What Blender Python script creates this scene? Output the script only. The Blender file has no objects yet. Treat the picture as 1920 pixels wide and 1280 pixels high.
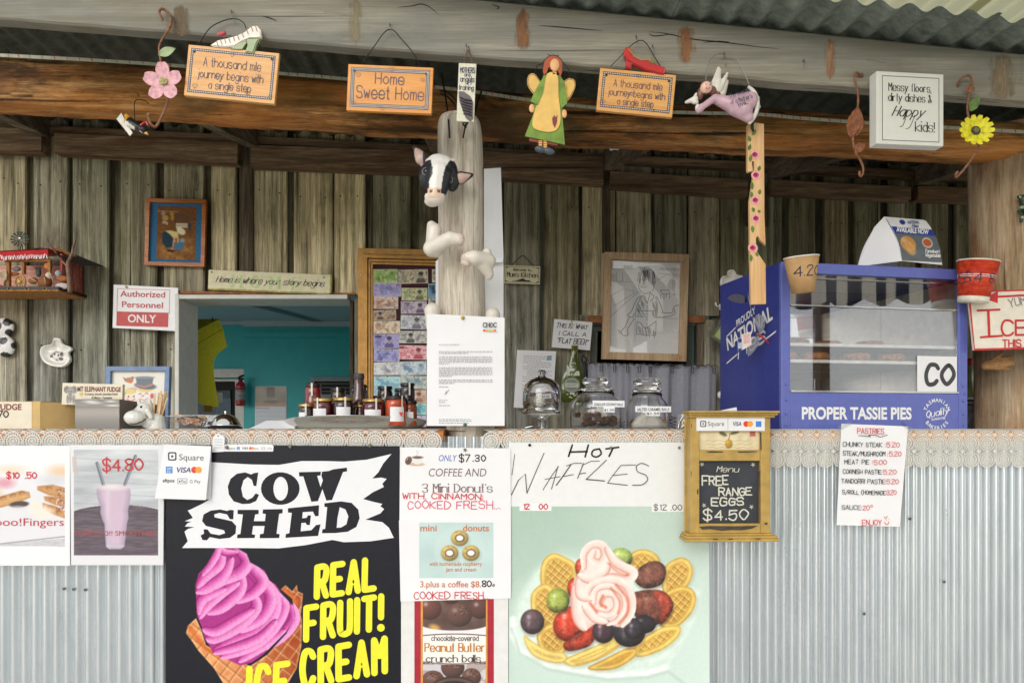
import bpy, bmesh, math, random
import numpy as np
from mathutils import Vector, Matrix, noise
from mathutils.geometry import tessellate_polygon
RND = random.Random(7)
SC = bpy.context.scene
COL = SC.collection
# ---------------------------------------------------------------- camera, sky, sun, exposure
F, D, CX, HY, EZ = 1430.0, 2.2, 960.0, 796.0, 1.15     # focal length in photo pixels, distance to the counter front, eye height
cam_d = bpy.data.cameras.new('camera'); cam = bpy.data.objects.new('camera', cam_d); COL.objects.link(cam)
cam.location = (0, -D, EZ); cam.rotation_euler = (math.radians(90), 0, 0)
cam_d.sensor_width = 36; cam_d.lens = F/1920*36; cam_d.shift_y = (HY-640)/1920
cam_d.clip_start = .05; cam_d.clip_end = 400
SC.camera = cam
SUN_EL, SUN_ROT = math.radians(16), math.radians(205)
world = bpy.data.worlds.new('World'); SC.world = world; world.use_nodes = True
wn = world.node_tree.nodes; wl = world.node_tree.links
sky = wn.new('ShaderNodeTexSky'); sky.sky_type = 'NISHITA'; sky.sun_disc = False
sky.sun_elevation = SUN_EL; sky.sun_rotation = SUN_ROT; sky.dust_density = 3.0; sky.air_density = 1.0; sky.ozone_density = 1.0
hs = wn.new('ShaderNodeHueSaturation'); hs.inputs['Saturation'].default_value = .35
wl.new(sky.outputs[0], hs.inputs['Color']); wl.new(hs.outputs[0], wn['Background'].inputs['Color'])
wn['Background'].inputs['Strength'].default_value = .05
# an even white cloud deck over the whole sky
cloud = wn.new('ShaderNodeBackground'); cloud.inputs['Color'].default_value = (.95, .975, 1, 1); cloud.inputs['Strength'].default_value = .85
addb = wn.new('ShaderNodeAddShader'); wl.new(wn['Background'].outputs[0], addb.inputs[0]); wl.new(cloud.outputs[0], addb.inputs[1]); wl.new(addb.outputs[0], wn['World Output'].inputs['Surface'])
sun_d = bpy.data.lights.new('sun', 'SUN'); sun = bpy.data.objects.new('sun', sun_d); COL.objects.link(sun)
sun_d.energy = 1.2; sun_d.angle = math.radians(40); sun_d.color = (1, .96, .9)
# sun stands behind the camera, a little to its left
sdir = Vector((-math.sin(math.radians(25))*math.cos(SUN_EL), -math.cos(math.radians(25))*math.cos(SUN_EL), math.sin(SUN_EL)))
sun.rotation_euler = sdir.to_track_quat('Z', 'Y').to_euler()
SC.view_settings.view_transform = 'Standard'; SC.view_settings.look = 'None'
SC.view_settings.gamma = 1; SC.view_settings.use_curve_mapping = False
SC.view_settings.exposure = 0.22
SC.render.film_transparent = False
SC.cycles.use_denoising = True
SC.cycles.max_bounces = 10; SC.cycles.transparent_max_bounces = 16; SC.cycles.transmission_bounces = 10

# ---------------------------------------------------------------- helpers
def K(Y): return (D+Y)/F
def W(px, py, Y): k = K(Y); return Vector(((px-CX)*k, Y, EZ-(py-HY)*k))
def lin(c):
    c = np.asarray(c, float)/255.0
    return np.where(c <= .04045, c/12.92, ((c+.055)/1.055)**2.4)
def lin4(c): l = lin(c); return (float(l[0]), float(l[1]), float(l[2]), 1)

class MB:
    """collects shapes, then links them as one mesh object"""
    def __init__(s): s.v = []; s.f = []; s.s = []; s.e = 0.0
    def add(s, vs, fs, smooth=False):
        n = len(s.v); s.v += [tuple(v) for v in vs]
        s.f += [tuple(i+n for i in f) for f in fs]; s.s += [smooth]*len(fs); return s
    def box(s, x0, x1, y0, y1, z0, z1, M=None):
        vs = [Vector((x, y, z)) for x in (x0, x1) for y in (y0, y1) for z in (z0, z1)]
        if M: vs = [M @ v for v in vs]
        return s.add(vs, [(0,1,3,2),(4,6,7,5),(0,4,5,1),(2,3,7,6),(0,2,6,4),(1,5,7,3)])
    def rbox(s, x0, x1, y0, y1, z0, z1, r=.003, seg=2, M=None, jit=0):
        bm = bmesh.new(); bmesh.ops.create_cube(bm, size=1)
        for v in bm.verts:
            v.co = Vector(((x0+x1)/2+v.co.x*(x1-x0), (y0+y1)/2+v.co.y*(y1-y0), (z0+z1)/2+v.co.z*(z1-z0)))
            if jit: v.co += Vector((RND.uniform(-jit, jit), RND.uniform(-jit, jit), RND.uniform(-jit, jit)))
        bmesh.ops.bevel(bm, geom=bm.edges[:], offset=min(r, (x1-x0)*.45, (y1-y0)*.45, (z1-z0)*.45), segments=seg, affect='EDGES', profile=.5)
        s.bm(bm, M); return s
    def bm(s, bm, M=None, smooth=False):
        bm.verts.index_update()
        s.add([(M @ v.co if M else v.co) for v in bm.verts], [[v.index for v in f.verts] for f in bm.faces], smooth); bm.free()
    def prism(s, loops, y0, y1):
        """loops: outer + holes as (x,z) lists; front y0, back y1"""
        if not isinstance(loops[0][0], (tuple, list, Vector)): loops = [loops]
        flat = [p for l in loops for p in l]; N = len(flat)
        tris = tessellate_polygon([[Vector((p[0], p[1], 0)) for p in l] for l in loops])
        vs = [(p[0], y0, p[1]) for p in flat]; fs = [tuple(t) for t in tris]
        ff = []
        for t in fs:
            a, b, c = (flat[i] for i in t)
            cr = (b[0]-a[0])*(c[1]-a[1])-(b[1]-a[1])*(c[0]-a[0])
            ff.append(t if cr > 0 else t[::-1])
        if y1 is None: return s.add(vs, ff)
        vs += [(p[0], y1, p[1]) for p in flat]
        ff += [tuple(i+N for i in t[::-1]) for t in ff]
        o = 0
        for l in loops:
            n = len(l)
            for i in range(n):
                j = (i+1) % n; ff.append((o+i, o+j, o+j+N, o+i+N))
            o += n
        return s.add(vs, ff)
    def ribbon(s, pts, w, y, cap='round'):
        """flat strip in the xz plane; each stroke lies a hair in front of the last"""
        pts = [Vector((p[0], p[1])) for p in pts]
        if getattr(s, 'sub', 0) and not isinstance(w, (list, tuple)):
            q = [pts[0]]
            for a, b in zip(pts, pts[1:]):
                m = max(1, int((b-a).length/s.sub)); q += [a.lerp(b, i/m) for i in range(1, m+1)]
            pts = q
        n = len(pts)
        ws = list(w) if isinstance(w, (list, tuple)) else [w]*n
        s.e = (s.e+.00006) % .0012; y = y-s.e
        if n == 1:
            s.disc(pts[0], ws[0]*.62, y); return s
        L = []; Rr = []
        for i in range(n):
            a = pts[max(i-1, 0)]; b = pts[min(i+1, n-1)]
            t = (b-a); t = t.normalized() if t.length > 1e-9 else Vector((1, 0)); nn = Vector((-t.y, t.x))*ws[i]*.5
            p = pts[i]
            if cap == 'sq' and i == 0: p = p-t*ws[i]*.5
            if cap == 'sq' and i == n-1: p = p+t*ws[i]*.5
            L.append(p+nn); Rr.append(p-nn)
        vs = [(p.x, y, p.y) for p in L]+[(p.x, y, p.y) for p in Rr]
        s.add(vs, [(i, n+i, n+i+1, i+1) for i in range(n-1)])
        if cap == 'round':
            for i in (0, -1): s.disc(pts[i], ws[i]*.5, y-.00003)
        return s
    def disc(s, c, r, y, n=10, rz=None):
        rz = rz or r
        return s.add([(c[0]+math.cos(2*math.pi*i/n)*r, y, c[1]+math.sin(2*math.pi*i/n)*rz) for i in range(n)], [tuple(range(n))])
    def tube(s, pts, r, n=8, smooth=True):
        pts = [Vector(p) for p in pts]; m = len(pts)
        rs = list(r) if isinstance(r, (list, tuple)) else [r]*m
        vs = []; fs = []; up = None
        for i in range(m):
            t = (pts[min(i+1, m-1)]-pts[max(i-1, 0)]).normalized()
            if up is None: up = t.orthogonal().normalized()
            up = (up-t*up.dot(t)); up = up.normalized() if up.length > 1e-6 else t.orthogonal().normalized()
            sd = t.cross(up)
            for j in range(n):
                a = 2*math.pi*j/n; vs.append(pts[i]+(up*math.cos(a)+sd*math.sin(a))*rs[i])
        for i in range(m-1):
            for j in range(n):
                k = (j+1) % n; fs.append((i*n+j, i*n+k, (i+1)*n+k, (i+1)*n+j))
        fs += [tuple(range(n))[::-1], tuple((m-1)*n+j for j in range(n))]
        return s.add(vs, fs, smooth)
    def lathe(s, prof, c=(0, 0, 0), n=24, M=None, smooth=True, sy=1):
        """prof: (radius, z) pairs round the z axis through c"""
        vs = []; fs = []; m = len(prof)
        for r, z in prof:
            for j in range(n):
                a = 2*math.pi*j/n; v = Vector((math.cos(a)*r, math.sin(a)*r*sy, z))
                if M: v = M @ v
                vs.append(v+Vector(c))
        for i in range(m-1):
            for j in range(n):
                k = (j+1) % n; fs.append((i*n+j, i*n+k, (i+1)*n+k, (i+1)*n+j))
        if prof[0][0] > 1e-6: fs.append(tuple(range(n))[::-1])
        if prof[-1][0] > 1e-6: fs.append(tuple((m-1)*n+j for j in range(n)))
        return s.add(vs, fs, smooth)
    def ell(s, c, r, M=None, nu=16, nv=10):
        vs = []; fs = []
        for i in range(nv+1):
            th = math.pi*i/nv
            for j in range(nu):
                a = 2*math.pi*j/nu
                v = Vector((math.sin(th)*math.cos(a)*r[0], math.sin(th)*math.sin(a)*r[1], math.cos(th)*r[2]))
                if M: v = M @ v
                vs.append(v+Vector(c))
        for i in range(nv):
            for j in range(nu):
                k = (j+1) % nu; fs.append((i*nu+j, (i+1)*nu+j, (i+1)*nu+k, i*nu+k))
        return s.add(vs, fs, True)
    def mesh(s, name, m=None):
        me = bpy.data.meshes.new(name); me.from_pydata(s.v, [], s.f); me.validate(); 
        if len(me.polygons) == len(s.s): me.polygons.foreach_set('use_smooth', s.s)
        if m: me.materials.append(m)
        me.update(); return me

def link(name, data, parent=None, loc=None):
    o = bpy.data.objects.new(name, data); COL.objects.link(o)
    if parent: o.parent = parent
    if loc is not None: o.location = loc
    return o
def structure(name, mb, m, label=None):
    o = link(name, mb.mesh(name, m)); o['kind'] = 'structure'
    if label: o['label'] = label
    return o

def smooth_pts(p, closed=False, n=5):
    p = [Vector(q) for q in p]; out = []; m = len(p)
    if m < 3: return p
    rng = range(m) if closed else range(m-1)
    for i in rng:
        g = (lambda j: p[j % m]) if closed else (lambda j: p[min(max(j, 0), m-1)])
        a, b, c, d = g(i-1), g(i), g(i+1), g(i+2)
        for k in range(n):
            t = k/n
            out.append(.5*((2*b)+(c-a)*t+(2*a-5*b+4*c-d)*t*t+(3*b-a-3*c+d)*t**3))
    out.append(p[0] if closed else p[-1]); return out

# one-line lettering: x 0-4, y 0-9 (baseline 2, x-height 6, capital 8); ~ curved, = closed curve
GL = dict(A='022842 1434', B='0208 ~0838473505 ~0535433202', C='~4738180604123243', D='0208 ~082846442202', E='48080242 0535', F='480802 0535',
 G='~473818060412324345 4525', H='0208 4248 0545', I='0802', J='~4843321203', K='0208 480542', L='080242', M='0208254842', N='02084248',
 O='=280604224446', P='0208 ~0838473505', Q='=280604224446 3341', R='0208 ~0838473505 2542', S='~47381807153543321203', T='0848 2822', U='~080312324348',
 V='082248', W='0812263248', X='0842 4802', Y='082548 2522', Z='08480242',
 a='=4526042243 4642', b='0802 =0526442203', c='~4526042243', d='=4526042243 4842', e='~0444361604123243', f='~38281712 0626', g='=4526042243 ~4641301001',
 h='0802 ~05264542', i='0602 08', j='161100 18', k='0802 460442', l='0802', m='0602 ~05162522 ~25364542', n='0602 ~05264542', o='=26042244',
 p='0600 =0526442203', q='=4526042243 4640', r='0602 ~052636', s='~45361605143443321203', t='1812 0626 1222', u='~060312324346 4642', v='062246',
 w='0612253246', x='0642 4602', y='0622 4600', z='06460242')
GL.update({'0': '=28060422 4446'.replace(' ', ''), '1': '172822', '2': '~071838472502 0242', '3': '~071838473515 ~153543321203', '4': '380444 3832', '5': '480805 ~053644321203',
 '6': '~381604123244351504', '7': '084812', '8': '=28072547 =25032243', '9': '=47280725 4732', '$': '~47381807153543321203 2921', '.': '02', ',': '0201',
 ':': '03 06', '!': '0804 02', "'": '0807', '/': '0148', '(': '~28070321', ')': '~08272301', '-': '0535', '"': '0807 2827', '|': '0208', '&': '~4217182725030 21244'.replace(' ', ''), '?': '~0718374524 22'})

def hand_strokes(txt, gap=1.25, jit=0, seed=1):
    rr = random.Random(seed); out = []; x = 0
    for ch in txt:
        if ch == ' ': x += 3.4; continue
        g = GL.get(ch)
        if not g: x += 2; continue
        mx = 0; dy = rr.uniform(-1, 1)*jit*1.6; sc = 1+rr.uniform(-1, 1)*jit*.4
        for st in g.split(' '):
            cm = st[0]; st2 = st.lstrip('~=')
            pts = [(int(st2[i]), int(st2[i+1])-2) for i in range(0, len(st2)-1, 2)]
            mx = max(mx, max(p[0] for p in pts))
            pts = [Vector((x+p[0]*sc+rr.uniform(-1, 1)*jit, p[1]*sc+dy+rr.uniform(-1, 1)*jit)) for p in pts]
            if cm in '~=': out.append((smooth_pts(pts, cm == '='), True))
            else:
                if len(pts) < 2: out.append((pts, False))
                for i in range(len(pts)-1): out.append(([pts[i], pts[i+1]], False))
        x += mx*sc+gap
    return out, x-gap

_font = {}
def font_mesh(txt, bold):
    key = (txt, bold)
    if key not in _font:
        c = bpy.data.curves.new('lettering', 'FONT'); c.body = txt; c.offset = bold; c.resolution_u = 4; c.fill_mode = 'FRONT'
        o = bpy.data.objects.new('lettering', c); COL.objects.link(o)
        dg = bpy.context.evaluated_depsgraph_get(); me = o.evaluated_get(dg).to_mesh()
        vs = [v.co.copy() for v in me.vertices]; fs = [tuple(p.vertices) for p in me.polygons]
        bpy.data.objects.remove(o); bpy.data.curves.remove(c)
        _font[key] = (vs, fs)
    return _font[key]
def font_cap():
    vs, _ = font_mesh('H', 0); return max(v.y for v in vs)
CAPH = font_cap()

SUBS = {'lettering', 'print', 'push_pin', 'border', 'border_dashes', 'typed_text', 'heart_print', 'card_mark', 'hole', 'seal_strip', 'label_print', 'apron_heart', 'stripe', 'printed_face', 'seam', 'raised_stud', 'tick', 'emblem', 'colour_dot', 'painted_rose', 'painted_leaf', 'rivet', 'band', 'peeled_patch', 'round_emblem', 'price_label'}
class T:
    """a thing: an Empty at its base plus part meshes, laid out in photo pixels at depth Y"""
    def __init__(s, name, label, cat, px, py, Y, group=None, tilt=0, yaw=0, k=None, pitch=0):
        s.px, s.py, s.Y, s.k = px, py, Y, (k or K(Y))
        s.o = link(name, None, None, W(px, py, Y)); s.o.empty_display_size = .02
        s.o.rotation_euler = (math.radians(pitch), math.radians(tilt), math.radians(yaw))
        s.o['label'] = label; s.o['category'] = cat
        if group: s.o['group'] = group
    def p(s, px, py, d=0): return Vector(((px-s.px)*s.k, d, -(py-s.py)*s.k))
    def q(s, px, py): return ((px-s.px)*s.k, -(py-s.py)*s.k)
    def part(s, name, mb, m=None, parent=None, label=None):
        if not isinstance(mb, MB) and m and not mb.materials: mb.materials.append(m)
        main = getattr(s, 'main', None)
        if parent is None and main and name in SUBS: parent = main
        o = link(name, mb.mesh(name, m) if isinstance(mb, MB) else mb, parent or s.o)
        if label: o['label'] = label
        if main is None: s.main = o
        return o
    # shape helpers in pixels
    def box(s, mb, x0, y0, x1, y1, d0, d1, r=0):
        a = s.p(x0, y1); b = s.p(x1, y0)
        return mb.rbox(a.x, b.x, d0, d1, a.z, b.z, r) if r else mb.box(a.x, b.x, d0, d1, a.z, b.z)
    def poly(s, mb, pts, d0, d1=None):
        if isinstance(pts[0][0], (list, tuple)): return mb.prism([[s.q(*p) for p in l] for l in pts], d0, d1)
        return mb.prism([[s.q(*p) for p in pts]], d0, d1)
    def frame(s, mb, x0, y0, x1, y1, w, d0, d1):
        return s.poly(mb, [[(x0, y0), (x1, y0), (x1, y1), (x0, y1)], [(x0+w, y0+w), (x1-w, y0+w), (x1-w, y1-w), (x0+w, y1-w)]], d0, d1)
    def line(s, mb, pts, w, d, smooth=False, cap='round'):
        if smooth: pts = [tuple(v) for v in smooth_pts([(p[0], p[1]) for p in pts])]
        return mb.ribbon([s.q(*p) for p in pts], [x*s.k for x in w] if isinstance(w, (list, tuple)) else w*s.k, d, cap)
    def tube(s, mb, pts, r, n=8, smooth=True):
        pts = [Vector((p[0], p[1], p[2] if len(p) > 2 else 0)) for p in pts]
        if smooth: pts = smooth_pts(pts)
        if isinstance(r, (list, tuple)): r = [float(x) for x in np.interp(np.linspace(0, 1, len(pts)), np.linspace(0, 1, len(r)), r)]
        return mb.tube([s.p(*p) for p in pts], [x*s.k for x in r] if isinstance(r, (list, tuple)) else r*s.k, n)
    def lathe(s, mb, cx, prof, d=0, n=24, sy=1):
        """prof: (radius px, y px) rows round a vertical axis at pixel cx"""
        return mb.lathe([(r*s.k, -(y-s.py)*s.k) for r, y in prof], ((cx-s.px)*s.k, d, 0), n, sy=sy)
    def ell(s, mb, cx, cy, rx, ry, d=0, rd=None, rot=0, nu=16, nv=10):
        M = Matrix.Rotation(math.radians(rot), 3, 'Y')
        return mb.ell(s.p(cx, cy, d), (rx*s.k, rd if rd is not None else rx*s.k, ry*s.k), M, nu, nv)
    def edisc(s, mb, cx, cy, rx, ry, d, n=20, rot=0):
        c, si = math.cos(math.radians(rot)), math.sin(math.radians(rot)); pts = []
        for i in range(n):
            a = 2*math.pi*i/n; x, y = rx*math.cos(a), ry*math.sin(a); pts.append((cx+x*c-y*si, cy+x*si+y*c))
        return s.poly(mb, pts, d)
    def text(s, mb, txt, px, py, h, d, align='C', bold=0, sx=1, shear=0, rot=0, width=None):
        vs, fs = font_mesh(txt, bold); sc = h/CAPH
        x0 = min(v.x for v in vs); x1 = max(v.x for v in vs)
        if width: sx = width/((x1-x0)*sc)
        o = {'L': x0, 'C': (x0+x1)/2, 'R': x1}[align]
        c, si = math.cos(math.radians(rot)), math.sin(math.radians(rot)); out = []
        for v in vs:
            x = (v.x-o+v.y*shear)*sc*sx; y = -v.y*sc
            out.append(s.p(px+x*c-y*si, py+x*si+y*c, d))
        return mb.add(out, fs)
    def hand(s, mb, txt, px, py, h, w, d, align='L', sx=1, shear=0, rot=0, jit=0, gap=1.25, serif=0, thin=1, cap='round', seed=1, width=None):
        st, tw = hand_strokes(txt, gap, jit, seed); u = h/6
        if width: sx = width/(tw*u)
        o = {'L': 0, 'C': tw/2, 'R': tw}[align]
        c, si = math.cos(math.radians(rot)), math.sin(math.radians(rot))
        def tr(x, y):
            X = (x-o)*u*sx+y*shear*u; Y = -y*u
            return (px+X*c-Y*si, py+X*si+Y*c)
        for pts, cur in st:
            P = [tr(p[0], p[1]) for p in pts]
            if thin != 1 and len(P) > 1:
                ws = []
                for i in range(len(P)):
                    a = P[max(i-1, 0)]; b = P[min(i+1, len(P)-1)]; dx, dy = b[0]-a[0], b[1]-a[1]; l = math.hypot(dx, dy) or 1
                    ws.append(w*(thin+(1-thin)*abs(dy)/l))
                s.line(mb, P, ws, d, cap='flat')
            else: s.line(mb, P, w, d, cap=cap)
            if serif and not cur and len(pts) > 1:
                for e in (0, -1):
                    x, y = pts[e][0], pts[e][1]
                    if abs(pts[0][1]-pts[-1][1]) > 1.5: s.line(mb, [tr(x-serif, y), tr(x+serif, y)], w*max(thin, .28), d, cap='flat')
    def pin(s, x, y, m, r=3.2, d=-.004):
        mb = MB(); s.ell(mb, x, y, r, r, d, r*s.k*.8, nu=8, nv=5); s.part('push_pin', mb, m)
    def hang(s, pts, m, r=.9, name='hanging_wire'):
        mb = MB(); s.tube(mb, pts, r, 6); s.part(name, mb, m)

def blob(T_, items, vox=2.2, sm=6, col=None, name='blob'):
    """items: (px,py,d_px, rx,ry,rd, rot) ellipsoids or ('c',p0,p1,r0,r1) capsules, merged into one skin (all in photo px)"""
    mb = MB()
    for it in items:
        if it[0] == 'c':
            p0, p1, r0, r1 = Vector(it[1]), Vector(it[2]), it[3], it[4]; n = 7
            for i in range(n+1):
                q = p0.lerp(p1, i/n); r = (r0+(r1-r0)*i/n)
                mb.ell((q.x, q.z, -q.y), (r, r, r), None, 12, 8)
        else:
            x, y, dd, rx, ry, rd = it[:6]; rot = it[6] if len(it) > 6 else 0
            mb.ell((x, dd, -y), (rx, rd, ry), Matrix.Rotation(math.radians(rot), 3, 'Y'), 14, 10)
    me = mb.mesh(name); o = bpy.data.objects.new(name, me); COL.objects.link(o)
    r = o.modifiers.new('r', 'REMESH'); r.mode = 'VOXEL'; r.voxel_size = vox; r.use_smooth_shade = True
    if sm:
        s2 = o.modifiers.new('s', 'SMOOTH'); s2.iterations = sm; s2.factor = .5
    dg = bpy.context.evaluated_depsgraph_get(); new = bpy.data.meshes.new_from_object(o.evaluated_get(dg))
    bpy.data.objects.remove(o); bpy.data.meshes.remove(me)
    co = np.zeros(len(new.vertices)*3); new.vertices.foreach_get('co', co); co = co.reshape(-1, 3)
    if col:
        a = new.color_attributes.new('Col', 'FLOAT_COLOR', 'POINT'); c = np.ones((len(co), 4))
        c[:, :3] = lin(np.array([col(p[0], -p[2], p[1]) for p in co])); a.data.foreach_set('color', c.ravel())
    loc = np.stack([(co[:, 0]-T_.px)*T_.k, co[:, 1]*T_.k, (co[:, 2]+T_.py)*T_.k], 1)
    new.vertices.foreach_set('co', loc.ravel()); new.polygons.foreach_set('use_smooth', [True]*len(new.polygons)); new.update()
    return new

# ---------------------------------------------------------------- flat prints: colours worked out on a grid of vertices
class CV:
    def __init__(s, x0, y0, x1, y1, step=1.0, bg=(255, 255, 255)):
        s.x = np.linspace(x0, x1, max(2, int(round((x1-x0)/step))+1)); s.y = np.linspace(y0, y1, max(2, int(round((y1-y0)/step))+1))
        s.X, s.Y = np.meshgrid(s.x, s.y); s.c = np.ones(s.X.shape+(3,))*np.array(bg, float); s.a = np.zeros(s.X.shape); s.rg = np.random.RandomState(3)
    def noise(s, sc, seed=0, sx=1, sy=1):
        r = np.random.RandomState(seed); out = 0; amp = 1; tot = 0
        for o in range(3):
            n = 64; g = r.rand(n, n); u = (s.X*sx/sc*(2**o)) % n; v = (s.Y*sy/sc*(2**o)) % n
            i = np.floor(u).astype(int) % n; j = np.floor(v).astype(int) % n; fu = u-np.floor(u); fv = v-np.floor(v)
            fu = fu*fu*(3-2*fu); fv = fv*fv*(3-2*fv); i2 = (i+1) % n; j2 = (j+1) % n
            out = out+amp*((g[j, i]*(1-fu)+g[j, i2]*fu)*(1-fv)+(g[j2, i]*(1-fu)+g[j2, i2]*fu)*fv); tot += amp; amp *= .5
        return out/tot
    def put(s, m, col):
        m = np.clip(m, 0, 1); s.c = s.c*(1-m[..., None])+np.asarray(col, float)*m[..., None] if np.ndim(col) < 3 else s.c*(1-m[..., None])+col*m[..., None]
        s.a = np.maximum(s.a, m); return s
    def segd(s, pts):
        best = np.full(s.X.shape, 1e9); tt = np.zeros(s.X.shape); side = np.zeros(s.X.shape)
        n = len(pts)-1
        for i in range(n):
            ax, ay = pts[i]; bx, by = pts[i+1]; dx, dy = bx-ax, by-ay; l2 = dx*dx+dy*dy+1e-9
            t = np.clip(((s.X-ax)*dx+(s.Y-ay)*dy)/l2, 0, 1); ex = s.X-ax-t*dx; ey = s.Y-ay-t*dy
            d = np.hypot(ex, ey); m = d < best; best = np.where(m, d, best); tt = np.where(m, (i+t)/n, tt)
            side = np.where(m, np.sign(dx*ey-dy*ex), side)
        return best, tt, side
    def poly(s, pts, soft=.8):
        ins = np.zeros(s.X.shape, bool); n = len(pts)
        for i in range(n):
            x1, y1 = pts[i]; x2, y2 = pts[(i+1) % n]
            c = ((y1 > s.Y) != (y2 > s.Y)) & (s.X < (x2-x1)*(s.Y-y1)/((y2-y1) or 1e-9)+x1); ins ^= c
        d, _, _ = s.segd(list(pts)+[pts[0]]); sd = np.where(ins, d, -d); s.sd = sd
        return np.clip(.5+sd/(2*soft), 0, 1)
    def ell(s, cx, cy, rx, ry, rot=0, soft=.8):
        c, si = math.cos(math.radians(rot)), math.sin(math.radians(rot)); u = ((s.X-cx)*c+(s.Y-cy)*si)/rx; v = (-(s.X-cx)*si+(s.Y-cy)*c)/ry
        s.u, s.v = u, v; r = np.hypot(u, v); s.r = r
        return np.clip(.5+(1-r)*min(rx, ry)/(2*soft), 0, 1)
    def ball(s, cx, cy, rx, ry, col, rot=0, hi=.6, dark=.55, hx=-.35, hy=-.4, soft=.8):
        m = s.ell(cx, cy, rx, ry, rot, soft); nz = np.sqrt(np.clip(1-s.r**2, 0, 1)); X = (s.X-cx)/rx; Y = (s.Y-cy)/ry
        sh = np.clip(dark+(1-dark)*(nz*.6-X*.3-Y*.45+.2), dark*.6, 1.15)
        c = np.asarray(col, float)*sh[..., None]; h = np.exp(-((X-hx)**2+(Y-hy)**2)/.035)*hi
        c = c*(1-h[..., None])+255*h[..., None]; return s.put(m, np.clip(c, 0, 255))
    def rope(s, pts, w, lo, mid, hi, lx=-.45, soft=.8):
        pts = [tuple(v) for v in smooth_pts(pts)]; d, t, side = s.segd(pts); w2 = w/2*(.35+.65*np.sin(np.pi*np.clip(t*.9+.06, 0, 1))**.6)
        m = np.clip(.5+(w2-d)/(2*soft), 0, 1); q = np.clip(side*d/np.maximum(w2, .1), -1, 1)
        l = np.clip(.5-.5*q*(1 if lx < 0 else -1), 0, 1)*1.0; e = 1-np.clip(d/np.maximum(w2, .1), 0, 1)**3
        lo, mid, hi = (np.array(c, float) for c in (lo, mid, hi)); b = (l*.75+.25*e)[..., None]
        c = np.where(b < .5, lo+(mid-lo)*(b*2), mid+(hi-mid)*(b*2-1)); return s.put(m, c)
    def line(s, pts, w, col, soft=.7, op=1):
        d, _, _ = s.segd(pts); return s.put(np.clip(.5+(w/2-d)/(2*soft), 0, 1)*op, col)
    def mesh(s, T_, d, name='print', m=None, cut=False, dfun=None):
        H, Wd = s.X.shape; n = H*Wd
        co = np.stack([(s.X-T_.px)*T_.k, np.full_like(s.X, d) if dfun is None else dfun(s.X, s.Y), -(s.Y-T_.py)*T_.k], -1).reshape(-1, 3)
        i = np.arange(n).reshape(H, Wd); q = np.stack([i[1:, :-1], i[1:, 1:], i[:-1, 1:], i[:-1, :-1]], -1).reshape(-1, 4)
        if cut: q = q[(s.a.ravel()[q].max(1) > .02)]
        me = bpy.data.meshes.new(name); me.vertices.add(n); me.vertices.foreach_set('co', co.ravel())
        me.loops.add(q.size); me.loops.foreach_set('vertex_index', q.ravel().astype(np.int32)); me.polygons.add(len(q))
        me.polygons.foreach_set('loop_start', np.arange(0, q.size, 4, dtype=np.int32)); me.update(calc_edges=True)
        a = me.color_attributes.new('Col', 'FLOAT_COLOR', 'POINT'); c = np.ones((n, 4)); c[:, 3] = s.a.ravel() if cut == 'alpha' else 1; c[:, :3] = lin(np.clip(s.c, 0, 255).reshape(-1, 3)); a.data.foreach_set('color', c.ravel())
        if m: me.materials.append(m)
        return me
# ---------------------------------------------------------------- materials
_M = {}
def nodes(name):
    m = bpy.data.materials.new(name); m.use_nodes = True; nt = m.node_tree
    return m, nt.nodes, nt.links, nt.nodes['Principled BSDF']
def ramp(N, stops):
    r = N.new('ShaderNodeValToRGB'); e = r.color_ramp.elements
    while len(e) < len(stops): e.new(.5)
    for i, (p, c) in enumerate(stops): e[i].position = p; e[i].color = lin4(c)
    return r
def mix(N, L, a, b, fac, mode='MIX'):
    x = N.new('ShaderNodeMix'); x.data_type = 'RGBA'; x.blend_type = mode
    for sock, v in ((x.inputs[0], fac), (x.inputs[6], a), (x.inputs[7], b)):
        if hasattr(v, 'links') or hasattr(v, 'is_linked'): L.new(v, sock)
        else: sock.default_value = v
    return x.outputs[2]
def mat(name, rgb, rough=.55, metal=0, var=.06, bump=.05, scale=40, spec=.5, coat=0, trans=0):
    """plain coloured surface with slight mottling and fine relief"""
    key = name
    if key in _M: return _M[key]
    m, N, L, B = nodes(name)
    tc = N.new('ShaderNodeTexCoord'); nz = N.new('ShaderNodeTexNoise'); nz.inputs['Scale'].default_value = scale; nz.inputs['Detail'].default_value = 5
    L.new(tc.outputs['Object'], nz.inputs['Vector'])
    c = np.array(rgb, float); r = ramp(N, [(.3, np.clip(c*(1-var), 0, 255)), (.7, np.clip(c*(1+var), 0, 255))]); L.new(nz.outputs[0], r.inputs[0])
    L.new(r.outputs[0], B.inputs['Base Color']); B.inputs['Metallic'].default_value = metal; B.inputs['Specular IOR Level'].default_value = spec
    B.inputs['Coat Weight'].default_value = coat; B.inputs['Coat Roughness'].default_value = .08
    B.inputs['Roughness'].default_value = rough
    if trans: B.inputs['Transmission Weight'].default_value = trans
    if bump:
        b = N.new('ShaderNodeBump'); b.inputs['Strength'].default_value = bump; b.inputs['Distance'].default_value = .004
        n2 = N.new('ShaderNodeTexNoise'); n2.inputs['Scale'].default_value = scale*4; L.new(tc.outputs['Object'], n2.inputs['Vector']); L.new(n2.outputs[0], b.inputs['Height']); L.new(b.outputs[0], B.inputs['Normal'])
    _M[key] = m; return m
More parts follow.
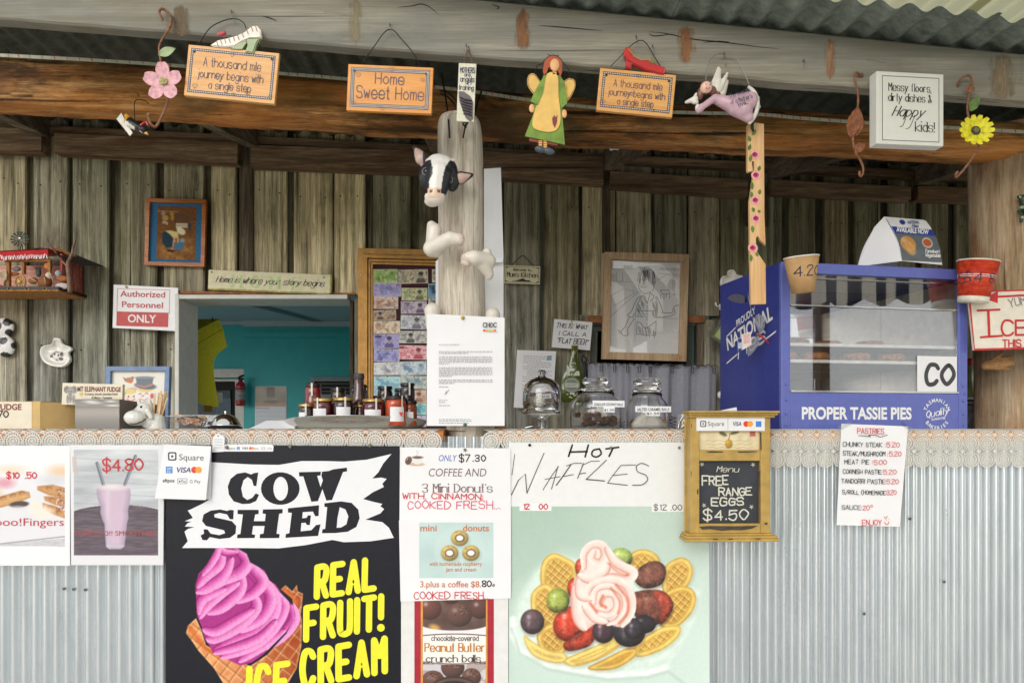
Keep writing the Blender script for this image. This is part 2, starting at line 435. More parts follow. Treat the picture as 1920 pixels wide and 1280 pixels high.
def printm(name, rough=.4, coat=0, spec=.5):
    if name in _M: return _M[name]
    m, N, L, B = nodes(name); a = N.new('ShaderNodeAttribute'); a.attribute_name = 'Col'; L.new(a.outputs['Color'], B.inputs['Base Color'])
    B.inputs['Roughness'].default_value = rough; B.inputs['Coat Weight'].default_value = coat; B.inputs['Coat Roughness'].default_value = .06; B.inputs['Specular IOR Level'].default_value = spec
    _M[name] = m; return m
def stainm(name):
    m = printm(name, .85); N, L = m.node_tree.nodes, m.node_tree.links; a = [n for n in N if n.type == 'ATTRIBUTE'][0]; L.new(a.outputs['Alpha'], N['Principled BSDF'].inputs['Alpha']); return m
def wood(name, dark, mid, light, axis='Z', grain=26, stretch=.07, rough=.8, bump=.5, tint=False, blotch=None, knots=False, coat=0, world=True, cont=1.0, cracks=0):
    if name in _M: return _M[name]
    m, N, L, B = nodes(name)
    if world: g = N.new('ShaderNodeNewGeometry').outputs['Position']
    else: g = N.new('ShaderNodeTexCoord').outputs['Object']
    oi = N.new('ShaderNodeObjectInfo'); ad = N.new('ShaderNodeVectorMath'); ad.operation = 'ADD'
    sc = N.new('ShaderNodeVectorMath'); sc.operation = 'SCALE'; sc.inputs['Scale'].default_value = 13
    cb = N.new('ShaderNodeCombineXYZ')
    for i in range(3): L.new(oi.outputs['Random'], cb.inputs[i])
    L.new(cb.outputs[0], sc.inputs[0]); L.new(g, ad.inputs[0]); L.new(sc.outputs[0], ad.inputs[1])
    mp = N.new('ShaderNodeMapping'); L.new(ad.outputs[0], mp.inputs['Vector'])
    s = [1, 1, 1]; s['XYZ'.index(axis)] = stretch; mp.inputs['Scale'].default_value = s
    n1 = N.new('ShaderNodeTexNoise'); n1.inputs['Scale'].default_value = grain; n1.inputs['Detail'].default_value = 9; n1.inputs['Roughness'].default_value = .62; n1.inputs['Distortion'].default_value = .12
    n2 = N.new('ShaderNodeTexNoise'); n2.inputs['Scale'].default_value = grain*7; n2.inputs['Detail'].default_value = 6; n2.inputs['Roughness'].default_value = .7
    L.new(mp.outputs[0], n1.inputs['Vector']); L.new(mp.outputs[0], n2.inputs['Vector'])
    md = N.new('ShaderNodeMath'); md.operation = 'MULTIPLY_ADD'; md.inputs[1].default_value = .45; L.new(n2.outputs[0], md.inputs[0])
    m2 = N.new('ShaderNodeMath'); m2.operation = 'MULTIPLY'; m2.inputs[1].default_value = .55; L.new(n1.outputs[0], m2.inputs[0]); L.new(m2.outputs[0], md.inputs[2])
    h = .14/cont; r = ramp(N, [(.5-h, dark), (.5, mid), (.5+h, light)]); L.new(md.outputs[0], r.inputs[0]); out = r.outputs[0]
    if blotch:
        for k, (c, scale, lo, hi, amt) in enumerate(blotch):
            nb = N.new('ShaderNodeTexNoise'); nb.inputs['Scale'].default_value = scale; nb.inputs['Detail'].default_value = 6; nb.inputs['Roughness'].default_value = .65
            mb_ = N.new('ShaderNodeMapping'); L.new(ad.outputs[0], mb_.inputs['Vector']); s3 = [1, 1, 1]; s3['XYZ'.index(axis)] = .35; mb_.inputs['Scale'].default_value = s3; mb_.inputs['Location'].default_value = (k*7.3, k*3, 0)
            L.new(mb_.outputs[0], nb.inputs['Vector']); rb = N.new('ShaderNodeMapRange'); rb.inputs[1].default_value = lo; rb.inputs[2].default_value = hi; rb.inputs[4].default_value = amt
            L.new(nb.outputs[0], rb.inputs[0]); out = mix(N, L, out, lin4(c), rb.outputs[0])
    if cracks:
        nc = N.new('ShaderNodeTexNoise'); nc.inputs['Scale'].default_value = grain*1.3; nc.inputs['Detail'].default_value = 3; mc = N.new('ShaderNodeMapping'); s4 = [1, 1, 1]; s4['XYZ'.index(axis)] = stretch*.35; mc.inputs['Scale'].default_value = s4
        L.new(ad.outputs[0], mc.inputs['Vector']); L.new(mc.outputs[0], nc.inputs['Vector']); rc = N.new('ShaderNodeMapRange'); rc.inputs[1].default_value = .34; rc.inputs[2].default_value = .29; rc.inputs[4].default_value = cracks; L.new(nc.outputs[0], rc.inputs[0])
        out = mix(N, L, out, lin4((18, 13, 9)), rc.outputs[0])
    if tint:
        sx_ = N.new('ShaderNodeSeparateXYZ'); L.new(N.new('ShaderNodeNewGeometry').outputs['Position'], sx_.inputs[0]); mz = N.new('ShaderNodeMath'); mz.operation = 'MULTIPLY_ADD'; mz.inputs[1].default_value = .8; L.new(md.outputs[0], mz.inputs[0]); L.new(sx_.outputs[2], mz.inputs[2])
        zr = N.new('ShaderNodeMapRange'); zr.inputs[1].default_value = 1.75; zr.inputs[2].default_value = 2.35; L.new(mz.outputs[0], zr.inputs[0]); c2 = mix(N, L, (.97, 1.0, 1.06, 1), (1.0, .97, .83, 1), zr.outputs[0]); out = mix(N, L, out, c2, 1.0, 'MULTIPLY')
        out = mix(N, L, out, oi.outputs['Color'], 1.0, 'MULTIPLY')
    L.new(out, B.inputs['Base Color']); B.inputs['Roughness'].default_value = rough; B.inputs['Coat Weight'].default_value = coat; B.inputs['Coat Roughness'].default_value = .25
    B.inputs['Specular IOR Level'].default_value = .3
    b = N.new('ShaderNodeBump'); b.inputs['Strength'].default_value = bump; b.inputs['Distance'].default_value = .003; L.new(md.outputs[0], b.inputs['Height']); L.new(b.outputs[0], B.inputs['Normal'])
    _M[name] = m; return m
def glassm(name, rgb=(255, 255, 255), rough=.0, ior=1.45):
    if name in _M: return _M[name]
    m, N, L, B = nodes(name); B.inputs['Base Color'].default_value = lin4(rgb); B.inputs['Transmission Weight'].default_value = 1; B.inputs['Roughness'].default_value = rough; B.inputs['IOR'].default_value = ior
    _M[name] = m; return m
def panem(name, refl=.08, edge=.6, tint=(255, 255, 255)):
    """thin sheet: mostly see-through, mirror reflection that grows with the angle"""
    if name in _M: return _M[name]
    m, N, L, B = nodes(name); N.remove(B); t = N.new('ShaderNodeBsdfTransparent'); t.inputs[0].default_value = lin4(tint); g = N.new('ShaderNodeBsdfGlossy'); g.inputs['Roughness'].default_value = .015
    lw = N.new('ShaderNodeLayerWeight'); lw.inputs[0].default_value = .25; mr = N.new('ShaderNodeMapRange'); mr.inputs[3].default_value = refl; mr.inputs[4].default_value = edge; L.new(lw.outputs['Fresnel'], mr.inputs[0])
    mx = N.new('ShaderNodeMixShader'); L.new(mr.outputs[0], mx.inputs[0]); L.new(t.outputs[0], mx.inputs[1]); L.new(g.outputs[0], mx.inputs[2]); L.new(mx.outputs[0], N['Material Output'].inputs[0])
    _M[name] = m; return m
def galv(name, a, b, rough=.38, metal=.75, streak=True):
    if name in _M: return _M[name]
    m, N, L, B = nodes(name); g = N.new('ShaderNodeNewGeometry').outputs['Position']
    mp = N.new('ShaderNodeMapping'); mp.inputs['Scale'].default_value = (9, 9, 1.6 if streak else 9); L.new(g, mp.inputs['Vector']); n = N.new('ShaderNodeTexNoise'); n.inputs['Scale'].default_value = 3; n.inputs['Detail'].default_value = 8; n.inputs['Roughness'].default_value = .7
    L.new(mp.outputs[0], n.inputs['Vector']); r = ramp(N, [(.3, a), (.7, b)]); L.new(n.outputs[0], r.inputs[0]); L.new(r.outputs[0], B.inputs['Base Color']); B.inputs['Metallic'].default_value = metal
    rr = N.new('ShaderNodeMapRange'); rr.inputs[3].default_value = rough-.1; rr.inputs[4].default_value = rough+.15; L.new(n.outputs[0], rr.inputs[0]); L.new(rr.outputs[0], B.inputs['Roughness'])
    _M[name] = m; return m

BLACK = mat('black_ink', (22, 21, 24), .6, bump=0, spec=.25); RED = mat('red_marker', (205, 36, 52), .5, bump=0); WHITEP = mat('white_print', (236, 236, 236), .5, var=.01, bump=0)
PAPER = mat('white_paper', (233, 233, 236), .6, var=.012, bump=.08, scale=9); GREYINK = mat('grey_ink', (120, 120, 124), .6, bump=0)
LAM = mat('laminated_paper', (234, 234, 237), .3, var=.012, bump=.1, scale=7, coat=.5)
WIRE = mat('dark_wire', (40, 38, 36), .5, .6); STEELW = mat('pale_wire', (150, 150, 148), .4, .8); BRASS = mat('brass_pin', (196, 158, 62), .3, .8); GREYPIN = mat('grey_pin', (120, 125, 105), .4, .3)
CHROME = mat('polished_steel', (200, 198, 192), .1, 1, var=.02, bump=.02, scale=8)
PRINT = printm('printed_picture', .4, .2); PRINTG = printm('glossy_print', .3, .5); PAINT = printm('painted_resin', .4, .15); MATTE = printm('matte_paint', .7)
GLASS = glassm('clear_glass'); PANE = 0
WALLW = wood('weathered_plank', (84, 78, 66), (158, 151, 134), (218, 212, 194), 'Z', 46, .03, tint=True, bump=.9, cracks=.9, cont=1.15, blotch=[((84, 82, 52), 2.6, .5, .7, .6), ((196, 190, 178), 9, .5, .72, .5), ((62, 57, 50), 14, .53, .70, .6), ((120, 82, 48), 2.2, .57, .74, .5)])
# ================================================================ the place
# ground
gm, N, L, B = nodes('pale_gravel'); tc = N.new('ShaderNodeTexCoord'); nz = N.new('ShaderNodeTexNoise'); nz.inputs['Scale'].default_value = 60; nz.inputs['Detail'].default_value = 8
L.new(tc.outputs['Object'], nz.inputs['Vector']); r = ramp(N, [(.35, (176, 170, 160)), (.65, (216, 211, 202))]); L.new(nz.outputs[0], r.inputs[0]); L.new(r.outputs[0], B.inputs['Base Color']); B.inputs['Roughness'].default_value = .9
structure('ground', MB().add([(-150, -150, 0), (150, -150, 0), (150, 150, 0), (-150, 150, 0)], [(0, 1, 2, 3)]), gm)

gr_, N, L, B = nodes('lawn_grass'); tc = N.new('ShaderNodeTexCoord'); nz = N.new('ShaderNodeTexNoise'); nz.inputs['Scale'].default_value = 30; nz.inputs['Detail'].default_value = 8
L.new(tc.outputs['Object'], nz.inputs['Vector']); r = ramp(N, [(.3, (64, 84, 34)), (.7, (120, 138, 66))]); L.new(nz.outputs[0], r.inputs[0]); L.new(r.outputs[0], B.inputs['Base Color']); B.inputs['Roughness'].default_value = .9
structure('lawn', MB().add([(-40, -60, .006), (40, -60, .006), (40, -7, .006), (-40, -7, .006)], [(0, 1, 2, 3)]), gr_)

def empty_thing(name, label, cat, loc=(0, 0, 0), group=None):
    o = link(name, None, None, loc); o['label'] = label; o['category'] = cat; o.empty_display_size = .05
    if group: o['group'] = group
    return o
def put(root, name, mb, m, label=None, color=None):
    o = link(name, mb.mesh(name, m) if isinstance(mb, MB) else mb, root, -root.location)
    o.parent = root; o.location = -Vector(root.location)
    if label: o['label'] = label
    if color: o.color = tuple(color)+(1,)
    return o

# ---- back wall of vertical planks (front boards over recessed boards), with two openings
KW = K(1.1)
wall = empty_thing('plank_wall', 'weathered wall of overlapping vertical grey planks behind the counter', 'wall', (0, 1.12, 0))
def wz(py): return EZ-(py-HY)*KW
def wx(px): return (px-CX)*KW
ztop = lambda x: EZ+1.24-.0533*x
front = [(-150,-92,.8),(-75,-12,.7),(-5,47,.95),(63,127,.8),(137,203,.75),(226,292,.72),(306,382,.85),(396,444,1.35),(474,538,1.25),(551,624,1.3),(626,684,1.45),(700,770,.75),(786,850,.8),(870,935,.75),(945,1012,.82),(1021,1086,.72),(1092,1153,1.15),(1156,1222,1.05),(1226,1287,.62),(1291,1349,.9),(1352,1408,.7),(1414,1466,.72),(1480,1530,.66),(1546,1592,.8),(1602,1652,.62),(1666,1716,.72),(1728,1780,.66),(1792,1850,.7),(1862,1925,.7),(1938,2005,.7),(2020,2085,.7)]
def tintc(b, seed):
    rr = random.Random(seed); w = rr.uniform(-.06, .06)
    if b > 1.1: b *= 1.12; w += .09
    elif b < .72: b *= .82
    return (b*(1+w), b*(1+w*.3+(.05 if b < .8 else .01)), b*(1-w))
def plank(x0, x1, ytop_z, zb, y0, th, tint, name='plank', lean=0, nseg=1):
    mb = MB(); rr = random.Random(int(x0*7))
    bm = bmesh.new(); bmesh.ops.create_cube(bm, size=1); a, b = wx(x0), wx(x1)
    for v in bm.verts:
        v.co = Vector(((a+b)/2+v.co.x*(b-a)+rr.uniform(-.002, .002), y0+th/2+v.co.y*th, (ytop_z if v.co.z > 0 else zb)))
    bmesh.ops.bevel(bm, geom=[e for e in bm.edges if abs(e.verts[0].co.z-e.verts[1].co.z) > .1], offset=.004, segments=2, affect='EDGES')
    mb.bm(bm); put(wall, name, mb, WALLW, color=tint)
WO = (343, 662, 561)      # serving window px
CO = (1104, 1312, 606)    # curtained window px
def bottom(x0, x1):
    for (a, b, t, cut) in ((WO[0], WO[1], 553, 553), (CO[0], CO[1], 600, 592)):
        if x1 > a+8 and x0 < b-8: return wz(cut)
    return 0.0
for i, (x0, x1, b) in enumerate(front):
    rr = random.Random(i)
    plank(x0, x1, ztop(wx(x0)), bottom(x0, x1), 1.1+rr.uniform(-.006, .004), .022, tintc(b, i))
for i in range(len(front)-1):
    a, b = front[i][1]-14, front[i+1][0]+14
    plank(a, b, ztop(wx(a)), bottom(a, b), 1.126+.001*(i % 2), .02, tintc(random.Random(i*3).choice((.36, .45, .56)), i+99), 'recessed_plank')  # gap boards tinted darker, standing in for the shade between planks
# pieces between the openings' edges
plank(312, 341, wz(553), 0, 1.1, .02, tintc(.95, 5)); plank(664, 690, wz(560), 0, 1.095, .025, tintc(.6, 6))
plank(1318, 1350, wz(600), 0, 1.094, .02, tintc(.95, 9)); plank(1086, 1103, wz(590), 0, 1.1, .022, tintc(.8, 12))
HDR = wood('dark_header_timber', (62, 50, 37), (118, 96, 73), (172, 144, 114), 'X', 20, .06, bump=.6, blotch=[((95, 58, 28), 5, .52, .7, .7)], cracks=.7)
STUD = wood('dark_stud_timber', (44, 38, 30), (84, 73, 59), (130, 116, 97), 'Z', 22, .06, bump=.6, cracks=.6)
def skew(mb, x0, y0, y1, x1, Y0, Y1, Ypx=1.04, r=.004):
    """long timber whose ends have px rows: (x0: y0[0]..y0[1]) to (x1: y1[0]..y1[1])"""
    k = K(Ypx); pts = [(x0, y0[0]), (x1, y1[0]), (x1, y1[1]), (x0, y0[1])]
    return mb.prism([[((a-CX)*k, EZ-(b-HY)*k) for a, b in pts]], Y0, Y1)
for nm, a, b, c, d in (('header_beam', -60, (236, 282), (246, 287), 80), ('header_beam', 103, (250, 287), (268, 307), 446), ('header_beam', 470, (272, 312), (284, 325), 806), ('header_beam', 900, (284, 332), (296, 345), 1131),
                       ('header_beam', 1144, (322, 350), (338, 368), 1402), ('header_beam', 1446, (338, 362), (352, 375), 1706), ('header_beam', 1720, (350, 374), (356, 382), 1960)):
    mb = MB(); skew(mb, a, b, c, d, 1.03+.004*(a % 3), 1.092); put(wall, nm, mb, HDR)
mb = MB(); skew(mb, -60, (226, 240), (330, 345), 1960, 1.05, 1.09); put(wall, 'wall_plate', mb, HDR)
for x0, x1, y0, y1 in ((444, 470, 268, 552), (1131, 1146, 310, 470), (1404, 1446, 345, 420), (806, 836, 262, 420)):
    mb = MB(); k = K(1.05); mb.rbox((x0-CX)*k, (x1-CX)*k, 1.078, 1.098, EZ-(y1-HY)*k, EZ-(y0-HY)*k, .004); put(wall, 'stud', mb, STUD)
# serving window
WHITEW = mat('white_painted_timber', (214, 214, 208), .55, var=.03, bump=.15, scale=25)
def wbox(root, name, x0, y0, x1, y1, d0, d1, m, Y=1.1, r=.003):
    k = K(Y); mb = MB(); mb.rbox((x0-CX)*k, (x1-CX)*k, d0, d1, EZ-(y1-HY)*k, EZ-(y0-HY)*k, r); return put(root, name, mb, m)
sw = empty_thing('serving_window', 'white timber frame of the serving hatch open to the teal kitchen', 'window', W(500, 800, 1.1))
wbox(sw, 'window_jamb', 335, 553, 343, 830, 1.06, 1.26, WHITEW); wbox(sw, 'window_head', 343, 555, 655, 563, 1.06, 1.26, WHITEW)
wbox(sw, 'window_jamb', 655.5, 563, 662, 830, 1.10, 1.2, STUD); wbox(sw, 'window_sill', 343, 806, 655, 818, 1.05, 1.3, WHITEW)
mb = MB(); skew(mb, 330, (547, 552.5), (551, 554.5), 668, 1.075, 1.098, 1.1); put(sw, 'drip_batten', mb, mat('rust_timber', (150, 98, 62), .8, var=.2))
# kitchen seen through the hatch
TEAL = mat('teal_paint', (40, 172, 176), .5, var=.03, bump=.08, scale=12); CEIL = mat('ceiling_paint', (168, 186, 196), .7, var=.02)
YB = 4.4; kb = K(YB)
def rbx(name, x0, x1, y0, y1, z0, z1, m, rootname=None): return structure(name, MB().box(x0, x1, y0, y1, z0, z1), m)
zc = EZ-(603-HY)*kb
kit = empty_thing('kitchen', 'teal painted kitchen room with pale ceiling behind the serving hatch', 'room', (-1.6, YB, 0))
bx = (461-CX)*kb
put(kit, 'back_wall', MB().box(-5.2, bx, YB, YB+.1, 0, zc+.2), TEAL); put(kit, 'back_wall', MB().box(bx, 2.4, YB-.05, YB+.1, 0, zc+.2), TEAL)
put(kit, 'ceiling', MB().add([(-5.2, 1.3, zc+.02), (2.4, 1.3, zc-.06), (2.4, YB, zc-.04), (-5.2, YB, zc+.02)], [(0, 1, 2, 3)]), CEIL)
mb = MB(); mb.box(-5.2, bx-.01, YB-.03, YB, zc-.03, zc+.015); mb.box(bx, 2.4, YB-.09, YB-.05, zc-.05, zc); put(kit, 'cornice', mb, CEIL)
mb = MB(); k = kb; mb.box((461-CX)*k+.01, 2.4, YB-.075, YB-.05, EZ-(634-HY)*k, EZ-(624-HY)*k); put(kit, 'picture_rail', mb, TEAL)
put(kit, 'side_wall', MB().box(2.4, 2.5, 1.3, YB, 0, .9), TEAL)  # unseen side walls kept low so daylight comes in over them
mb = MB(); mb.box(-5.3, -5.2, 1.3, YB, 0, .9); put(kit, 'side_wall', mb, TEAL)
put(kit, 'floor', MB().box(-5.2, 2.4, 1.3, YB, .0, .02), mat('kitchen_floor', (150, 150, 145), .6))
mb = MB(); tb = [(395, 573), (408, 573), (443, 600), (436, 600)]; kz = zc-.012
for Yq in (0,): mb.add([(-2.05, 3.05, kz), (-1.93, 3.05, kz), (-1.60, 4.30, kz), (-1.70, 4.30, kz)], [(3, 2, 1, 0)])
put(kit, 'ceiling_batten', mb, mat('dark_ceiling_batten', (96, 116, 122), .7))  # flat strip just under the ceiling, darker than the ceiling paint
# doorway in the kitchen
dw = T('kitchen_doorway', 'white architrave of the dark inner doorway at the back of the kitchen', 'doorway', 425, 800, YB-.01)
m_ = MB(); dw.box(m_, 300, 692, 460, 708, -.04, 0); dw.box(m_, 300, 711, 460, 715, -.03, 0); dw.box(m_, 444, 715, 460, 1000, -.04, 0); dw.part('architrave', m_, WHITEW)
m_ = MB(); dw.box(m_, 300, 715, 444, 1000, -.012, -.004); dw.part('passage_shade_panel', m_, mat('passage_shade', (44, 38, 38), .9))  # dark panel stands in for the unlit passage beyond the doorway
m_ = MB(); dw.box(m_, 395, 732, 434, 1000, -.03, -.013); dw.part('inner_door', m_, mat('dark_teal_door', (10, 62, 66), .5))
# curtained window on the right
cw = T('curtained_window', 'olive window with timber surround behind the framed sketch', 'window', 1208, 800, 1.1)
m_ = MB(); cw.box(m_, 1100, 592, 1322, 606, -.012, .03, .003); cw.part('window_head', m_, mat('rust_timber', (150, 98, 62), .8))
m_ = MB(); cw.box(m_, 1306, 607, 1318, 830, -.004, .05, .002); cw.box(m_, 1100, 607, 1107, 830, -.004, .05, .002); cw.part('window_jamb', m_, wood('window_trim', (70, 60, 50), (110, 98, 84), (150, 138, 122), 'Z', 24, .07))
m_ = MB(); cw.frame(m_, 1108, 607, 1302, 830, 12, .03, .055); cw.part('window_frame', m_, mat('olive_paint', (86, 92, 78), .5))
m_ = MB(); cw.box(m_, 1120, 619, 1290, 820, .042, .047); cw.part('window_pane', m_, panem('window_pane_glass', .12, .6, (150, 160, 150)))
m_ = MB(); cw.box(m_, 1095, 600, 1318, 840, .2, .21); cw.part('inner_blind', m_, mat('olive_blind', (92, 98, 84), .8))
# ---- roof
zF = lambda x: EZ+1.158-.1*x
zB = lambda x: EZ+1.205-.0533*x
def rz(x, Y): t = (Y+.12)/1.22; return zF(x)*(1-t)+zB(x)*t
ROOFM = galv('old_roof_iron', (74, 84, 78), (136, 144, 136), .5, .4)
roof = empty_thing('shed_roof', 'dark corrugated iron shed roof with wavy cut edge over the grey fascia', 'roof', (0, .5, EZ+1.2))
def corr_sheet(x0, x1, zfun, Y0, Y1, pitch, amp, ny=2, per=8, lift=0):
    n = int((x1-x0)/pitch*per)+1; vs = []; fs = []
    for j in range(ny+1):
        Y = Y0+(Y1-Y0)*j/ny
        for i in range(n+1):
            x = x0+(x1-x0)*i/n; vs.append((x, Y, zfun(x, Y)+amp*math.sin(2*math.pi*x/pitch)+lift))
    for j in range(ny):
        for i in range(n): a = j*(n+1)+i; fs.append((a, a+n+1, a+n+2, a+1))
    return MB().add(vs, fs, True)
xs = -2.6; i = 0
while xs < 2.9:
    rr = random.Random(i); mb = corr_sheet(xs, xs+.80, rz, -.262+rr.uniform(-.018, .018), 1.5, .076, .0095, 3, 10, .0095+.002*(i % 2)); o = put(roof, 'roof_sheet', mb, ROOFM); sol = o.modifiers.new('thick', 'SOLIDIFY'); sol.thickness = .0012
    xs += .76; i += 1
put(roof, 'roof_sheet', MB().add([(-5.5, 1.45, EZ+1.38), (5, 1.45, EZ+1.2), (5, 5, EZ+1.5), (-5.5, 5, EZ+1.7)], [(0, 1, 2, 3)]), ROOFM)  # unseen flat sheet added behind to keep the kitchen ceiling dark
RAFT = wood('rafter_timber', (52, 46, 36), (102, 91, 74), (154, 140, 118), 'Y', 22, .08, bump=.6, cracks=.5)
for (a, b, Yb, c, d, Ya, w, h) in ((465, 277, 1.06, 345, 222, .36, .045, .10), (1130, 321, 1.06, 1218, 270, .36, .045, .08), (1440, 334, 1.06, 1612, 284, .36, .05, .08), (72, 258, 1.06, -80, 190, .36, .05, .08), (812, 296, 1.06, 786, 240, .38, .06, .10), (1715, 348, 1.06, 1850, 305, .36, .05, .08)):
    p0, p1 = W(a, b, Yb), W(c, d, Ya); mb = MB(); vs = []
    for p in (p0, p1):
        for dx in (0, w):
            for dz in (0, h): vs.append((p.x+dx, p.y, p.z+dz))
    mb.add(vs, [(0, 1, 3, 2), (4, 6, 7, 5), (0, 2, 6, 4), (1, 5, 7, 3), (0, 4, 5, 1), (2, 3, 7, 6)]); put(roof, 'rafter', mb, RAFT)
for Y in (.62,):
    mb = MB(); a = Vector((-2.4, Y, rz(-2.4, Y)-.06)); b = Vector((2.4, Y, rz(2.4, Y)-.06)); mb.add([(a.x, Y, a.z), (b.x, Y, b.z), (b.x, Y, b.z+.055), (a.x, Y, a.z+.055), (a.x, Y+.05, a.z), (b.x, Y+.05, b.z), (b.x, Y+.05, b.z+.055), (a.x, Y+.05, a.z+.055)], [(0, 1, 2, 3), (5, 4, 7, 6), (0, 4, 5, 1), (3, 2, 6, 7)]); put(roof, 'roof_batten', mb, RAFT)
# higher cream roof of the veranda
cm, N, L, B = nodes('cream_roof_sheet'); B.inputs['Base Color'].default_value = lin4((226, 222, 190)); B.inputs['Roughness'].default_value = .6
tr = N.new('ShaderNodeBsdfTranslucent'); tr.inputs[0].default_value = lin4((226, 222, 186)); mx = N.new('ShaderNodeMixShader'); mx.inputs[0].default_value = .35; L.new(B.outputs[0], mx.inputs[1]); L.new(tr.outputs[0], mx.inputs[2]); L.new(mx.outputs[0], N['Material Output'].inputs[0])
ver = empty_thing('veranda_roof', 'cream corrugated veranda roof glimpsed above the dark iron edge', 'roof', (1.5, -.5, EZ+1.6))
xs = .25
while xs < 3.6:
    put(ver, 'roof_sheet', corr_sheet(xs, xs+.79, lambda x, Y: EZ+1.62+.06*(Y+.5)-.05*x, -1.7, 1.2, .076, .009, 2, 8, .002*(int(xs*10) % 2)), cm); xs += .76
# ---- log beam
LOGM = wood('hewn_log', (70, 44, 24), (178, 120, 66), (248, 200, 134), 'X', 27, .05, bump=1.3, cont=.95, blotch=[((214, 140, 70), 4, .47, .6, .8), ((34, 26, 18), 5, .5, .62, .85), ((88, 82, 42), 6, .56, .72, .6), ((120, 100, 78), 9, .55, .7, .5)], cracks=.9)
log = empty_thing('log_beam', 'rough hewn brown log beam running under the roof above the counter', 'beam', W(960, 222, .3))
vs = []; fs = []; NX, NA = 260, 36
def logc(px): return (158+(px)*.0667-(max(0, px-1200)*.018), 47-px*.0085)
for i in range(NX+1):
    px = -90+2130*i/NX; c, h = logc(px); k = K(.3)
    for j in range(NA):
        a = 2*math.pi*j/NA; sx = math.copysign(abs(math.cos(a))**.55, math.cos(a)); sz = math.copysign(abs(math.sin(a))**.62, math.sin(a))
        x = (px-CX)*k; nn = noise.noise(Vector((x*3, math.cos(a)*1.2, math.sin(a)*1.2)))*.10+noise.noise(Vector((x*1.5, math.cos(a)*7, math.sin(a)*7+9)))*.07+noise.noise(Vector((x*22, math.cos(a)*9, math.sin(a)*9)))*.035+noise.noise(Vector((x*60, math.cos(a)*16, math.sin(a)*16)))*.02
        vs.append((x, .3+.075*sx*(1+nn), EZ-(c-HY)*k+h*k*sz*(1+nn*1.5)))
for i in range(NX):
    for j in range(NA): k2 = (j+1) % NA; fs.append((i*NA+j, i*NA+k2, (i+1)*NA+k2, (i+1)*NA+j))
put(log, 'log', MB().add(vs, fs, True), LOGM)
# tape along the log
tp = T('measuring_tape', 'long pale tape with small red ticks stretched along the top of the log', 'tape', 960, 187, .21)
tpts = [(-60, 99), (0, 104), (150, 112), (320, 123), (520, 138), (640, 148), (815, 164), (900, 174), (985, 187), (1120, 203), (1265, 211), (1420, 215), (1500, 222), (1640, 232), (1800, 241), (1960, 250)]
m_ = MB()
sp = smooth_pts(tpts, n=8); up = [(p[0], p[1]-3.2) for p in sp]; dn = [(p[0], p[1]+3.2) for p in sp]
for i in range(len(sp)-1): tp.poly(m_, [up[i], up[i+1], dn[i+1], dn[i]], -.0016)
tp.part('tape_strip', m_, mat('pale_tape', (206, 208, 188), .5, var=.05)); m_ = MB(); m2_ = MB()
for i, p in enumerate(smooth_pts(tpts, n=7)):
    (tp.line(m_, [(p[0], p[1]-2.5), (p[0]+.5, p[1]+2.5)], 1.1, -.0026) if i % 3 else tp.line(m2_, [(p[0]-1, p[1]-2), (p[0]+1, p[1]+2)], 1.7, -.0026))
tp.part('tick', m_, GREYINK)['kind'] = 'stuff'; tp.part('tick', m2_, RED)['kind'] = 'stuff'
# ---- fascia beam
FASM = wood('grey_fascia_timber', (112, 106, 90), (160, 153, 136), (200, 194, 176), 'X', 34, .03, bump=.6, cont=.85, blotch=[((126, 127, 122), 2.2, .42, .62, .75), ((126, 116, 84), 4, .55, .72, .6), ((62, 54, 44), 7, .63, .74, .6)], cracks=.7)
fas = empty_thing('fascia_beam', 'long grey sawn timber fascia with rust stained patches across the top', 'beam', (0, -.1, EZ+1.07))
kf = K(-.12); fy = lambda px: 111.8+.08*(px-960)-6*math.exp(-((px-200)/500)**2)*0; ft = lambda px: 4.5+.1*(px-960)
n = 80; vs = []; fs = []
for i in range(n+1):
    px = -120+2200*i/n; x = (px-CX)*kf; j1 = noise.noise(Vector((x*6, 0, 3)))*.004; zt, zb = EZ-(ft(px)-HY)*kf, EZ-(fy(px)-HY)*kf+j1
    bv = .005
    vs += [(x, -.12+bv, zt), (x, -.12, zt-bv), (x, -.12, zb+bv), (x, -.12+bv, zb), (x, -.075, zb), (x, -.075, zt)]
for i in range(n):
    for j in range(6): k2 = (j+1) % 6; fs.append((i*6+j, i*6+k2, (i+1)*6+k2, (i+1)*6+j))
put(fas, 'fascia_board', MB().add(vs, fs), FASM)
STAIN = []
def stain(cx, y0, y1, w, c1, c2, seed, op=.68):
    """rust and wear mark with its own outline, a thin skin on the fascia"""
    t = T('temporary', '', '', cx, (y0+y1)/2, -.12); cv = CV(cx-w*1.7, y0-14, cx+w*1.7, y1+14, 1.3, (124, 118, 104))
    n1 = cv.noise(14, seed, 1.6, .6); n2 = cv.noise(5, seed+1, 2, .4); d = np.abs(cv.X-cx)/w+np.maximum(0, np.abs(cv.Y-(y0+y1)/2)/((y1-y0)/2)-.72)*3.0
    a = np.clip((1.0-d)*1.5+(n1-.5)*1.6+(n2-.5)*.8, 0, 1); cc = np.array(c1, float)*(1-n2[..., None])+np.array(c2, float)*n2[..., None]; cv.c = cc*np.ones_like(cv.c); cv.a = np.clip(a*op, 0, 1)
    me = cv.mesh(t, -.0008, 'rust_stain', stainm('rust_print'), cut='alpha'); o = link('rust_stain', me, fas); o.location = t.o.location-fas.location; bpy.data.objects.remove(t.o)
stain(981, 18, 96, 16, (176, 118, 70), (110, 72, 46), 1); stain(1287, 46, 124, 15, (190, 124, 74), (120, 84, 56), 2); stain(1556, 72, 150, 12, (206, 172, 138), (140, 90, 60), 5)
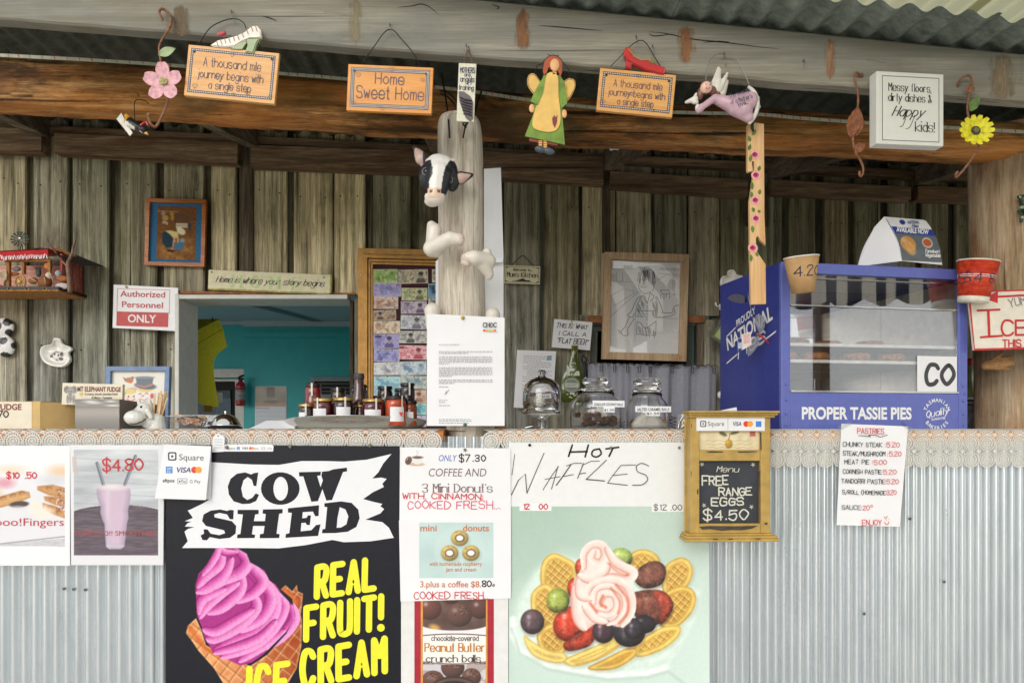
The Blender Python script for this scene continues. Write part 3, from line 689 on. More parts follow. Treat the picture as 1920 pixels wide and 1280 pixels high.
stain(668, -5, 84, 13, (168, 152, 116), (140, 130, 104), 7); stain(1880, 100, 190, 30, (176, 160, 132), (120, 100, 76), 8); stain(338, 10, 70, 22, (136, 114, 88), (104, 90, 70), 9)
NAILS = [(434, 20, 38), (731, 44, 60), (874, 83, 96), (1193, 66, 82), (1358, 98, 112), (1224, 84, 100), (1508, 112, 126)]
for (x, y0, y1) in NAILS:
    mb = MB(); a, b = W(x, y0, -.13), W(x-1, y1, -.135); mb.tube([a, b], .0013, 6); mb.tube([Vector((a.x, -.118, a.z)), a], .0013, 6); put(fas, 'nail', mb, STEELW)
CRK = mat('dark_crack', (44, 38, 32), .9, bump=0)  # dark brown for the drawn crack lines in the fascia
for L in ([(1216, 60), (1240, 62), (1262, 66), (1300, 74), (1360, 80), (1420, 88), (1462, 92)], [(1216, 63), (1228, 68), (1262, 64)], [(1318, 80), (1344, 78), (1368, 79)], [(745, 14), (770, 12), (790, 8), (806, 14), (822, 28)], [(920, 8), (936, 14), (930, 18)], [(490, 30), (505, 34), (520, 40)], [(1625, 112), (1660, 118)], [(60, -30), (90, -28)], [(1010, 48), (1060, 52), (1130, 58)]):
    tq = [W(a, b, -.1206) for a, b in smooth_pts([Vector(p) for p in L], n=3)]; mb = MB(); mb.ribbon([(v.x, v.z) for v in tq], [.0006+.0026*math.sin(math.pi*i/(len(tq)-1)) for i in range(len(tq))], -.1206, 'flat'); put(fas, 'crack', mb, CRK)
NLH = mat('nail_head', (34, 30, 28), .7)
for i, (x0, x1, b) in enumerate(front):
    if -60 < x0 < 1930:
        for x, y in ((x0+12, 330+.05*x0+(i*37) % 14), (x1-14, 334+.05*x0+(i*53) % 12), (x0+14, 640+(i*29) % 20)):
            if not (335 < x < 662 and y > 560) and not (1090 < x < 1320 and y > 590): mb = MB(); mb.lathe([(0, -.001), (.0028, -.0006), (.0032, .002)], W(x, y, 1.0925), 8, Matrix(((1, 0, 0), (0, 0, 1), (0, 1, 0)))); put(wall, 'nail_head', mb, NLH)
# ---- posts
PALEPOST = wood('pale_post_timber', (140, 127, 110), (210, 200, 184), (246, 240, 230), 'Z', 34, .07, bump=.7, cont=.8, blotch=[((136, 118, 96), 5, .5, .7, .55), ((94, 82, 70), 9, .6, .72, .6)], cracks=.55)
post = empty_thing('round_post', 'pale weathered round post carrying the model cow in the middle', 'post', W(872, 805, .105))
prof = []; mbp = MB(); pl = [(2400, 884, 45), (900, 884, 44.5), (805, 881, 44), (640, 869, 43.5), (480, 865, 43), (330, 864, 42.5), (270, 863, 42), (240, 862, 40.5), (226, 861, 37), (219, 860, 30), (216, 860, 12)]
pl2 = smooth_pts([(a, b, c) for a, b, c in pl], n=6); k = K(.105); vs = []; fs = []; NA = 40
for (py, px, r) in pl2:
    for j in range(NA):
        a = 2*math.pi*j/NA; nn = 1+noise.noise(Vector((math.cos(a)*1.4, math.sin(a)*1.4, py*.004)))*.05+noise.noise(Vector((math.cos(a)*6, math.sin(a)*6, py*.01)))*.012
        vs.append(((px-CX)*k+math.cos(a)*r*k*nn, .105+math.sin(a)*r*k*nn, max(0, EZ-(py-HY)*k)))
for i in range(len(pl2)-1):
    for j in range(NA): k2 = (j+1) % NA; fs.append((i*NA+j, (i+1)*NA+j, (i+1)*NA+k2, i*NA+k2))
put(post, 'post', MB().add(vs, [f[::-1] for f in fs], True), PALEPOST)
mb = MB(); DARKTIE = mat('black_cord', (26, 26, 24), .5)
for pts in ([(843, 259, .022), (842, 240, .018), (838, 200, .10), (828, 138, .17)], [(868, 259, .022), (872, 240, .015), (876, 232, .0), (880, 225, .02)], [(872, 236, .01), (876, 228, .005), (868, 232, .0), (874, 240, .01)], [(826, 170, .19), (840, 174, .12), (856, 190, .06)], [(826, 176, .19), (842, 184, .12), (856, 203, .06)], [(890, 215, .05), (896, 190, .15), (903, 172, .20)]):
    mb.tube(smooth_pts([W(a, b, c) for a, b, c in pts]), .0028, 6)
put(post, 'cord_tie', mb, DARKTIE)
rp = empty_thing('round_post', 'thick pale brown round post at the right end of the counter', 'post', W(1892, 805, .36))
RPM = wood('brown_post_timber', (116, 94, 68), (190, 164, 132), (232, 214, 186), 'Z', 26, .06, bump=.7, cont=.8, blotch=[((150, 98, 54), 6, .47, .6, .75), ((112, 106, 98), 3.5, .48, .66, .7), ((96, 70, 48), 9, .56, .7, .6)], cracks=.8)
pl2 = smooth_pts([(2400, 1908, 72), (805, 1906, 70), (640, 1902, 69), (480, 1898, 70), (370, 1898, 70), (310, 1897, 70), (250, 1896, 70)], n=6); k = K(.36); vs = []; fs = []
for (py, px, r) in pl2:
    for j in range(NA):
        a = 2*math.pi*j/NA; nn = 1+noise.noise(Vector((math.cos(a)*1.4+5, math.sin(a)*1.4, py*.004)))*.05
        vs.append(((px-CX)*k+math.cos(a)*r*k*nn, .36+math.sin(a)*r*k*nn, max(0, EZ-(py-HY)*k)))
for i in range(len(pl2)-1):
    for j in range(NA): k2 = (j+1) % NA; fs.append((i*NA+j, i*NA+k2, (i+1)*NA+k2, (i+1)*NA+j))
put(rp, 'post', MB().add(vs, fs, True), RPM)
# ---- counter
ORW = wood('orange_counter_timber', (150, 92, 44), (196, 132, 72), (222, 166, 104), 'X', 16, .08, bump=.2, coat=.2)
ctr = empty_thing('counter', 'long shop counter with timber top and corrugated iron front', 'counter', (0, .25, 0))
ZT = EZ-(805-HY)*K(0)
def nosing(x0, x1, rad=.018, depth=.56):
    pr = [(depth, ZT-.035), (depth, ZT)]+[(rad-rad*math.sin(a), ZT-rad+rad*math.cos(a)) for a in [math.pi/2*i/6 for i in range(7)]]+[(0, ZT-.035)]
    n = len(pr); vs = [(x, y, z) for x in (x0, x1) for y, z in pr]
    return MB().add(vs, [(i, (i+1) % n, n+(i+1) % n, n+i) for i in range(n)]+[tuple(range(n))[::-1], tuple(range(n, 2*n))])
k0 = K(0); X0 = lambda px: (px-CX)*k0
put(ctr, 'counter_top', nosing(X0(-80), X0(831)), ORW); put(ctr, 'counter_top', nosing(X0(926), X0(2000)), ORW)
GALV = galv('galvanised_iron', (206, 213, 218), (218, 224, 227), .3, .7)
def front_sheet(x0, x1, ptop, pitch, amp, Y, dx=0, lean=0):
    n = int((x1-x0)/pitch*12); vs = []; fs = []
    for z in (0, EZ-(ptop-HY)*k0):
        for i in range(n+1):
            px = x0+(x1-x0)*i/n; w = 2*abs(math.sin(math.pi*(px-dx)/pitch))**.7-1
            vs.append((X0(px), Y-amp*w, z))
    for i in range(n): fs.append((i, i+1, n+2+i, n+1+i))
    return MB().add(vs, fs, True)
for (a, b, t, p, am, Y, dx) in ((-90, 322, 826, 20.2, .0042, .028, 3), (318, 690, 826, 17, .0042, .0265, 0), (686, 1040, 818, 16, .0042, .028, 0), (1034, 1410, 826, 15.4, .0042, .0265, 4), (1406, 1874, 826, 15.4, .0044, .028, 6), (1870.5, 2010, 826, 15.2, .0044, .0225, 0)):
    put(ctr, 'corrugated_sheet', front_sheet(a, b, t, p, am*2.1, Y+.0045, dx), GALV)
mb = MB(); mb.rbox(X0(905), X0(948), .11, .3, ZT-.03, ZT+.012, .002); put(ctr, 'brace_block', mb, mat('brown_block', (150, 108, 78), .7, var=.1))
# screws in the sheets
SCREW = mat('screw_head', (110, 116, 120), .4, .7)
for (x, y) in ((1706, 972), (120, 1103), (138, 1104), (160, 1105), (1620, 1150), (1770, 1090)): mb = MB(); mb.lathe([(0, -.003), (.004, -.002), (.0045, .001)], W(x, y, .0185), 8, Matrix.Rotation(math.radians(90), 3, 'X')); put(ctr, 'screw', mb, SCREW)

# ---- awning across the yard (behind the photographer, mirrored in the glass)
awn = empty_thing('striped_awning', 'black and cream striped awning with scalloped hem across the yard', 'awning', (1, -4.2, 0))
AB = mat('black_canvas', (30, 30, 34), .8); AC = mat('cream_canvas', (226, 218, 200), .8)
zh_ = lambda x: EZ+.95+.0875*(max(x, 0)-1.5)
for mm, off in ((AB, 0), (AC, 1)):
    mb = MB(); i = off
    while i < 96:
        x = -7.5+i*.17; n = 6; sc = .51
        zh = zh_(x); top = zh+.42; vs = []; m = n+1
        for j in range(m):
            xx = x+.17*j/n; u = (xx/sc) % 1; vs += [(xx, -4.2+.02*math.sin(xx*9), zh_(xx)+.42), (xx, -4.2+.03*math.sin(xx*9), zh_(xx)-.085*math.sin(math.pi*u))]
        mb.add(vs, [(2*j, 2*j+1, 2*j+3, 2*j+2) for j in range(n)])
        mb.add([(x, -4.2, top), (x+.17, -4.2, top), (x+.17, -6.0, top+.75), (x, -6.0, top+.75)], [(0, 1, 2, 3)]); i += 2
    put(awn, 'canvas_stripes', mb, mm)
for x in (-5.5, -2.2, 1.6, 3.3, 5.2, 7.6):
    mb = MB(); mb.rbox(x-.06, x+.06, -4.42, -4.3, 0, zh_(x)+.42, .005); put(awn, 'awning_post', mb, mat('brown_awning_post', (104, 84, 66), .7))
# ================================================================ lace cloths on the counter edge
LACE = mat('cream_crochet', (219, 217, 209), .85, var=.05, bump=.5, scale=160)
NR = .018/k0
def lmap(u, s, off=.0016):
    """u px along the counter, s px of cloth from the top round the nose and down"""
    x = X0(u)
    if s < 0: return (x, .018-s*k0, ZT+off)
    if s < NR*math.pi/2:
        a = s/NR; r = .018+off; return (x, .018-r*math.sin(a), ZT-.018+r*math.cos(a))
    return (x, -off, ZT-.018-(s-NR*math.pi/2)*k0)
def s_of(y): return NR*math.pi/2+(y-805-NR)
def doily(R, u0, s0, n=30):
    mb = MB()
    def ann(r0, r1, m, lift=0):
        vs = []; 
        for i in range(m):
            a = 2*math.pi*i/m
            for r in (r0, r1): vs.append(lmap(u0+R*r*math.cos(a), s0+R*r*math.sin(a), .0016+lift))
        mb.add(vs, [(2*i, 2*i+1, 2*((i+1) % m)+1, 2*((i+1) % m)) for i in range(m)])
    def bars(r0, r1, m, w, ph=0, lift=0):
        for i in range(m):
            a = 2*math.pi*(i+ph)/m; c, s = math.cos(a), math.sin(a); q = []
            for r, sg in ((r0, -1), (r1, -1), (r1, 1), (r0, 1)): q.append(lmap(u0+R*(r*c-sg*w*s), s0+R*(r*s+sg*w*c), .0016+lift))
            mb.add(q, [(0, 1, 2, 3)])
    ann(.86, 1.0, n, .0007); bars(.72, .87, 20, .045); ann(.56, .73, n, .0005); bars(.43, .57, 18, .038); ann(.3, .45, 20, .0004); bars(.1, .31, 10, .04); mb.disc; ann(.001, .12, 10, .0004)
    return mb
def motif(R, u0, s0):
    mb = MB()
    for i in range(8):
        a = math.pi/4*i; L = R*(.62 if i % 2 == 0 else .42); c, s = math.cos(a), math.sin(a); w = R*.075
        mb.add([lmap(u0-s*w, s0+c*w, .001), lmap(u0+L*c-s*w*.6, s0+L*s+c*w*.6, .001), lmap(u0+L*c+s*w*.6, s0+L*s-c*w*.6, .001), lmap(u0+s*w, s0-c*w, .001)], [(0, 1, 2, 3)])
    r = R*.2; mb.add([lmap(u0+r*math.cos(a), s0+r*math.sin(a), .0014) for a in [math.pi/4*j for j in range(8)]], [tuple(range(8))])
    return mb
def lace(label, us, rows, R, group='lace cloths along the counter edge'):
    root = empty_thing('lace_tablecloth', label, 'tablecloth', (X0(sum(us)/len(us)), .0, ZT), group)
    for s in rows:
        me = doily(R, 0, s).mesh('doily', LACE)
        for u in us: o = link('doily', me, root); o.location = Vector((X0(u)-X0(0), 0, 0))-root.location
    pit = us[1]-us[0]; rp_ = rows[1]-rows[0]
    for s in [rows[0]-rp_/2]+[r+rp_/2 for r in rows[:-1]]:
        me = motif(R, 0, s).mesh('crochet_star', LACE)
        for u in us[:-1]: o = link('crochet_star', me, root); o.location = Vector((X0(u+pit/2)-X0(0), 0, 0))-root.location
    mb = MB(); us_ = sorted(us); n_ = 24; a_, b_ = max(us_[0]-R, -70), us_[-1]+R; S = [-330, rows[0]-R*.7]
    mb.add([lmap(u, s, .0007) for u in (a_, b_) for s in S], [(0, 1, 3, 2)]); o = link('cloth_field', mb.mesh('cloth_field', LACE), root); o.location = -Vector(root.location)
    return root
lace('cream crochet lace cloth over the left stretch of counter, under the jam tray', [810.4-35.7*i for i in range(25)], [s_of(827)-35.7, s_of(827)], 17.9)
lace('cream crochet lace cloth over the middle stretch of counter, under the glass jars', [921+35.2*i for i in range(11)], [s_of(827)-35, s_of(827)], 17.7)
lace('cream crochet lace cloth hanging two roundels deep below the blue pie warmer', [1456+30.3*i for i in range(18)], [s_of(830)-30.4, s_of(830), s_of(861)], 15.3)

# ================================================================ posters and cards on the front
FY = -.010
BL = mat('blue_print', (52, 92, 190), .5, bump=0); BROWNT = mat('brown_print', (122, 92, 92), .5, bump=0); ORG = mat('terracotta_print', (196, 116, 72), .5, bump=0); DKB = mat('dark_brown_print', (62, 38, 32), .5, bump=0)
def lettering(t, m, fn, name='lettering', parent=None):
    mb = MB(); fn(mb); o = t.part(name, mb, m, parent); return o
def sheet(t, pts, m, d=0, th=.0012, name='sheet', curl=0):
    mb = MB(); t.poly(mb, pts, d, d+th); return t.part(name, mb, m)
# --- waffle fingers poster
t = T('waffle_poster', 'laminated picture of waffle fingers marked $10.50 at the far left end', 'poster', 35, 948, FY)
cv = CV(-70, 836, 131, 1059, 1.1, (232, 231, 234)); n1 = cv.noise(40, 1)
cv.put(np.clip((cv.Y-868)/60, 0, 1)*(cv.Y < 1020)*(cv.X < 122)*.5, (214, 214, 220))
for (x, y, rx, ry, c, so) in ((8, 905, 18, 9, (214, 140, 160), 5), (112, 884, 20, 11, (226, 190, 150), 7), (20, 880, 20, 6, (232, 206, 176), 6), (-30, 930, 30, 20, (222, 176, 130), 8), (100, 900, 26, 10, (206, 208, 216), 6)): cv.put(cv.ell(x, y, rx, ry, 0, so)*.85, c)
def waffle(poly, c, holes, rot=0):
    cv.put(cv.poly(poly, 1.0), c); sh = np.clip(cv.sd/7, 0, 1); m = cv.poly(poly)
    cv.put(m*(1-sh)*.6, (168, 106, 58)); cv.put(m*np.clip(cv.noise(7, 4)-.45, 0, 1)*.9, (228, 190, 140))
    for (x, y) in holes: cv.put(cv.ell(x, y, 6, 3.6, rot, 1.2)*.85, (146, 86, 42)); cv.put(cv.ell(x+.8, y+1.4, 4, 2, rot, 1.2)*.8, (206, 160, 104))
waffle([(-20, 936), (0, 930), (40, 919), (55, 922), (57, 932), (30, 944), (-20, 956)], (205, 158, 100), [(6, 933), (24, 928), (41, 924)], -14)
cv.put(cv.ell(36, 945, 18, 6, -5, 1), (62, 46, 50)); cv.put(cv.ell(34, 951, 15, 3.5, 0, 2)*.7, (214, 208, 214))
waffle([(70, 911), (98, 908), (123, 914), (123, 932), (92, 928), (70, 918)], (200, 148, 90), [(92, 915), (110, 920)], 8)
waffle([(82, 930), (123, 930), (123, 950), (104, 946), (84, 938)], (196, 142, 86), [(98, 936), (114, 941)], 14)
waffle([(80, 942), (104, 948), (123, 956), (123, 972), (96, 962), (80, 952)], (206, 154, 96), [(94, 951), (110, 959)], 20)
r_ = np.random.RandomState(5)
for i in range(46): x, y = r_.uniform(106, 123), r_.uniform(918, 962); cv.line([(x, y), (x+r_.uniform(-3, 3), y+r_.uniform(-3, 3))], 1.3, [(112, 70, 92), (206, 150, 160), (90, 54, 50), (240, 225, 220)][i % 4])
cv.put(cv.ell(78, 960, 22, 13, 0, 4)*(.55+.45*cv.noise(6, 8)), (240, 226, 214)); cv.put(cv.ell(66, 946, 9, 8, 0, 3)*.8, (238, 226, 206))
cv.put(cv.poly([(-70, 984), (122, 1000), (122, 1004), (-70, 1020)], 2)*.0, (0, 0, 0)); cv.put(((cv.Y > 1019-.09*(cv.X+0)) & (cv.Y < 1023) & (cv.X < 122)) * 1.0, (200, 200, 204)); cv.line([(-70, 1022), (0, 1019), (122, 1005)], 2.2, (150, 150, 156)); cv.put((cv.noise(3, 9, .3, 3) > .6)*((cv.Y > 1020-.09*cv.X) & (cv.Y < 1024) & (cv.X < 122))*.5, (170, 168, 170))
cv.put(((cv.Y > 1024) | (cv.X > 122))*1.0, (233, 233, 236))
sheet(t, [(-72, 835), (132, 835), (131, 1060), (-72, 1060)], LAM, .0006); t.part('print', cv.mesh(t, 0, 'print', PRINTG))
RT = mat('red_print', (186, 52, 66), .5, bump=0)
lettering(t, RT, lambda mb: t.text(mb, 'mooo!Fingers', 120, 985, 14, -.001, 'R', width=150)); lettering(t, RED, lambda mb: t.hand(mb, '$10', 13, 896, 11, 2, -.001, jit=.1)); lettering(t, RED, lambda mb: (t.hand(mb, '.50', 48, 896, 11, 2, -.001, jit=.1, gap=1.6)))
# --- smoothie poster in a plastic sleeve
t = T('smoothie_poster', 'plastic sleeved picture of a lilac smoothie with two straws marked $4.80', 'poster', 219, 947, FY-.001)
cv = CV(134, 836, 306, 1057, 1.0, (234, 234, 238)); IM = (cv.X > 138) & (cv.X < 297) & (cv.Y > 842) & (cv.Y < 1041)
nb = cv.noise(26, 2, .35, 1.6); nf = cv.noise(5, 3, .25, 2)
cv.put(IM*1.0, np.stack([202+34*(nb-.5)*2+14*(nf-.5), 206+34*(nb-.5)*2+14*(nf-.5), 212+30*(nb-.5)*2+14*(nf-.5)], -1))
for y in (862, 884, 905, 927, 946): cv.put(IM*np.exp(-((cv.Y-y-.04*(cv.X-220))/1.2)**2)*.4, (160, 164, 172))
tab = (cv.Y > 972-26*np.sqrt(np.clip(1-((cv.X-222)/100)**2, 0, 1)))
cv.put(IM*tab*1.0, np.stack([92+60*(nf-.5), 76+54*(nf-.5), 92+54*(nf-.5)], -1))
for y in (966, 984, 1004, 1022): cv.put(IM*tab*np.exp(-((cv.Y-y-3*np.sin(cv.X/40))/1.0)**2)*.5, (56, 46, 60))
cv.put(cv.poly([(135, 856), (143, 854), (146, 890), (137, 884)], 1)*.8, (206, 186, 184))
for a, b in (((182, 868), (195, 912)), ((254, 855), (234, 908))): cv.line([a, b], 6, (104, 108, 124)); cv.line([(a[0]+1.3, a[1]), (b[0]+1.3, b[1])], 1.6, (168, 172, 184))
gp = [(181, 915), (182, 930), (186, 944), (189, 950), (188, 960), (192, 974), (196, 982), (197, 1004), (199, 1024), (205, 1029), (226, 1029), (233, 1024), (236, 1004), (238, 982), (241, 970), (240, 956), (243, 944), (245, 930), (244, 915), (228, 910), (198, 910)]
m = cv.poly(gp, 1.0); e = np.clip(cv.sd/12, 0, 1); cv.put(m, np.stack([176+38*e, 156+34*e, 184+26*e], -1)); cv.put(m*np.exp(-((cv.X-202)/5)**2)*.35, (238, 226, 238)); cv.put(cv.ell(213, 914, 31, 6, 0, 2), (226, 212, 220)); cv.put(cv.ell(208, 912, 15, 3.5, 0, 2)*.8, (240, 232, 236))
cv.put(m*(cv.Y > 1020)*.5, (214, 214, 226)); cv.put(cv.ell(215, 1032, 24, 4, 0, 2)*.35, (60, 46, 62))
sheet(t, [(132, 834), (308, 834), (306, 1059), (133, 1059)], LAM, .0006); t.part('print', cv.mesh(t, 0, 'print', PRINTG))
lettering(t, mat('red_print', 0), lambda mb: t.text(mb, 'YUMOOO!! SMOOTHIES', 216, 1004, 9.5, -.001, 'C', width=154)); lettering(t, RED, lambda mb: t.hand(mb, '$4', 193, 882, 21, 3, -.001, jit=.08)); lettering(t, RED, lambda mb: t.hand(mb, '.80', 231, 881, 21, 3, -.0012, jit=.08))
SLEEVE = panem('plastic_sleeve', .05, .4)
mb = MB(); n = 16; vs = []
for j in range(n+1):
    for i in range(n+1):
        x, y = 131+178*i/n, 834+225*j/n; vs.append(tuple(t.p(x, y, -.0032+.0011*noise.noise(Vector((x*.05, y*.035, 2))))))
mb.add(vs, [(j*(n+1)+i, (j+1)*(n+1)+i, (j+1)*(n+1)+i+1, j*(n+1)+i+1) for j in range(n) for i in range(n)], True); t.part('sleeve', mb, SLEEVE)
# --- payment marks
MCR = mat('red_mark', (214, 60, 44), .5, bump=0); MCO = mat('orange_mark', (240, 160, 50), .5, bump=0); NAVY = mat('navy_print', (36, 52, 112), .5, bump=0); AMX = mat('light_blue_mark', (70, 130, 206), .5, bump=0); CHAR = mat('charcoal_print', (62, 62, 66), .5, bump=0)
def sq_logo(t, mb, x, y, s, d):
    """outlined rounded square round a dark dot, left-top corner x,y, size s"""
    def rr(x0, y0, x1, y1, r): return [p for cx, cy, a0 in ((x1-r, y1-r, 0), (x0+r, y1-r, 90), (x0+r, y0+r, 180), (x1-r, y0+r, 270)) for p in [(cx+r*math.cos(math.radians(a0+a)), cy+r*math.sin(math.radians(a0+a))) for a in (0, 30, 60, 90)]]
    w = s*.16; t.poly(mb, [rr(x, y, x+s, y+s, s*.2), rr(x+w, y+w, x+s-w, y+s-w, s*.1)], d); t.poly(mb, rr(x+s*.37, y+s*.37, x+s*.63, y+s*.63, s*.06), d)
def cards(t, x, y, h, d, gap=1.0, order='amv'):
    """card marks in a row centred on y"""
    for ch in order:
        if ch == 'a':
            mb = MB(); t.box(mb, x, y-h*.6, x+h*1.2, y+h*.6, d, d+.0002); o = t.part('card_mark', mb, AMX); mb = MB(); t.text(mb, 'AM', x+h*.6, y-h*.02, h*.38, d-.0004); t.text(mb, 'EX', x+h*.6, y+h*.5, h*.38, d-.0004); t.part('lettering', mb, WHITEP); x += h*1.2+h*gap
        if ch == 'v':
            mb = MB(); t.text(mb, 'VISA', x, y+h*.45, h*.9, d, 'L', bold=.02, shear=.22); t.part('lettering', mb, NAVY); x += h*2.3+h*gap
        if ch == 'm':
            mb = MB(); t.edisc(mb, x+h*.5, y, h*.58, h*.58, d); t.part('card_mark', mb, MCR); mb = MB(); t.edisc(mb, x+h*1.25, y, h*.58, h*.58, d-.0003); t.part('card_mark', mb, MCO); x += h*1.9+h*gap
t = T('payment_card', 'white folded payment card leaning at the top left corner of the black board', 'card', 343, 936, -.03)
m_ = MB(); t.poly(m_, [(308, 833), (396, 836), (386, 937), (290, 934)], 0, .0008); t.part('front_leaf', m_, PAPER)
m_ = MB(); a = [t.p(308, 833, .001), t.p(396, 836, .001), t.p(391, 937, .016), t.p(297, 934, .016)]; m_.add(a, [(0, 3, 2, 1)]); t.part('back_leaf', m_, PAPER)
lettering(t, CHAR, lambda mb: (sq_logo(t, mb, 315, 847, 16, -.0004), t.text(mb, 'Square', 336, 862, 11, -.0004, 'L', width=46, rot=1)))
cards(t, 311, 880.5, 10.5, -.0004, .55, 'avm')
lettering(t, CHAR, lambda mb: (t.text(mb, 'eftpos', 305, 903.5, 6.5, -.0004, 'L', bold=.02, width=22), t.text(mb, 'Pay', 340, 904, 5, -.0004, 'L', width=9), t.frame(mb, 333, 896.5, 351, 906.5, .7, -.0004, None), t.edisc(mb, 337, 902, 1.6, 1.8, -.0004, 8), t.text(mb, 'G Pay', 356, 905, 6, -.0004, 'L', width=20)))
# --- swing tag
t = T('paper_tag', 'small blank white swing tag hanging over the lace beside the payment card', 'tag', 409, 832, -.012, tilt=2)
sheet(t, [(403, 815), (408, 812), (414, 815), (421, 819), (420, 846), (398, 848), (399, 820)], PAPER); lettering(t, GREYINK, lambda mb: [t.line(mb, [(402, y), (417, y-.5)], .6, -.0006) for y in (824, 829, 834, 839)], 'print')
mb = MB(); t.edisc(mb, 408.5, 817, 1.4, 1.4, -.0006, 8); t.part('hole', mb, CHAR)
# --- black ice cream board
BOARD = mat('black_board', (29, 30, 38), .42, var=.06, bump=.06, scale=60, spec=.2)
t = T('ice_cream_board', 'big black board with white banner and pink ice cream cone picture', 'sign', 530, 1290, FY)
Z = lambda L: [(300+x/2.783, 820+y/2.783) for x, y in L]
m_ = MB(); t.poly(m_, [(311, 834), (396, 834), (749, 836), (751, 1420), (310, 1420)], 0, .003); t.part('board', m_, BOARD)
m_ = MB(); t.poly(m_, Z([(262,128),(480,140),(620,142),(740,122),(860,122),(960,125),(1080,115),(1208,85),(1165,135),(1140,180),(1108,213),(1155,208),(1183,215),(1160,240),(1168,257),(1110,285),(1060,320),(1115,335),(1160,345),(1150,358),(1170,372),(1150,395),(1072,427),(1160,440),(1195,470),(1220,522),(1100,540),(960,545),(900,533),(760,560),(620,577),(400,575),(115,575),(145,540),(128,490),(145,476),(180,466),(130,463),(145,445),(165,438),(130,435),(172,418),(145,380),(165,372),(220,345),(262,320)]), -.0003); t.part('banner', m_, mat('white_banner', (228, 229, 233), .4, var=.01, bump=0))
el = lambda cx, cy, rx, ry, n=26: [(cx+rx*math.cos(2*math.pi*i/n), cy+ry*math.sin(2*math.pi*i/n)) for i in range(n)]
m_ = MB()
Cc = [(513,182),(503,252),(489,252),(480,220),(458,205),(436,222),(424,265),(433,308),(456,325),(482,313),(500,290),(517,298),(502,330),(470,344),(430,346),(385,332),(360,297),(354,255),(368,215),(402,188),(445,181),(475,192),(492,184)]
t.poly(m_, Z(Cc), -.0006); t.poly(m_, [Z(el(628, 265, 101, 85)), Z(el(630, 266, 38, 62))], -.0006)
t.poly(m_, Z([(725,180),(840,177),(838,197),(820,199),(838,258),(850,222),(842,198),(846,177),(880,174),(905,165),(975,156),(977,175),(955,180),(898,325),(868,328),(848,268),(824,331),(790,334),(748,202),(727,202)]), -.0006)
t.poly(m_, Z([(385,378),(383,425),(365,425),(350,400),(310,392),(283,400),(285,415),(330,425),(375,435),(398,460),(395,500),(365,522),(310,528),(260,518),(245,535),(222,533),(212,510),(230,500),(228,478),(248,478),(265,500),(310,508),(340,498),(335,483),(290,472),(240,460),(220,435),(228,400),(265,380),(315,374),(350,382),(365,376)]), -.0006)
t.poly(m_, Z([(405,376),(515,376),(515,398),(497,400),(490,435),(548,435),(552,398),(535,395),(538,374),(640,372),(640,393),(622,397),(608,500),(625,503),(622,523),(520,524),(522,503),(540,500),(546,460),(486,460),(480,503),(497,507),(494,523),(402,524),(404,505),(420,502),(433,400),(405,398)]), -.0006)
t.poly(m_, Z([(668,368),(830,352),(828,408),(810,410),(798,385),(745,388),(742,420),(765,418),(772,405),(788,405),(782,455),(766,455),(760,443),(738,445),(734,488),(790,482),(815,455),(838,452),(825,512),(655,522),(657,502),(675,498),(688,392),(668,390)]), -.0006)
t.poly(m_, [Z([(858,342),(945,332),(1000,340),(1035,375),(1042,420),(1025,465),(980,490),(915,497),(845,498),(848,478),(862,475),(873,362),(858,360)]), Z([(938,362),(968,374),(983,410),(973,452),(945,468),(922,470),(926,420)])], -.0006)
t.part('lettering', m_, BOARD)
YEL = mat('yellow_print', (232, 228, 40), .5, var=.02, bump=0)
def brush(txt, x, y, h, width, rot, w):
    mb = MB(); t.hand(mb, txt, x, y, h, w, -.0004, 'L', shear=.17, rot=rot, gap=2.9, width=width, cap='round'); t.part('lettering', mb, YEL)
brush('REAL', 594, 1118, 54, 108, -8.5, 12); brush('FRUIT!', 574, 1198, 58, 142, -9, 12); brush('CREAM', 568, 1284, 60, 156, -10, 12.5); brush('ICE', 466, 1316, 62, 72, -8, 12.5)
cv = CV(344, 1008, 612, 1300, 1.0, (31, 32, 40))
zz = lambda L: [(300+x/2.783, 820+y/2.783) for x, y in L]
cone = zz([(145,980),(188,940),(215,1000),(240,1080),(310,1120),(380,1150),(440,1175),(470,1190),(560,1130),(660,1020),(705,930),(690,840),(630,790),(655,768),(690,800),(715,765),(720,800),(747,812),(742,870),(735,920),(742,960),(738,1090),(715,1200),(640,1330),(360,1330),(330,1280),(280,1200),(200,1110),(160,1050),(135,1020)])
m = cv.poly(cone, 1.0); dx = (cv.X-430)/150; dy = (cv.Y-1150)/150; nn = cv.noise(12, 5)
base = np.stack([232-70*np.clip(dx, 0, 1)-20*nn, 168-90*np.clip(dx, 0, 1)-34*nn, 112-70*np.clip(dx, 0, 1)-30*nn], -1); cv.put(m, base)
cv.put(m*np.exp(-(cv.sd/3)**2)*.55, (250, 214, 160))
for k_ in range(-8, 16):
    a = cv.X*.80+cv.Y*.6-k_*21-900; b = -cv.X*.62+cv.Y*.78-k_*21-520
    for q in (a, b): cv.put(m*np.exp(-(q/2.0)**2)*.5*(cv.Y > 1082+.0*cv.X), (150, 84, 44)); cv.put(m*np.exp(-((q-3)/1.6)**2)*.35*(cv.Y > 1082), (252, 222, 176))
for L in (zz([(150, 985), (200, 1050), (240, 1100), (320, 1140)]), zz([(640, 790), (705, 850), (690, 960), (620, 1060), (560, 1110)])): cv.line(L, 9, (206, 104, 44), 3, .8)
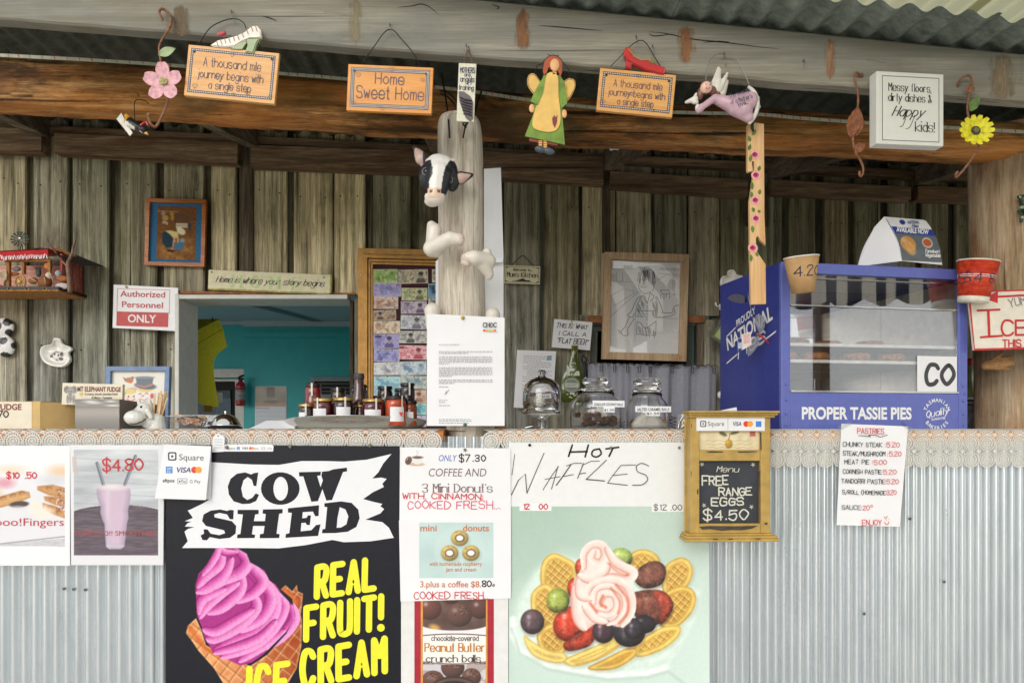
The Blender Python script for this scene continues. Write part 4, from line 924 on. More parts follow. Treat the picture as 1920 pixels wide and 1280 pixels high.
cream = zz([(298,538),(312,560),(335,572),(400,575),(452,605),(470,650),(545,690),(572,745),(605,765),(640,820),(700,880),(705,940),(660,1010),(600,1070),(540,1130),(480,1172),(420,1188),(340,1150),(270,1105),(230,1040),(215,980),(193,930),(190,860),(183,770),(200,710),(245,660),(268,620),(285,590)])
m = cv.poly(cream, 1.0); cv.put(m, np.ones(cv.c.shape)*np.array((168, 52, 132)))
LO, MD, HI = (124, 24, 92), (204, 80, 164), (250, 204, 236)
for L, w in (([(690, 880), (700, 950), (640, 1030), (560, 1090)], 30), ([(640, 1010), (560, 1070), (480, 1120), (420, 1160)], 26), ([(610, 820), (650, 880), (600, 980), (520, 1060), (420, 1110), (330, 1140)], 30), ([(560, 760), (600, 830), (590, 920), (500, 1010), (380, 1060), (290, 1110)], 32), ([(600, 960), (520, 1040), (400, 1090), (290, 1120)], 24),
             ([(470, 700), (530, 760), (580, 830), (540, 930), (440, 990), (400, 990)], 30), ([(490, 830), (500, 890), (410, 980), (300, 1040), (250, 1050)], 32), ([(480, 900), (380, 960), (290, 1010), (230, 1000)], 26), ([(440, 640), (500, 700), (535, 750), (490, 810), (410, 850)], 30), ([(430, 730), (415, 800), (330, 880), (260, 910)], 30), ([(400, 760), (320, 810), (240, 880), (210, 930)], 28), ([(330, 790), (240, 830), (205, 870), (200, 910)], 26),
             ([(400, 580), (455, 640), (420, 700), (330, 740), (300, 770)], 32), ([(370, 640), (330, 720), (250, 780), (200, 800)], 30), ([(320, 600), (310, 660), (240, 720), (200, 770)], 28), ([(297, 545), (312, 580), (345, 600), (400, 600)], 18), ([(296, 545), (300, 590), (270, 650), (225, 710)], 20)): cv.rope(zz(L), w*.78, LO, MD, HI, -.45, .9)
mask = np.maximum(m, cv.poly(cone, 1)); cv.c = cv.c*mask[..., None]+np.array((31, 32, 40.))*(1-mask[..., None]); cv.a = mask
nn = cv.noise(2.2, 8)*.6+cv.noise(7, 9, 1.6, .8)*.4; cv.c = cv.c*(1+.26*(nn[..., None]-.5)*mask[..., None]); t.part('print', cv.mesh(t, -.0002, 'print', printm('board_print', .42, 0, .2), cut=True))
# lay the CREAM and ICE letters over the picture: they already stand a hair in front of it
for x, y in ((426, 838), (545, 837), (694, 835)): t.pin(x, y, GREYPIN, 3.6)
t.pin(341, 838, GREYPIN, 2)
t = T('payment_strip', 'white strip of tiny payment marks stuck on the top edge of the black board', 'sticker', 467, 840, FY-.0006)
sheet(t, [(416, 833), (511, 833), (513, 836), (512, 846), (416, 846)], mat('white_sticker', (232, 232, 234), .35, var=.01), 0, .0002)
lettering(t, GREYINK, lambda mb: (t.text(mb, 'Square', 425, 842.5, 5, -.0003, 'L', width=16), t.text(mb, 'eftpos', 474, 842, 3.6, -.0003, 'L', width=11), t.text(mb, 'G Pay', 501, 842, 3.6, -.0003, 'L', width=9), t.frame(mb, 490, 838, 497, 842, .7, -.0003, None))); cards(t, 444, 840, 4.6, -.0003, .8, 'avm')
# --- coffee and donut sheets
t = T('coffee_offer_sheet', 'white laminated sheet offering coffee and mini donuts, pinned right of the black board', 'sign', 853, 906, FY-.002)
sheet(t, [(750, 838), (957, 840), (958, 976), (749, 975)], LAM)
lettering(t, BL, lambda mb: t.text(mb, 'ONLY', 822, 864, 11.5, -.0006, 'L', shear=.2, width=33)); lettering(t, BLACK, lambda mb: (t.hand(mb, '$7', 861, 865, 13, 1.9, -.0006), t.hand(mb, '.30', 887, 864, 11, 1.9, -.0006, gap=2.3)))
lettering(t, BROWNT, lambda mb: (t.text(mb, 'COFFEE AND', 857, 892.5, 14.5, -.0006, 'C', shear=.15, width=108), t.hand(mb, "3 Mini Donut's", 792, 922, 15, 2.2, -.0006, serif=.9, thin=.45, width=131)))
lettering(t, RED, lambda mb: (t.hand(mb, 'WITH. CINNAMON:', 755, 934, 10, 1.8, -.0008, jit=.15, rot=.6, width=150),)); lettering(t, mat('pink_marker', (214, 64, 104), .5, bump=0), lambda mb: t.hand(mb, 'COOKED FRESH....', 765, 953, 14, 1.7, -.0006, jit=.2, width=172, seed=4))
cv = CV(758, 843, 800, 876, .8, (234, 234, 237)); cv.put(cv.ell(781, 870, 15, 3.5, 0, .8), (206, 176, 150)); cv.put(cv.ell(783, 862, 10, 8, 0, .8), (226, 224, 222)); cv.put(cv.ell(783, 857, 10, 2.5, 0, .8), (110, 76, 56)); cv.ball(766, 863, 6, 8, (122, 84, 72), 25); cv.put(cv.ell(766, 863, 1.5, 4, 25), (70, 44, 40)); cv.line([(781, 853), (784, 848), (781, 845)], 1.5, (200, 200, 204)); t.part('print', cv.mesh(t, -.0004, 'print', PRINTG))
t.pin(872, 843, GREYPIN, 3)
t = T('donut_offer_sheet', 'white laminated sheet with a picture of three mini donuts with cream', 'sign', 853, 1050, FY-.0035)
sheet(t, [(748, 975), (958, 974), (958, 1121), (751, 1127)], LAM)
cv = CV(786, 979, 925, 1083, .9, (190, 214, 212)); nn = cv.noise(40, 2); cv.c += (nn[..., None]-.5)*16; cv.put(cv.ell(862, 1030, 48, 44, 0, 3)*.35, (206, 224, 220))
for x, y in ((862, 1008), (843, 1036), (883, 1036)):
    cv.put(cv.ell(x+2, y+5, 17, 14, 0, 4)*.4, (140, 160, 150)); cv.ball(x, y, 16.5, 15, (216, 190, 112), 0, .15, .6); cv.put(cv.ell(x, y, 8.5, 7, 0, 1.6)*.95, (70, 40, 26)); cv.put(cv.ell(x, y, 6.2, 5, 0, 1)*1.0, (240, 240, 238)); cv.put((cv.noise(4, 7) > .62)*cv.ell(x, y, 16, 14)*.4, (150, 100, 50))
    cv.put(cv.ell(x, y, 6.2, 5, 0, 1)*1.0, (240, 240, 238))
t.part('print', cv.mesh(t, -.0004, 'print', PRINTG))
lettering(t, ORG, lambda mb: (t.text(mb, 'mini', 788, 995, 11.5, -.0008, 'L', bold=.02, width=31), t.text(mb, 'donuts', 868, 995, 11.5, -.0008, 'L', bold=.02, width=49), t.text(mb, 'with homemade raspberry', 805, 1060, 7.5, -.0008, 'L', bold=.012, width=99), t.text(mb, 'jam and cream', 836, 1070.5, 7.5, -.0008, 'L', bold=.012, width=57), t.text(mb, '3.plus a coffee $8.', 788, 1100, 11, -.0006, 'L', bold=.015, width=114)))
lettering(t, BLACK, lambda mb: (t.hand(mb, '80', 904, 1099, 11, 2, -.0008), t.hand(mb, '.c', 923, 1098, 5, 1.4, -.0008))); lettering(t, RED, lambda mb: t.hand(mb, 'COOKED FRESH....', 777, 1122, 12.5, 1.7, -.0006, jit=.2, width=140, seed=9))
# --- peanut butter ball poster
t = T('chocolate_ball_poster', 'dark red bordered poster of chocolate covered balls below the donut sheet', 'poster', 852, 1290, FY)
sheet(t, [(752, 1118), (953, 1118), (953, 1420), (752, 1420)], mat('white_backing', (222, 222, 220), .5, var=.02), 0, .002, 'backing_board')
m_ = MB(); t.poly(m_, [(777, 1118), (926, 1118), (926, 1420), (777, 1420)], -.0004); t.part('red_border', m_, mat('crimson_print', (166, 28, 50), .4, bump=0)); m_ = MB(); t.poly(m_, [(789, 1118), (914, 1118), (914, 1420), (789, 1420)], -.0007); t.part('orange_border', m_, mat('amber_print', (214, 150, 60), .4, bump=0))
cv = CV(793, 1120, 911, 1320, .9, (96, 72, 66)); nn = cv.noise(20, 6); cv.c += (nn[..., None]-.5)*50
cv.put(cv.ell(815, 1176, 10, 6, 20, 3), (206, 160, 80))
for x, y, r, c in ((806, 1140, 22, (120, 72, 62)), (900, 1140, 20, (104, 66, 60)), (845, 1112, 20, (112, 64, 44))): cv.ball(x, y, r, r*.95, c, 0, .5)
def choc(x, y, r, c=(112, 78, 70)):
    cv.ball(x, y, r, r*.92, c, 0, .3); rr = np.random.RandomState(int(x))
    for i in range(26): a, q = rr.uniform(0, 6.3), rr.uniform(0, r*.62); px_, py_ = x+r*.1+q*math.cos(a), y-r*.3+q*math.sin(a)*.7; cv.line([(px_, py_), (px_+rr.uniform(-4, 4), py_+rr.uniform(-2, 2))], 1.4, [(58, 36, 32), (150, 112, 100)][i % 2])
choc(861, 1152, 24)
bowl = (cv.Y > 1168+14*np.sqrt(np.clip(1-((cv.X-852)/66)**2, 0, 1))-0); cv.put(np.clip((cv.Y-(1166+14*np.sqrt(np.clip(1-((cv.X-852)/66)**2, 0, 1))))/2, 0, 1)*(cv.Y < 1200), (234, 232, 232))
cv.put(np.clip((cv.Y-1243)/2, 0, 1), (204, 200, 206)); cv.put(np.clip((cv.Y-1243)/2, 0, 1)*(cv.noise(16, 4) > .55)*.6, (160, 140, 130))
for x, y, r in ((812, 1276, 22), (884, 1268, 18)): choc(x, y, r)
choc(849, 1250, 22); cv.put(cv.ell(852, 1292, 46, 26, 0, 1), (60, 44, 40)); cv.put(cv.ell(852, 1294, 43, 24, 0, 1), (96, 74, 66)); cv.put(cv.ell(852, 1297, 40, 22, 0, 1), (44, 34, 32))
lab = (cv.Y > 1186+3*((cv.X-852)/60)**2) & (cv.Y < 1245-4*((cv.X-852)/60)**2); cv.put(lab*1.0, (238, 236, 230)); cv.put(np.exp(-((cv.Y-(1187.5+3*((cv.X-852)/60)**2))/1)**2), (80, 50, 50)); cv.put(np.exp(-((cv.Y-(1243.5-4*((cv.X-852)/60)**2))/1)**2), (80, 50, 50))
t.part('print', cv.mesh(t, -.0012, 'print', PRINTG))
lettering(t, DKB, lambda mb: (t.hand(mb, 'chocolate-covered', 853, 1200, 9.5, 1.2, -.0016, 'C', width=88), t.hand(mb, 'crunch balls', 799, 1240, 13, 2, -.0016, serif=.8, thin=.45, width=102))); lettering(t, mat('ochre_print', (192, 124, 48), .5, bump=0), lambda mb: t.hand(mb, 'Peanut Butter', 797, 1220, 15, 2.6, -.0016, serif=.7, thin=.5, width=112))
# --- waffle board
t = T('waffle_board', 'large pale green board with a dish of hot waffles, berries and cream', 'sign', 1143, 1290, FY+.002)
m_ = MB(); t.poly(m_, [(954, 829), (1288, 829), (1330, 900), (1331, 1420), (954, 1420)], 0, .003); t.part('board', m_, mat('white_sheet_board', (231, 232, 232), .35, var=.01, bump=.05, coat=.3))
cv = CV(954, 949, 1330, 1320, 1.25, (190, 212, 201)); gx = (cv.X-1140)/190; gy = (cv.Y-1115)/170
cv.c += np.stack([10*gx-12*gx*0+8*gy, 8*gx+8*gy, 10*gx+10*gy], -1)+ (cv.noise(120, 3)[..., None]-.5)*14
q = lambda L: [(930+x/2.667, 800+y/2.667) for x, y in L]
cv.put(cv.poly(q([(60, 900), (110, 790), (230, 690), (330, 620), (420, 620), (960, 720), (1060, 710), (1072, 1400), (60, 1400)]), 14)*.45, (212, 228, 218))
dish = q([(100, 960), (95, 1040), (130, 1110), (250, 1170), (400, 1200), (560, 1225), (760, 1205), (900, 1130), (950, 1040), (1000, 900), (1020, 820), (960, 800), (300, 640), (200, 720), (150, 800), (110, 880)]); cv.put(cv.poly(dish, 7)*.85, (220, 236, 227))
cv.line(q([(85, 960), (85, 1040), (130, 1120), (250, 1185), (400, 1215), (560, 1240), (760, 1228), (850, 1200)]), 11, (238, 247, 242), 4, .95); cv.line(q([(80, 1010), (120, 1130), (260, 1210), (420, 1240), (560, 1262), (760, 1250), (860, 1220), (950, 1290)]), 4, (168, 192, 182), 3, .6)
cv.line(q([(850, 1200), (900, 1100), (990, 960)]), 6, (226, 238, 230), 4, .6)
gl = cv.noise(9, 11); g2 = cv.noise(3.2, 12)
def wpoly(L, c=(216, 182, 88), ang=40, grid=1, pit=10.5, core=None):
    P = [tuple(v) for v in smooth_pts(q(L), True, 4)][:-1]; cv.put(cv.poly([(x+2, y+4) for x, y in P], 5)*.3, (120, 124, 84)); m = cv.poly(P, 1.0); sd = np.clip(cv.sd, 0, 99)
    x0 = sum(p[0] for p in P)/len(P); y0 = sum(p[1] for p in P)/len(P); r_ = max(p[1] for p in P)-min(p[1] for p in P)
    b = np.array(c, float)*(1+.16*np.clip((y0-cv.Y)/r_, -.6, .6)[..., None])+(gl[..., None]-.5)*44+(g2[..., None]-.5)*16
    cv.put(m, np.clip(b, 0, 255)); cv.put(m*np.exp(-((sd-5)/2.6)**2)*.55, (246, 224, 138)); cv.put(m*np.exp(-(sd/2)**2)*.55, (184, 134, 48)); cv.put(m*np.exp(-((sd-9.5)/1.8)**2)*.4*(gl > .4), (188, 134, 52))
    if grid:
        inn = np.clip((sd-9)/4, 0, 1)*m; cv.put(inn*.55*np.clip(gl*1.5, 0, 1), (196, 142, 60)); c_, s_ = math.cos(math.radians(ang)), math.sin(math.radians(ang)); u_ = cv.X*c_+cv.Y*s_+gl*3; v_ = -cv.X*s_+cv.Y*c_+gl*3
        for w_ in (u_, v_): cv.put(inn*np.clip(np.cos(w_*6.283/pit)*1.5-.4, 0, 1)*.65, (236, 204, 118)); cv.put(inn*np.clip(np.cos((w_-2.8)*6.283/pit)*2-1.1, 0, 1)*.55, (158, 100, 40))
wpoly([(225, 790), (225, 700), (250, 650), (292, 630), (345, 650), (400, 690), (400, 780), (340, 850), (260, 840)]); wpoly([(660, 690), (668, 640), (715, 612), (770, 618), (818, 660), (810, 740), (700, 750)], (214, 178, 84))
wpoly([(830, 760), (850, 690), (918, 652), (965, 670), (985, 720), (960, 790), (890, 850), (840, 830)]); wpoly([(800, 900), (840, 830), (920, 795), (980, 810), (1000, 860), (975, 930), (900, 1000), (820, 990)], (212, 172, 76)); wpoly([(175, 900), (180, 830), (230, 785), (280, 800), (310, 870), (320, 1010), (250, 1030), (195, 990)])
wpoly([(205, 1040), (260, 985), (330, 1000), (350, 1110), (300, 1140), (230, 1120)], (212, 172, 80)); wpoly([(140, 1040), (180, 1070), (260, 1115), (340, 1130), (355, 1170), (290, 1178), (200, 1150), (155, 1100)], (232, 208, 120), grid=0); wpoly([(690, 1100), (740, 1050), (830, 1000), (915, 995), (915, 1040), (850, 1100), (760, 1140), (700, 1145)], (224, 192, 88)); wpoly([(460, 1200), (540, 1160), (640, 1110), (700, 1105), (690, 1150), (600, 1205), (500, 1215)], (206, 158, 62), grid=0); wpoly([(345, 1160), (420, 1125), (540, 1075), (610, 1045), (628, 1065), (600, 1110), (500, 1165), (400, 1195), (355, 1185)], (234, 210, 116), grid=0)
cv.line(q([(400, 1185), (500, 1160), (605, 1095)]), 3.4, (190, 130, 54), 2, .6)
def fr(L, c, hi=.5, seeds=0, tex=.35, hx=-.3, hy=-.4):
    P = [tuple(v) for v in smooth_pts(q(L), True, 4)][:-1]; cv.put(cv.poly([(x+1, y+4) for x, y in P], 4)*.4, (64, 36, 26)); m = cv.poly(P, 1.0); sd = np.clip(cv.sd, 0, 99); x0 = sum(p[0] for p in P)/len(P); y0 = sum(p[1] for p in P)/len(P); rx = (max(p[0] for p in P)-min(p[0] for p in P))/2; ry = (max(p[1] for p in P)-min(p[1] for p in P))/2
    X_ = (cv.X-x0)/rx; Y_ = (cv.Y-y0)/ry; sh = .62+.4*np.clip(sd/(.5*min(rx, ry)), 0, 1)-.16*X_-.26*Y_+(gl-.5)*tex+(g2-.5)*tex*.8
    cv.put(m, np.clip(np.array(c, float)*sh[..., None], 0, 255)); h_ = np.exp(-((X_-hx)**2+(Y_-hy)**2)/.03)+.5*np.exp(-((X_+.3)**2/.02+(Y_-.1)**2/.1)); cv.put(m*np.clip(h_*hi*(.5+g2), 0, .8), (250, 244, 240)); rr = np.random.RandomState(int(x0))
    for i in range(seeds): a, g_ = rr.uniform(0, 6.3), math.sqrt(rr.uniform(0, .75)); px_, py_ = x0+g_*rx*math.cos(a), y0+g_*ry*math.sin(a); cv.put(cv.ell(px_, py_, .8, 1.3, 0, .6)*.55*(m > .5), (236, 176, 92)); cv.put(cv.ell(px_, py_+1.4, 1.2, .8, 0, .6)*.4*(m > .5), (120, 24, 18))
circ = lambda x, y, a, b: [(x+a*math.cos(i*.785), y+b*math.sin(i*.785)) for i in range(8)]
fr(circ(625, 655, 58, 52), (172, 192, 104), .4); fr(circ(425, 700, 30, 44), (200, 70, 44), .3, 6); fr([(690, 760), (720, 700), (790, 668), (840, 690), (850, 740), (820, 790), (740, 805)], (122, 76, 64), .12, 0, .7); fr(circ(390, 805, 34, 52), (190, 58, 40), .4, 10)
fr([(660, 850), (720, 818), (820, 815), (870, 850), (885, 900), (850, 960), (780, 990), (700, 950)], (118, 68, 54), .12, 0, .7); fr([(790, 818), (850, 830), (885, 885), (860, 950), (820, 985), (815, 900)], (176, 70, 52), .15, 8, .5); fr(circ(740, 985, 60, 46), (44, 38, 46), .3)
fr([(285, 985), (310, 930), (380, 890), (430, 900), (440, 980), (420, 1040), (350, 1070), (300, 1040)], (206, 62, 40), .55, 22); fr([(338, 1080), (400, 1040), (480, 985), (505, 1020), (470, 1090), (380, 1118), (345, 1110)], (192, 62, 40), .3, 10, .5); fr(circ(537, 1020, 56, 60), (74, 52, 62), .6); fr(circ(665, 1025, 82, 74), (52, 48, 56), .5); fr(circ(690, 1010, 50, 50), (58, 52, 62), .5); fr(circ(310, 866, 58, 62), (160, 174, 78), .5); cv.put(cv.ell(930+302/2.667, 800+900/2.667, 3, 3)*.8, (120, 112, 50)); fr(circ(182, 972, 60, 63), (92, 72, 78), .45)
# cream swirl
cr = q([(430,690),(425,650),(445,605),(485,577),(530,580),(560,605),(600,640),(640,672),(688,715),(692,745),(668,775),(685,830),(690,910),(672,975),(640,1000),(600,998),(560,965),(520,965),(485,990),(450,1018),(422,1015),(395,975),(400,920),(385,860),(378,805),(392,755),(412,735)]); m = cv.poly(cr, 1.2); e = np.clip(cv.sd/14, 0, 1)
cv.put(m, np.stack([220+26*e, 188+34*e, 180+34*e], -1)+(gl[..., None]-.5)*14)
P_LO, P_M, P_H = (206, 138, 124), (240, 212, 202), (252, 240, 234)
for L, w in (([(440, 700), (440, 630), (480, 590), (530, 592), (545, 640), (520, 680), (480, 660), (490, 625)], 17), ([(420, 745), (480, 760), (540, 720), (560, 690)], 20), ([(555, 610), (600, 680), (685, 725), (650, 765), (580, 750), (540, 760)], 19), ([(395, 800), (400, 880), (412, 960), (440, 1005)], 22), ([(450, 850), (480, 790), (560, 765), (640, 785), (678, 850), (676, 930), (630, 990)], 16), ([(490, 880), (500, 815), (560, 795), (625, 825), (645, 890), (610, 960), (560, 985)], 13), ([(520, 890), (545, 840), (590, 845), (600, 900), (560, 935), (500, 920)], 12), ([(410, 770), (420, 840), (470, 860)], 16), ([(440, 900), (490, 955), (550, 975)], 15)): cv.rope(q(L), w, P_LO, P_M, P_H)
for L, w in (([(600, 790), (652, 850), (656, 925), (615, 980)], 4.5), ([(575, 805), (618, 870), (610, 930)], 3.5), ([(535, 845), (522, 880), (548, 900)], 6), ([(470, 880), (505, 925)], 5), ([(560, 680), (610, 725), (660, 740)], 2.5)): cv.line([tuple(v) for v in smooth_pts(q(L))], w, (204, 92, 62), 2, .7)
nn = cv.noise(3, 15); n3 = cv.noise(11, 16); cv.c *= (1+.04*(nn[..., None]-.5)+.10*(n3[..., None]-.5)*(cv.a > .5)[..., None]); t.part('print', cv.mesh(t, -.0006, 'print', PRINTG))
m_ = MB(); t.box(m_, 974, 943, 1034, 957, -.0014, -.0010); t.part('price_label', m_, WHITEP); m_ = MB(); t.box(m_, 1222, 943, 1282, 959, -.0014, -.0010); t.part('price_label', m_, WHITEP)
lettering(t, RED, lambda mb: (t.hand(mb, '12', 981, 954, 9.5, 2, -.0018), t.hand(mb, '00', 1011, 954, 9.5, 2, -.0018, gap=1.8))); lettering(t, CHAR, lambda mb: t.hand(mb, '$12 .00', 1226, 955.5, 10, 1.4, -.0018, gap=1.6, width=52))
def hotw(mb):
    for L in (([(1073, 834), (1066, 855)]), ([(1103, 834), (1097, 856)]), ([(1068, 847), (1101, 846)]), ([(1136, 841), (1160, 838)]), ([(1149, 840), (1142, 855)])): t.line(mb, L, 3.2, -.001)
    t.line(mb, [(1124, 841), (1112, 844), (1110, 853), (1119, 856), (1127, 850), (1124, 841)], 3.0, -.001, True)
lettering(t, BLACK, hotw)
def waf(mb):
    for L, w in (([(965, 851), (960, 890)], 1.2), ([(959, 927), (972, 900), (985, 888), (988, 924)], 1.8), ([(988, 924), (1003, 888), (1020, 849)], 1.5), ([(1018, 918), (1034, 892), (1047, 874)], 1.4), ([(1046, 874), (1040, 896), (1034, 916)], 1.5), ([(1022, 898), (1050, 893)], 1.3), ([(1043, 909), (1057, 890), (1070, 871)], 2), ([(1062, 873), (1076, 868), (1091, 868)], 1.4), ([(1055, 893), (1075, 889)], 1.4), ([(1083, 896), (1094, 868)], 1.6), ([(1091, 872), (1108, 864), (1124, 864)], 1.2), ([(1086, 888), (1098, 886)], 1.5), ([(1137, 862), (1118, 880), (1099, 898)], 1.5), ([(1099, 898), (1133, 901)], 2), ([(1192, 871), (1164, 872)], 1.3), ([(1164, 872), (1148, 892), (1139, 905)], 1.3), ([(1139, 905), (1176, 909)], 1.5), ([(1148, 891), (1176, 888)], 1.3)): t.line(mb, L, w, -.001)
    t.line(mb, [(1216, 873), (1203, 868), (1193, 874), (1196, 884), (1210, 890), (1214, 899), (1204, 908), (1186, 909)], 1.6, -.001, True)
lettering(t, CHAR, waf)
for x, y, mm in ((993, 834, BLACK), (1145, 839, GREYPIN), (1273, 839, GREYPIN)): t.pin(x, y, mm, 2.8)
# --- chalkboard cabinet
OCH = mat('ochre_paint', (178, 146, 76), .5, var=.08, bump=.25, scale=30); PEEL = mat('bare_dark_patch', (72, 62, 54), .8, var=.15)
t = T('menu_chalkboard', 'small ochre painted cabinet with chalkboard menu for free range eggs', 'chalkboard', 1369, 1012, -.075, yaw=2)
z5 = lambda x, y: (1260+x/4.268, 740+y/4.268)
def zb5(mb, x0, y0, x1, y1, d0, d1, r=.002): a = z5(x0, y0); b = z5(x1, y1); t.box(mb, a[0], a[1], b[0], b[1], d0, d1, r)
m_ = MB(); zb5(m_, 118, 128, 848, 146, -.022, .052); zb5(m_, 126, 146, 838, 163, -.015, .052); zb5(m_, 136, 163, 822, 182, -.008, .052); t.part('cornice', m_, OCH)
m_ = MB(); zb5(m_, 90, 1145, 848, 1168, -.018, .052); zb5(m_, 98, 1124, 838, 1145, -.013, .052); zb5(m_, 110, 1108, 815, 1124, -.006, .052); t.part('plinth', m_, OCH)
m_ = MB(); zb5(m_, 145, 182, 218, 1108, 0, .045); t.part('stile', m_, OCH); m_ = MB(); zb5(m_, 712, 182, 792, 1108, 0, .045); t.part('stile', m_, OCH)
for y0, y1 in ((182, 292), (440, 528), (1030, 1108)): m_ = MB(); zb5(m_, 218, y0, 712, y1, .001, .044); t.part('rail', m_, OCH)
m_ = MB(); zb5(m_, 130, 190, 790, 1106, .045, .05); t.part('back_panel', m_, OCH)
m_ = MB(); zb5(m_, 218, 528, 712, 1030, .014, .02); t.part('slate', m_, mat('slate_board', (54, 57, 64), .75, var=.12, bump=.2, scale=14))
CHALK = mat('chalk', (216, 214, 200), .95, var=.08, bump=.4, scale=300)
def zh(mb, s, x, y, h, w, width, d=.0132, **kw): a = z5(x, y); t.hand(mb, s, a[0], a[1], h, w, d, width=width, **kw)
lettering(t, CHALK, lambda mb: (zh(mb, 'Menu', 368, 618, 10.5, 1.5, 41, shear=.25, thin=.6), zh(mb, 'FREE', 250, 722, 17, 2.8, 49, jit=.2), zh(mb, 'RANGE', 385, 803, 13.5, 2.6, 62, jit=.25), zh(mb, 'EGGS', 325, 886, 13.5, 2.8, 61, jit=.25), zh(mb, '$4.50', 262, 1000, 18, 2.8, 84, jit=.2, gap=1.8)))
def orn(mb):
    for x, y in ((248, 556), (664, 560), (265, 886), (650, 900)):
        a = z5(x, y)
        for i in range(5): an = i*1.26+.4; t.line(mb, [a, (a[0]+3.6*math.cos(an), a[1]+3.6*math.sin(an))], 1.2, .0134)
lettering(t, CHALK, orn, 'chalk_flower')
cv = CV(1313, 807, 1427, 844, .8, (222, 208, 170)); cv.c += (cv.noise(10, 4)[..., None]-.5)*26
for i, y in enumerate((826, 833, 839)): cv.line([(1325+i*3+6*j, y-1.5*math.sin(j*1.9)) for j in range(15)], .8, (168, 140, 104), .6, .7)
cv.put(cv.poly([(1409, 808), (1420, 808), (1420, 818), (1409, 818)]), (188, 106, 96)); cv.ball(1369, 832, 7, 8.5, (206, 160, 64), 0, .3, .7); cv.put(cv.ell(1358, 813, 8, 3.5, 25), (112, 106, 76)); cv.put(cv.ell(1380, 811, 9, 3, -15), (120, 114, 84)); cv.line([(1369, 824), (1371, 814)], 1.2, (100, 86, 60)); t.part('print', cv.mesh(t, .012, 'print', printm('paper_print', .7)))
m_ = MB(); a = z5(192, 180); b = z5(745, 288); t.box(m_, a[0], a[1], b[0], b[1], -.0012, -.0008); t.part('payment_sticker', m_, mat('white_sticker', 0))
lettering(t, CHAR, lambda mb: (sq_logo(t, mb, 1312, 788.5, 11.5, -.0015), t.text(mb, 'Square', 1326.5, 798, 8.4, -.0015, 'L', width=31), t.line(mb, [(1364.5, 784), (1364.5, 805)], .5, -.0015)))
m_ = MB(); t.text(m_, 'VISA', 1373, 798, 7.4, -.0015, 'L', bold=.02, shear=.2, width=17); t.part('lettering', m_, NAVY)
for x, mm, e in ((1399, MCR, 0), (1406.5, MCO, .0003)): m_ = MB(); t.edisc(m_, x, 794.5, 5.4, 5.4, -.0015-e); t.part('card_mark', m_, mm)
m_ = MB(); t.box(m_, 1417.5, 789.5, 1428, 800, -.0015, -.0012); t.part('card_mark', m_, AMX)
m_ = MB()
for L in ([(215, 1052), (300, 1046), (500, 1050), (692, 1046), (640, 1070), (560, 1082), (470, 1080), (400, 1086), (300, 1072), (240, 1076)], [(265, 452), (330, 448), (412, 452), (405, 460), (300, 462)], [(520, 452), (560, 450), (690, 450), (660, 458), (540, 462)], [(742, 1022), (768, 1020), (766, 1040), (745, 1038)], [(196, 760), (210, 752), (208, 796), (198, 792)], [(150, 230), (156, 228), (155, 260), (150, 262)], [(148, 610), (153, 605), (152, 650), (148, 655)], [(694, 612), (708, 606), (710, 1010), (704, 1012), (702, 760)], [(704, 300), (718, 298), (720, 440), (710, 442)]): m_ = MB(); t.poly(m_, [z5(*p) for p in L], -.0006); t.part('peeled_patch', m_, PEEL)

for x in (300, 420, 640): a = z5(x, 1146); m_ = MB(); t.poly(m_, [(a[0], a[1]-1), (a[0]+9, a[1]-1.6), (a[0]+14, a[1]), (a[0]+5, a[1]+1)], -.0192); t.part('peeled_patch', m_, PEEL)
# --- pastries list
t = T('pastry_price_list', 'handwritten white pastry price list taped below the pie warmer', 'sign', 1636, 890, -.014)
mb = MB(); n = 8; vs = []
c4 = [(1578, 794), (1703, 799), (1687, 987), (1569, 984)]
for j in range(n+1):
    for i in range(n+1):
        u, v = i/n, j/n; x = (c4[0][0]*(1-u)+c4[1][0]*u)*(1-v)+(c4[3][0]*(1-u)+c4[2][0]*u)*v; y = (c4[0][1]*(1-u)+c4[1][1]*u)*(1-v)+(c4[3][1]*(1-u)+c4[2][1]*u)*v
        vs.append(tuple(t.p(x, y, .0012+.0012*math.sin(u*3+v*2))))
mb.add(vs, [(j*(n+1)+i, (j+1)*(n+1)+i, (j+1)*(n+1)+i+1, j*(n+1)+i+1) for j in range(n) for i in range(n)], True); t.part('sheet', mb, PAPER)
rows_ = (('CHUNKY STEAK :', 1580, 836, 79, '5.20', 1662, 24), ('STEAK/MUSHROOM :', 1580, 853, 84, '5.20', 1667, 22), ('MEAT PIE :', 1583, 869, 52, '5.00', 1638, 24), ('CORNISH PASTIE:', 1580, 887, 73, '5.20', 1656, 24), ('TANDORRI PASTIE:', 1577, 905, 83, '5.20', 1662, 22), ('S/ROLL (HOMEMADE:', 1579, 925.5, 82, '3.20', 1662, 18), ('SAUCE:', 1578, 954, 37, '20', 1618, 12))
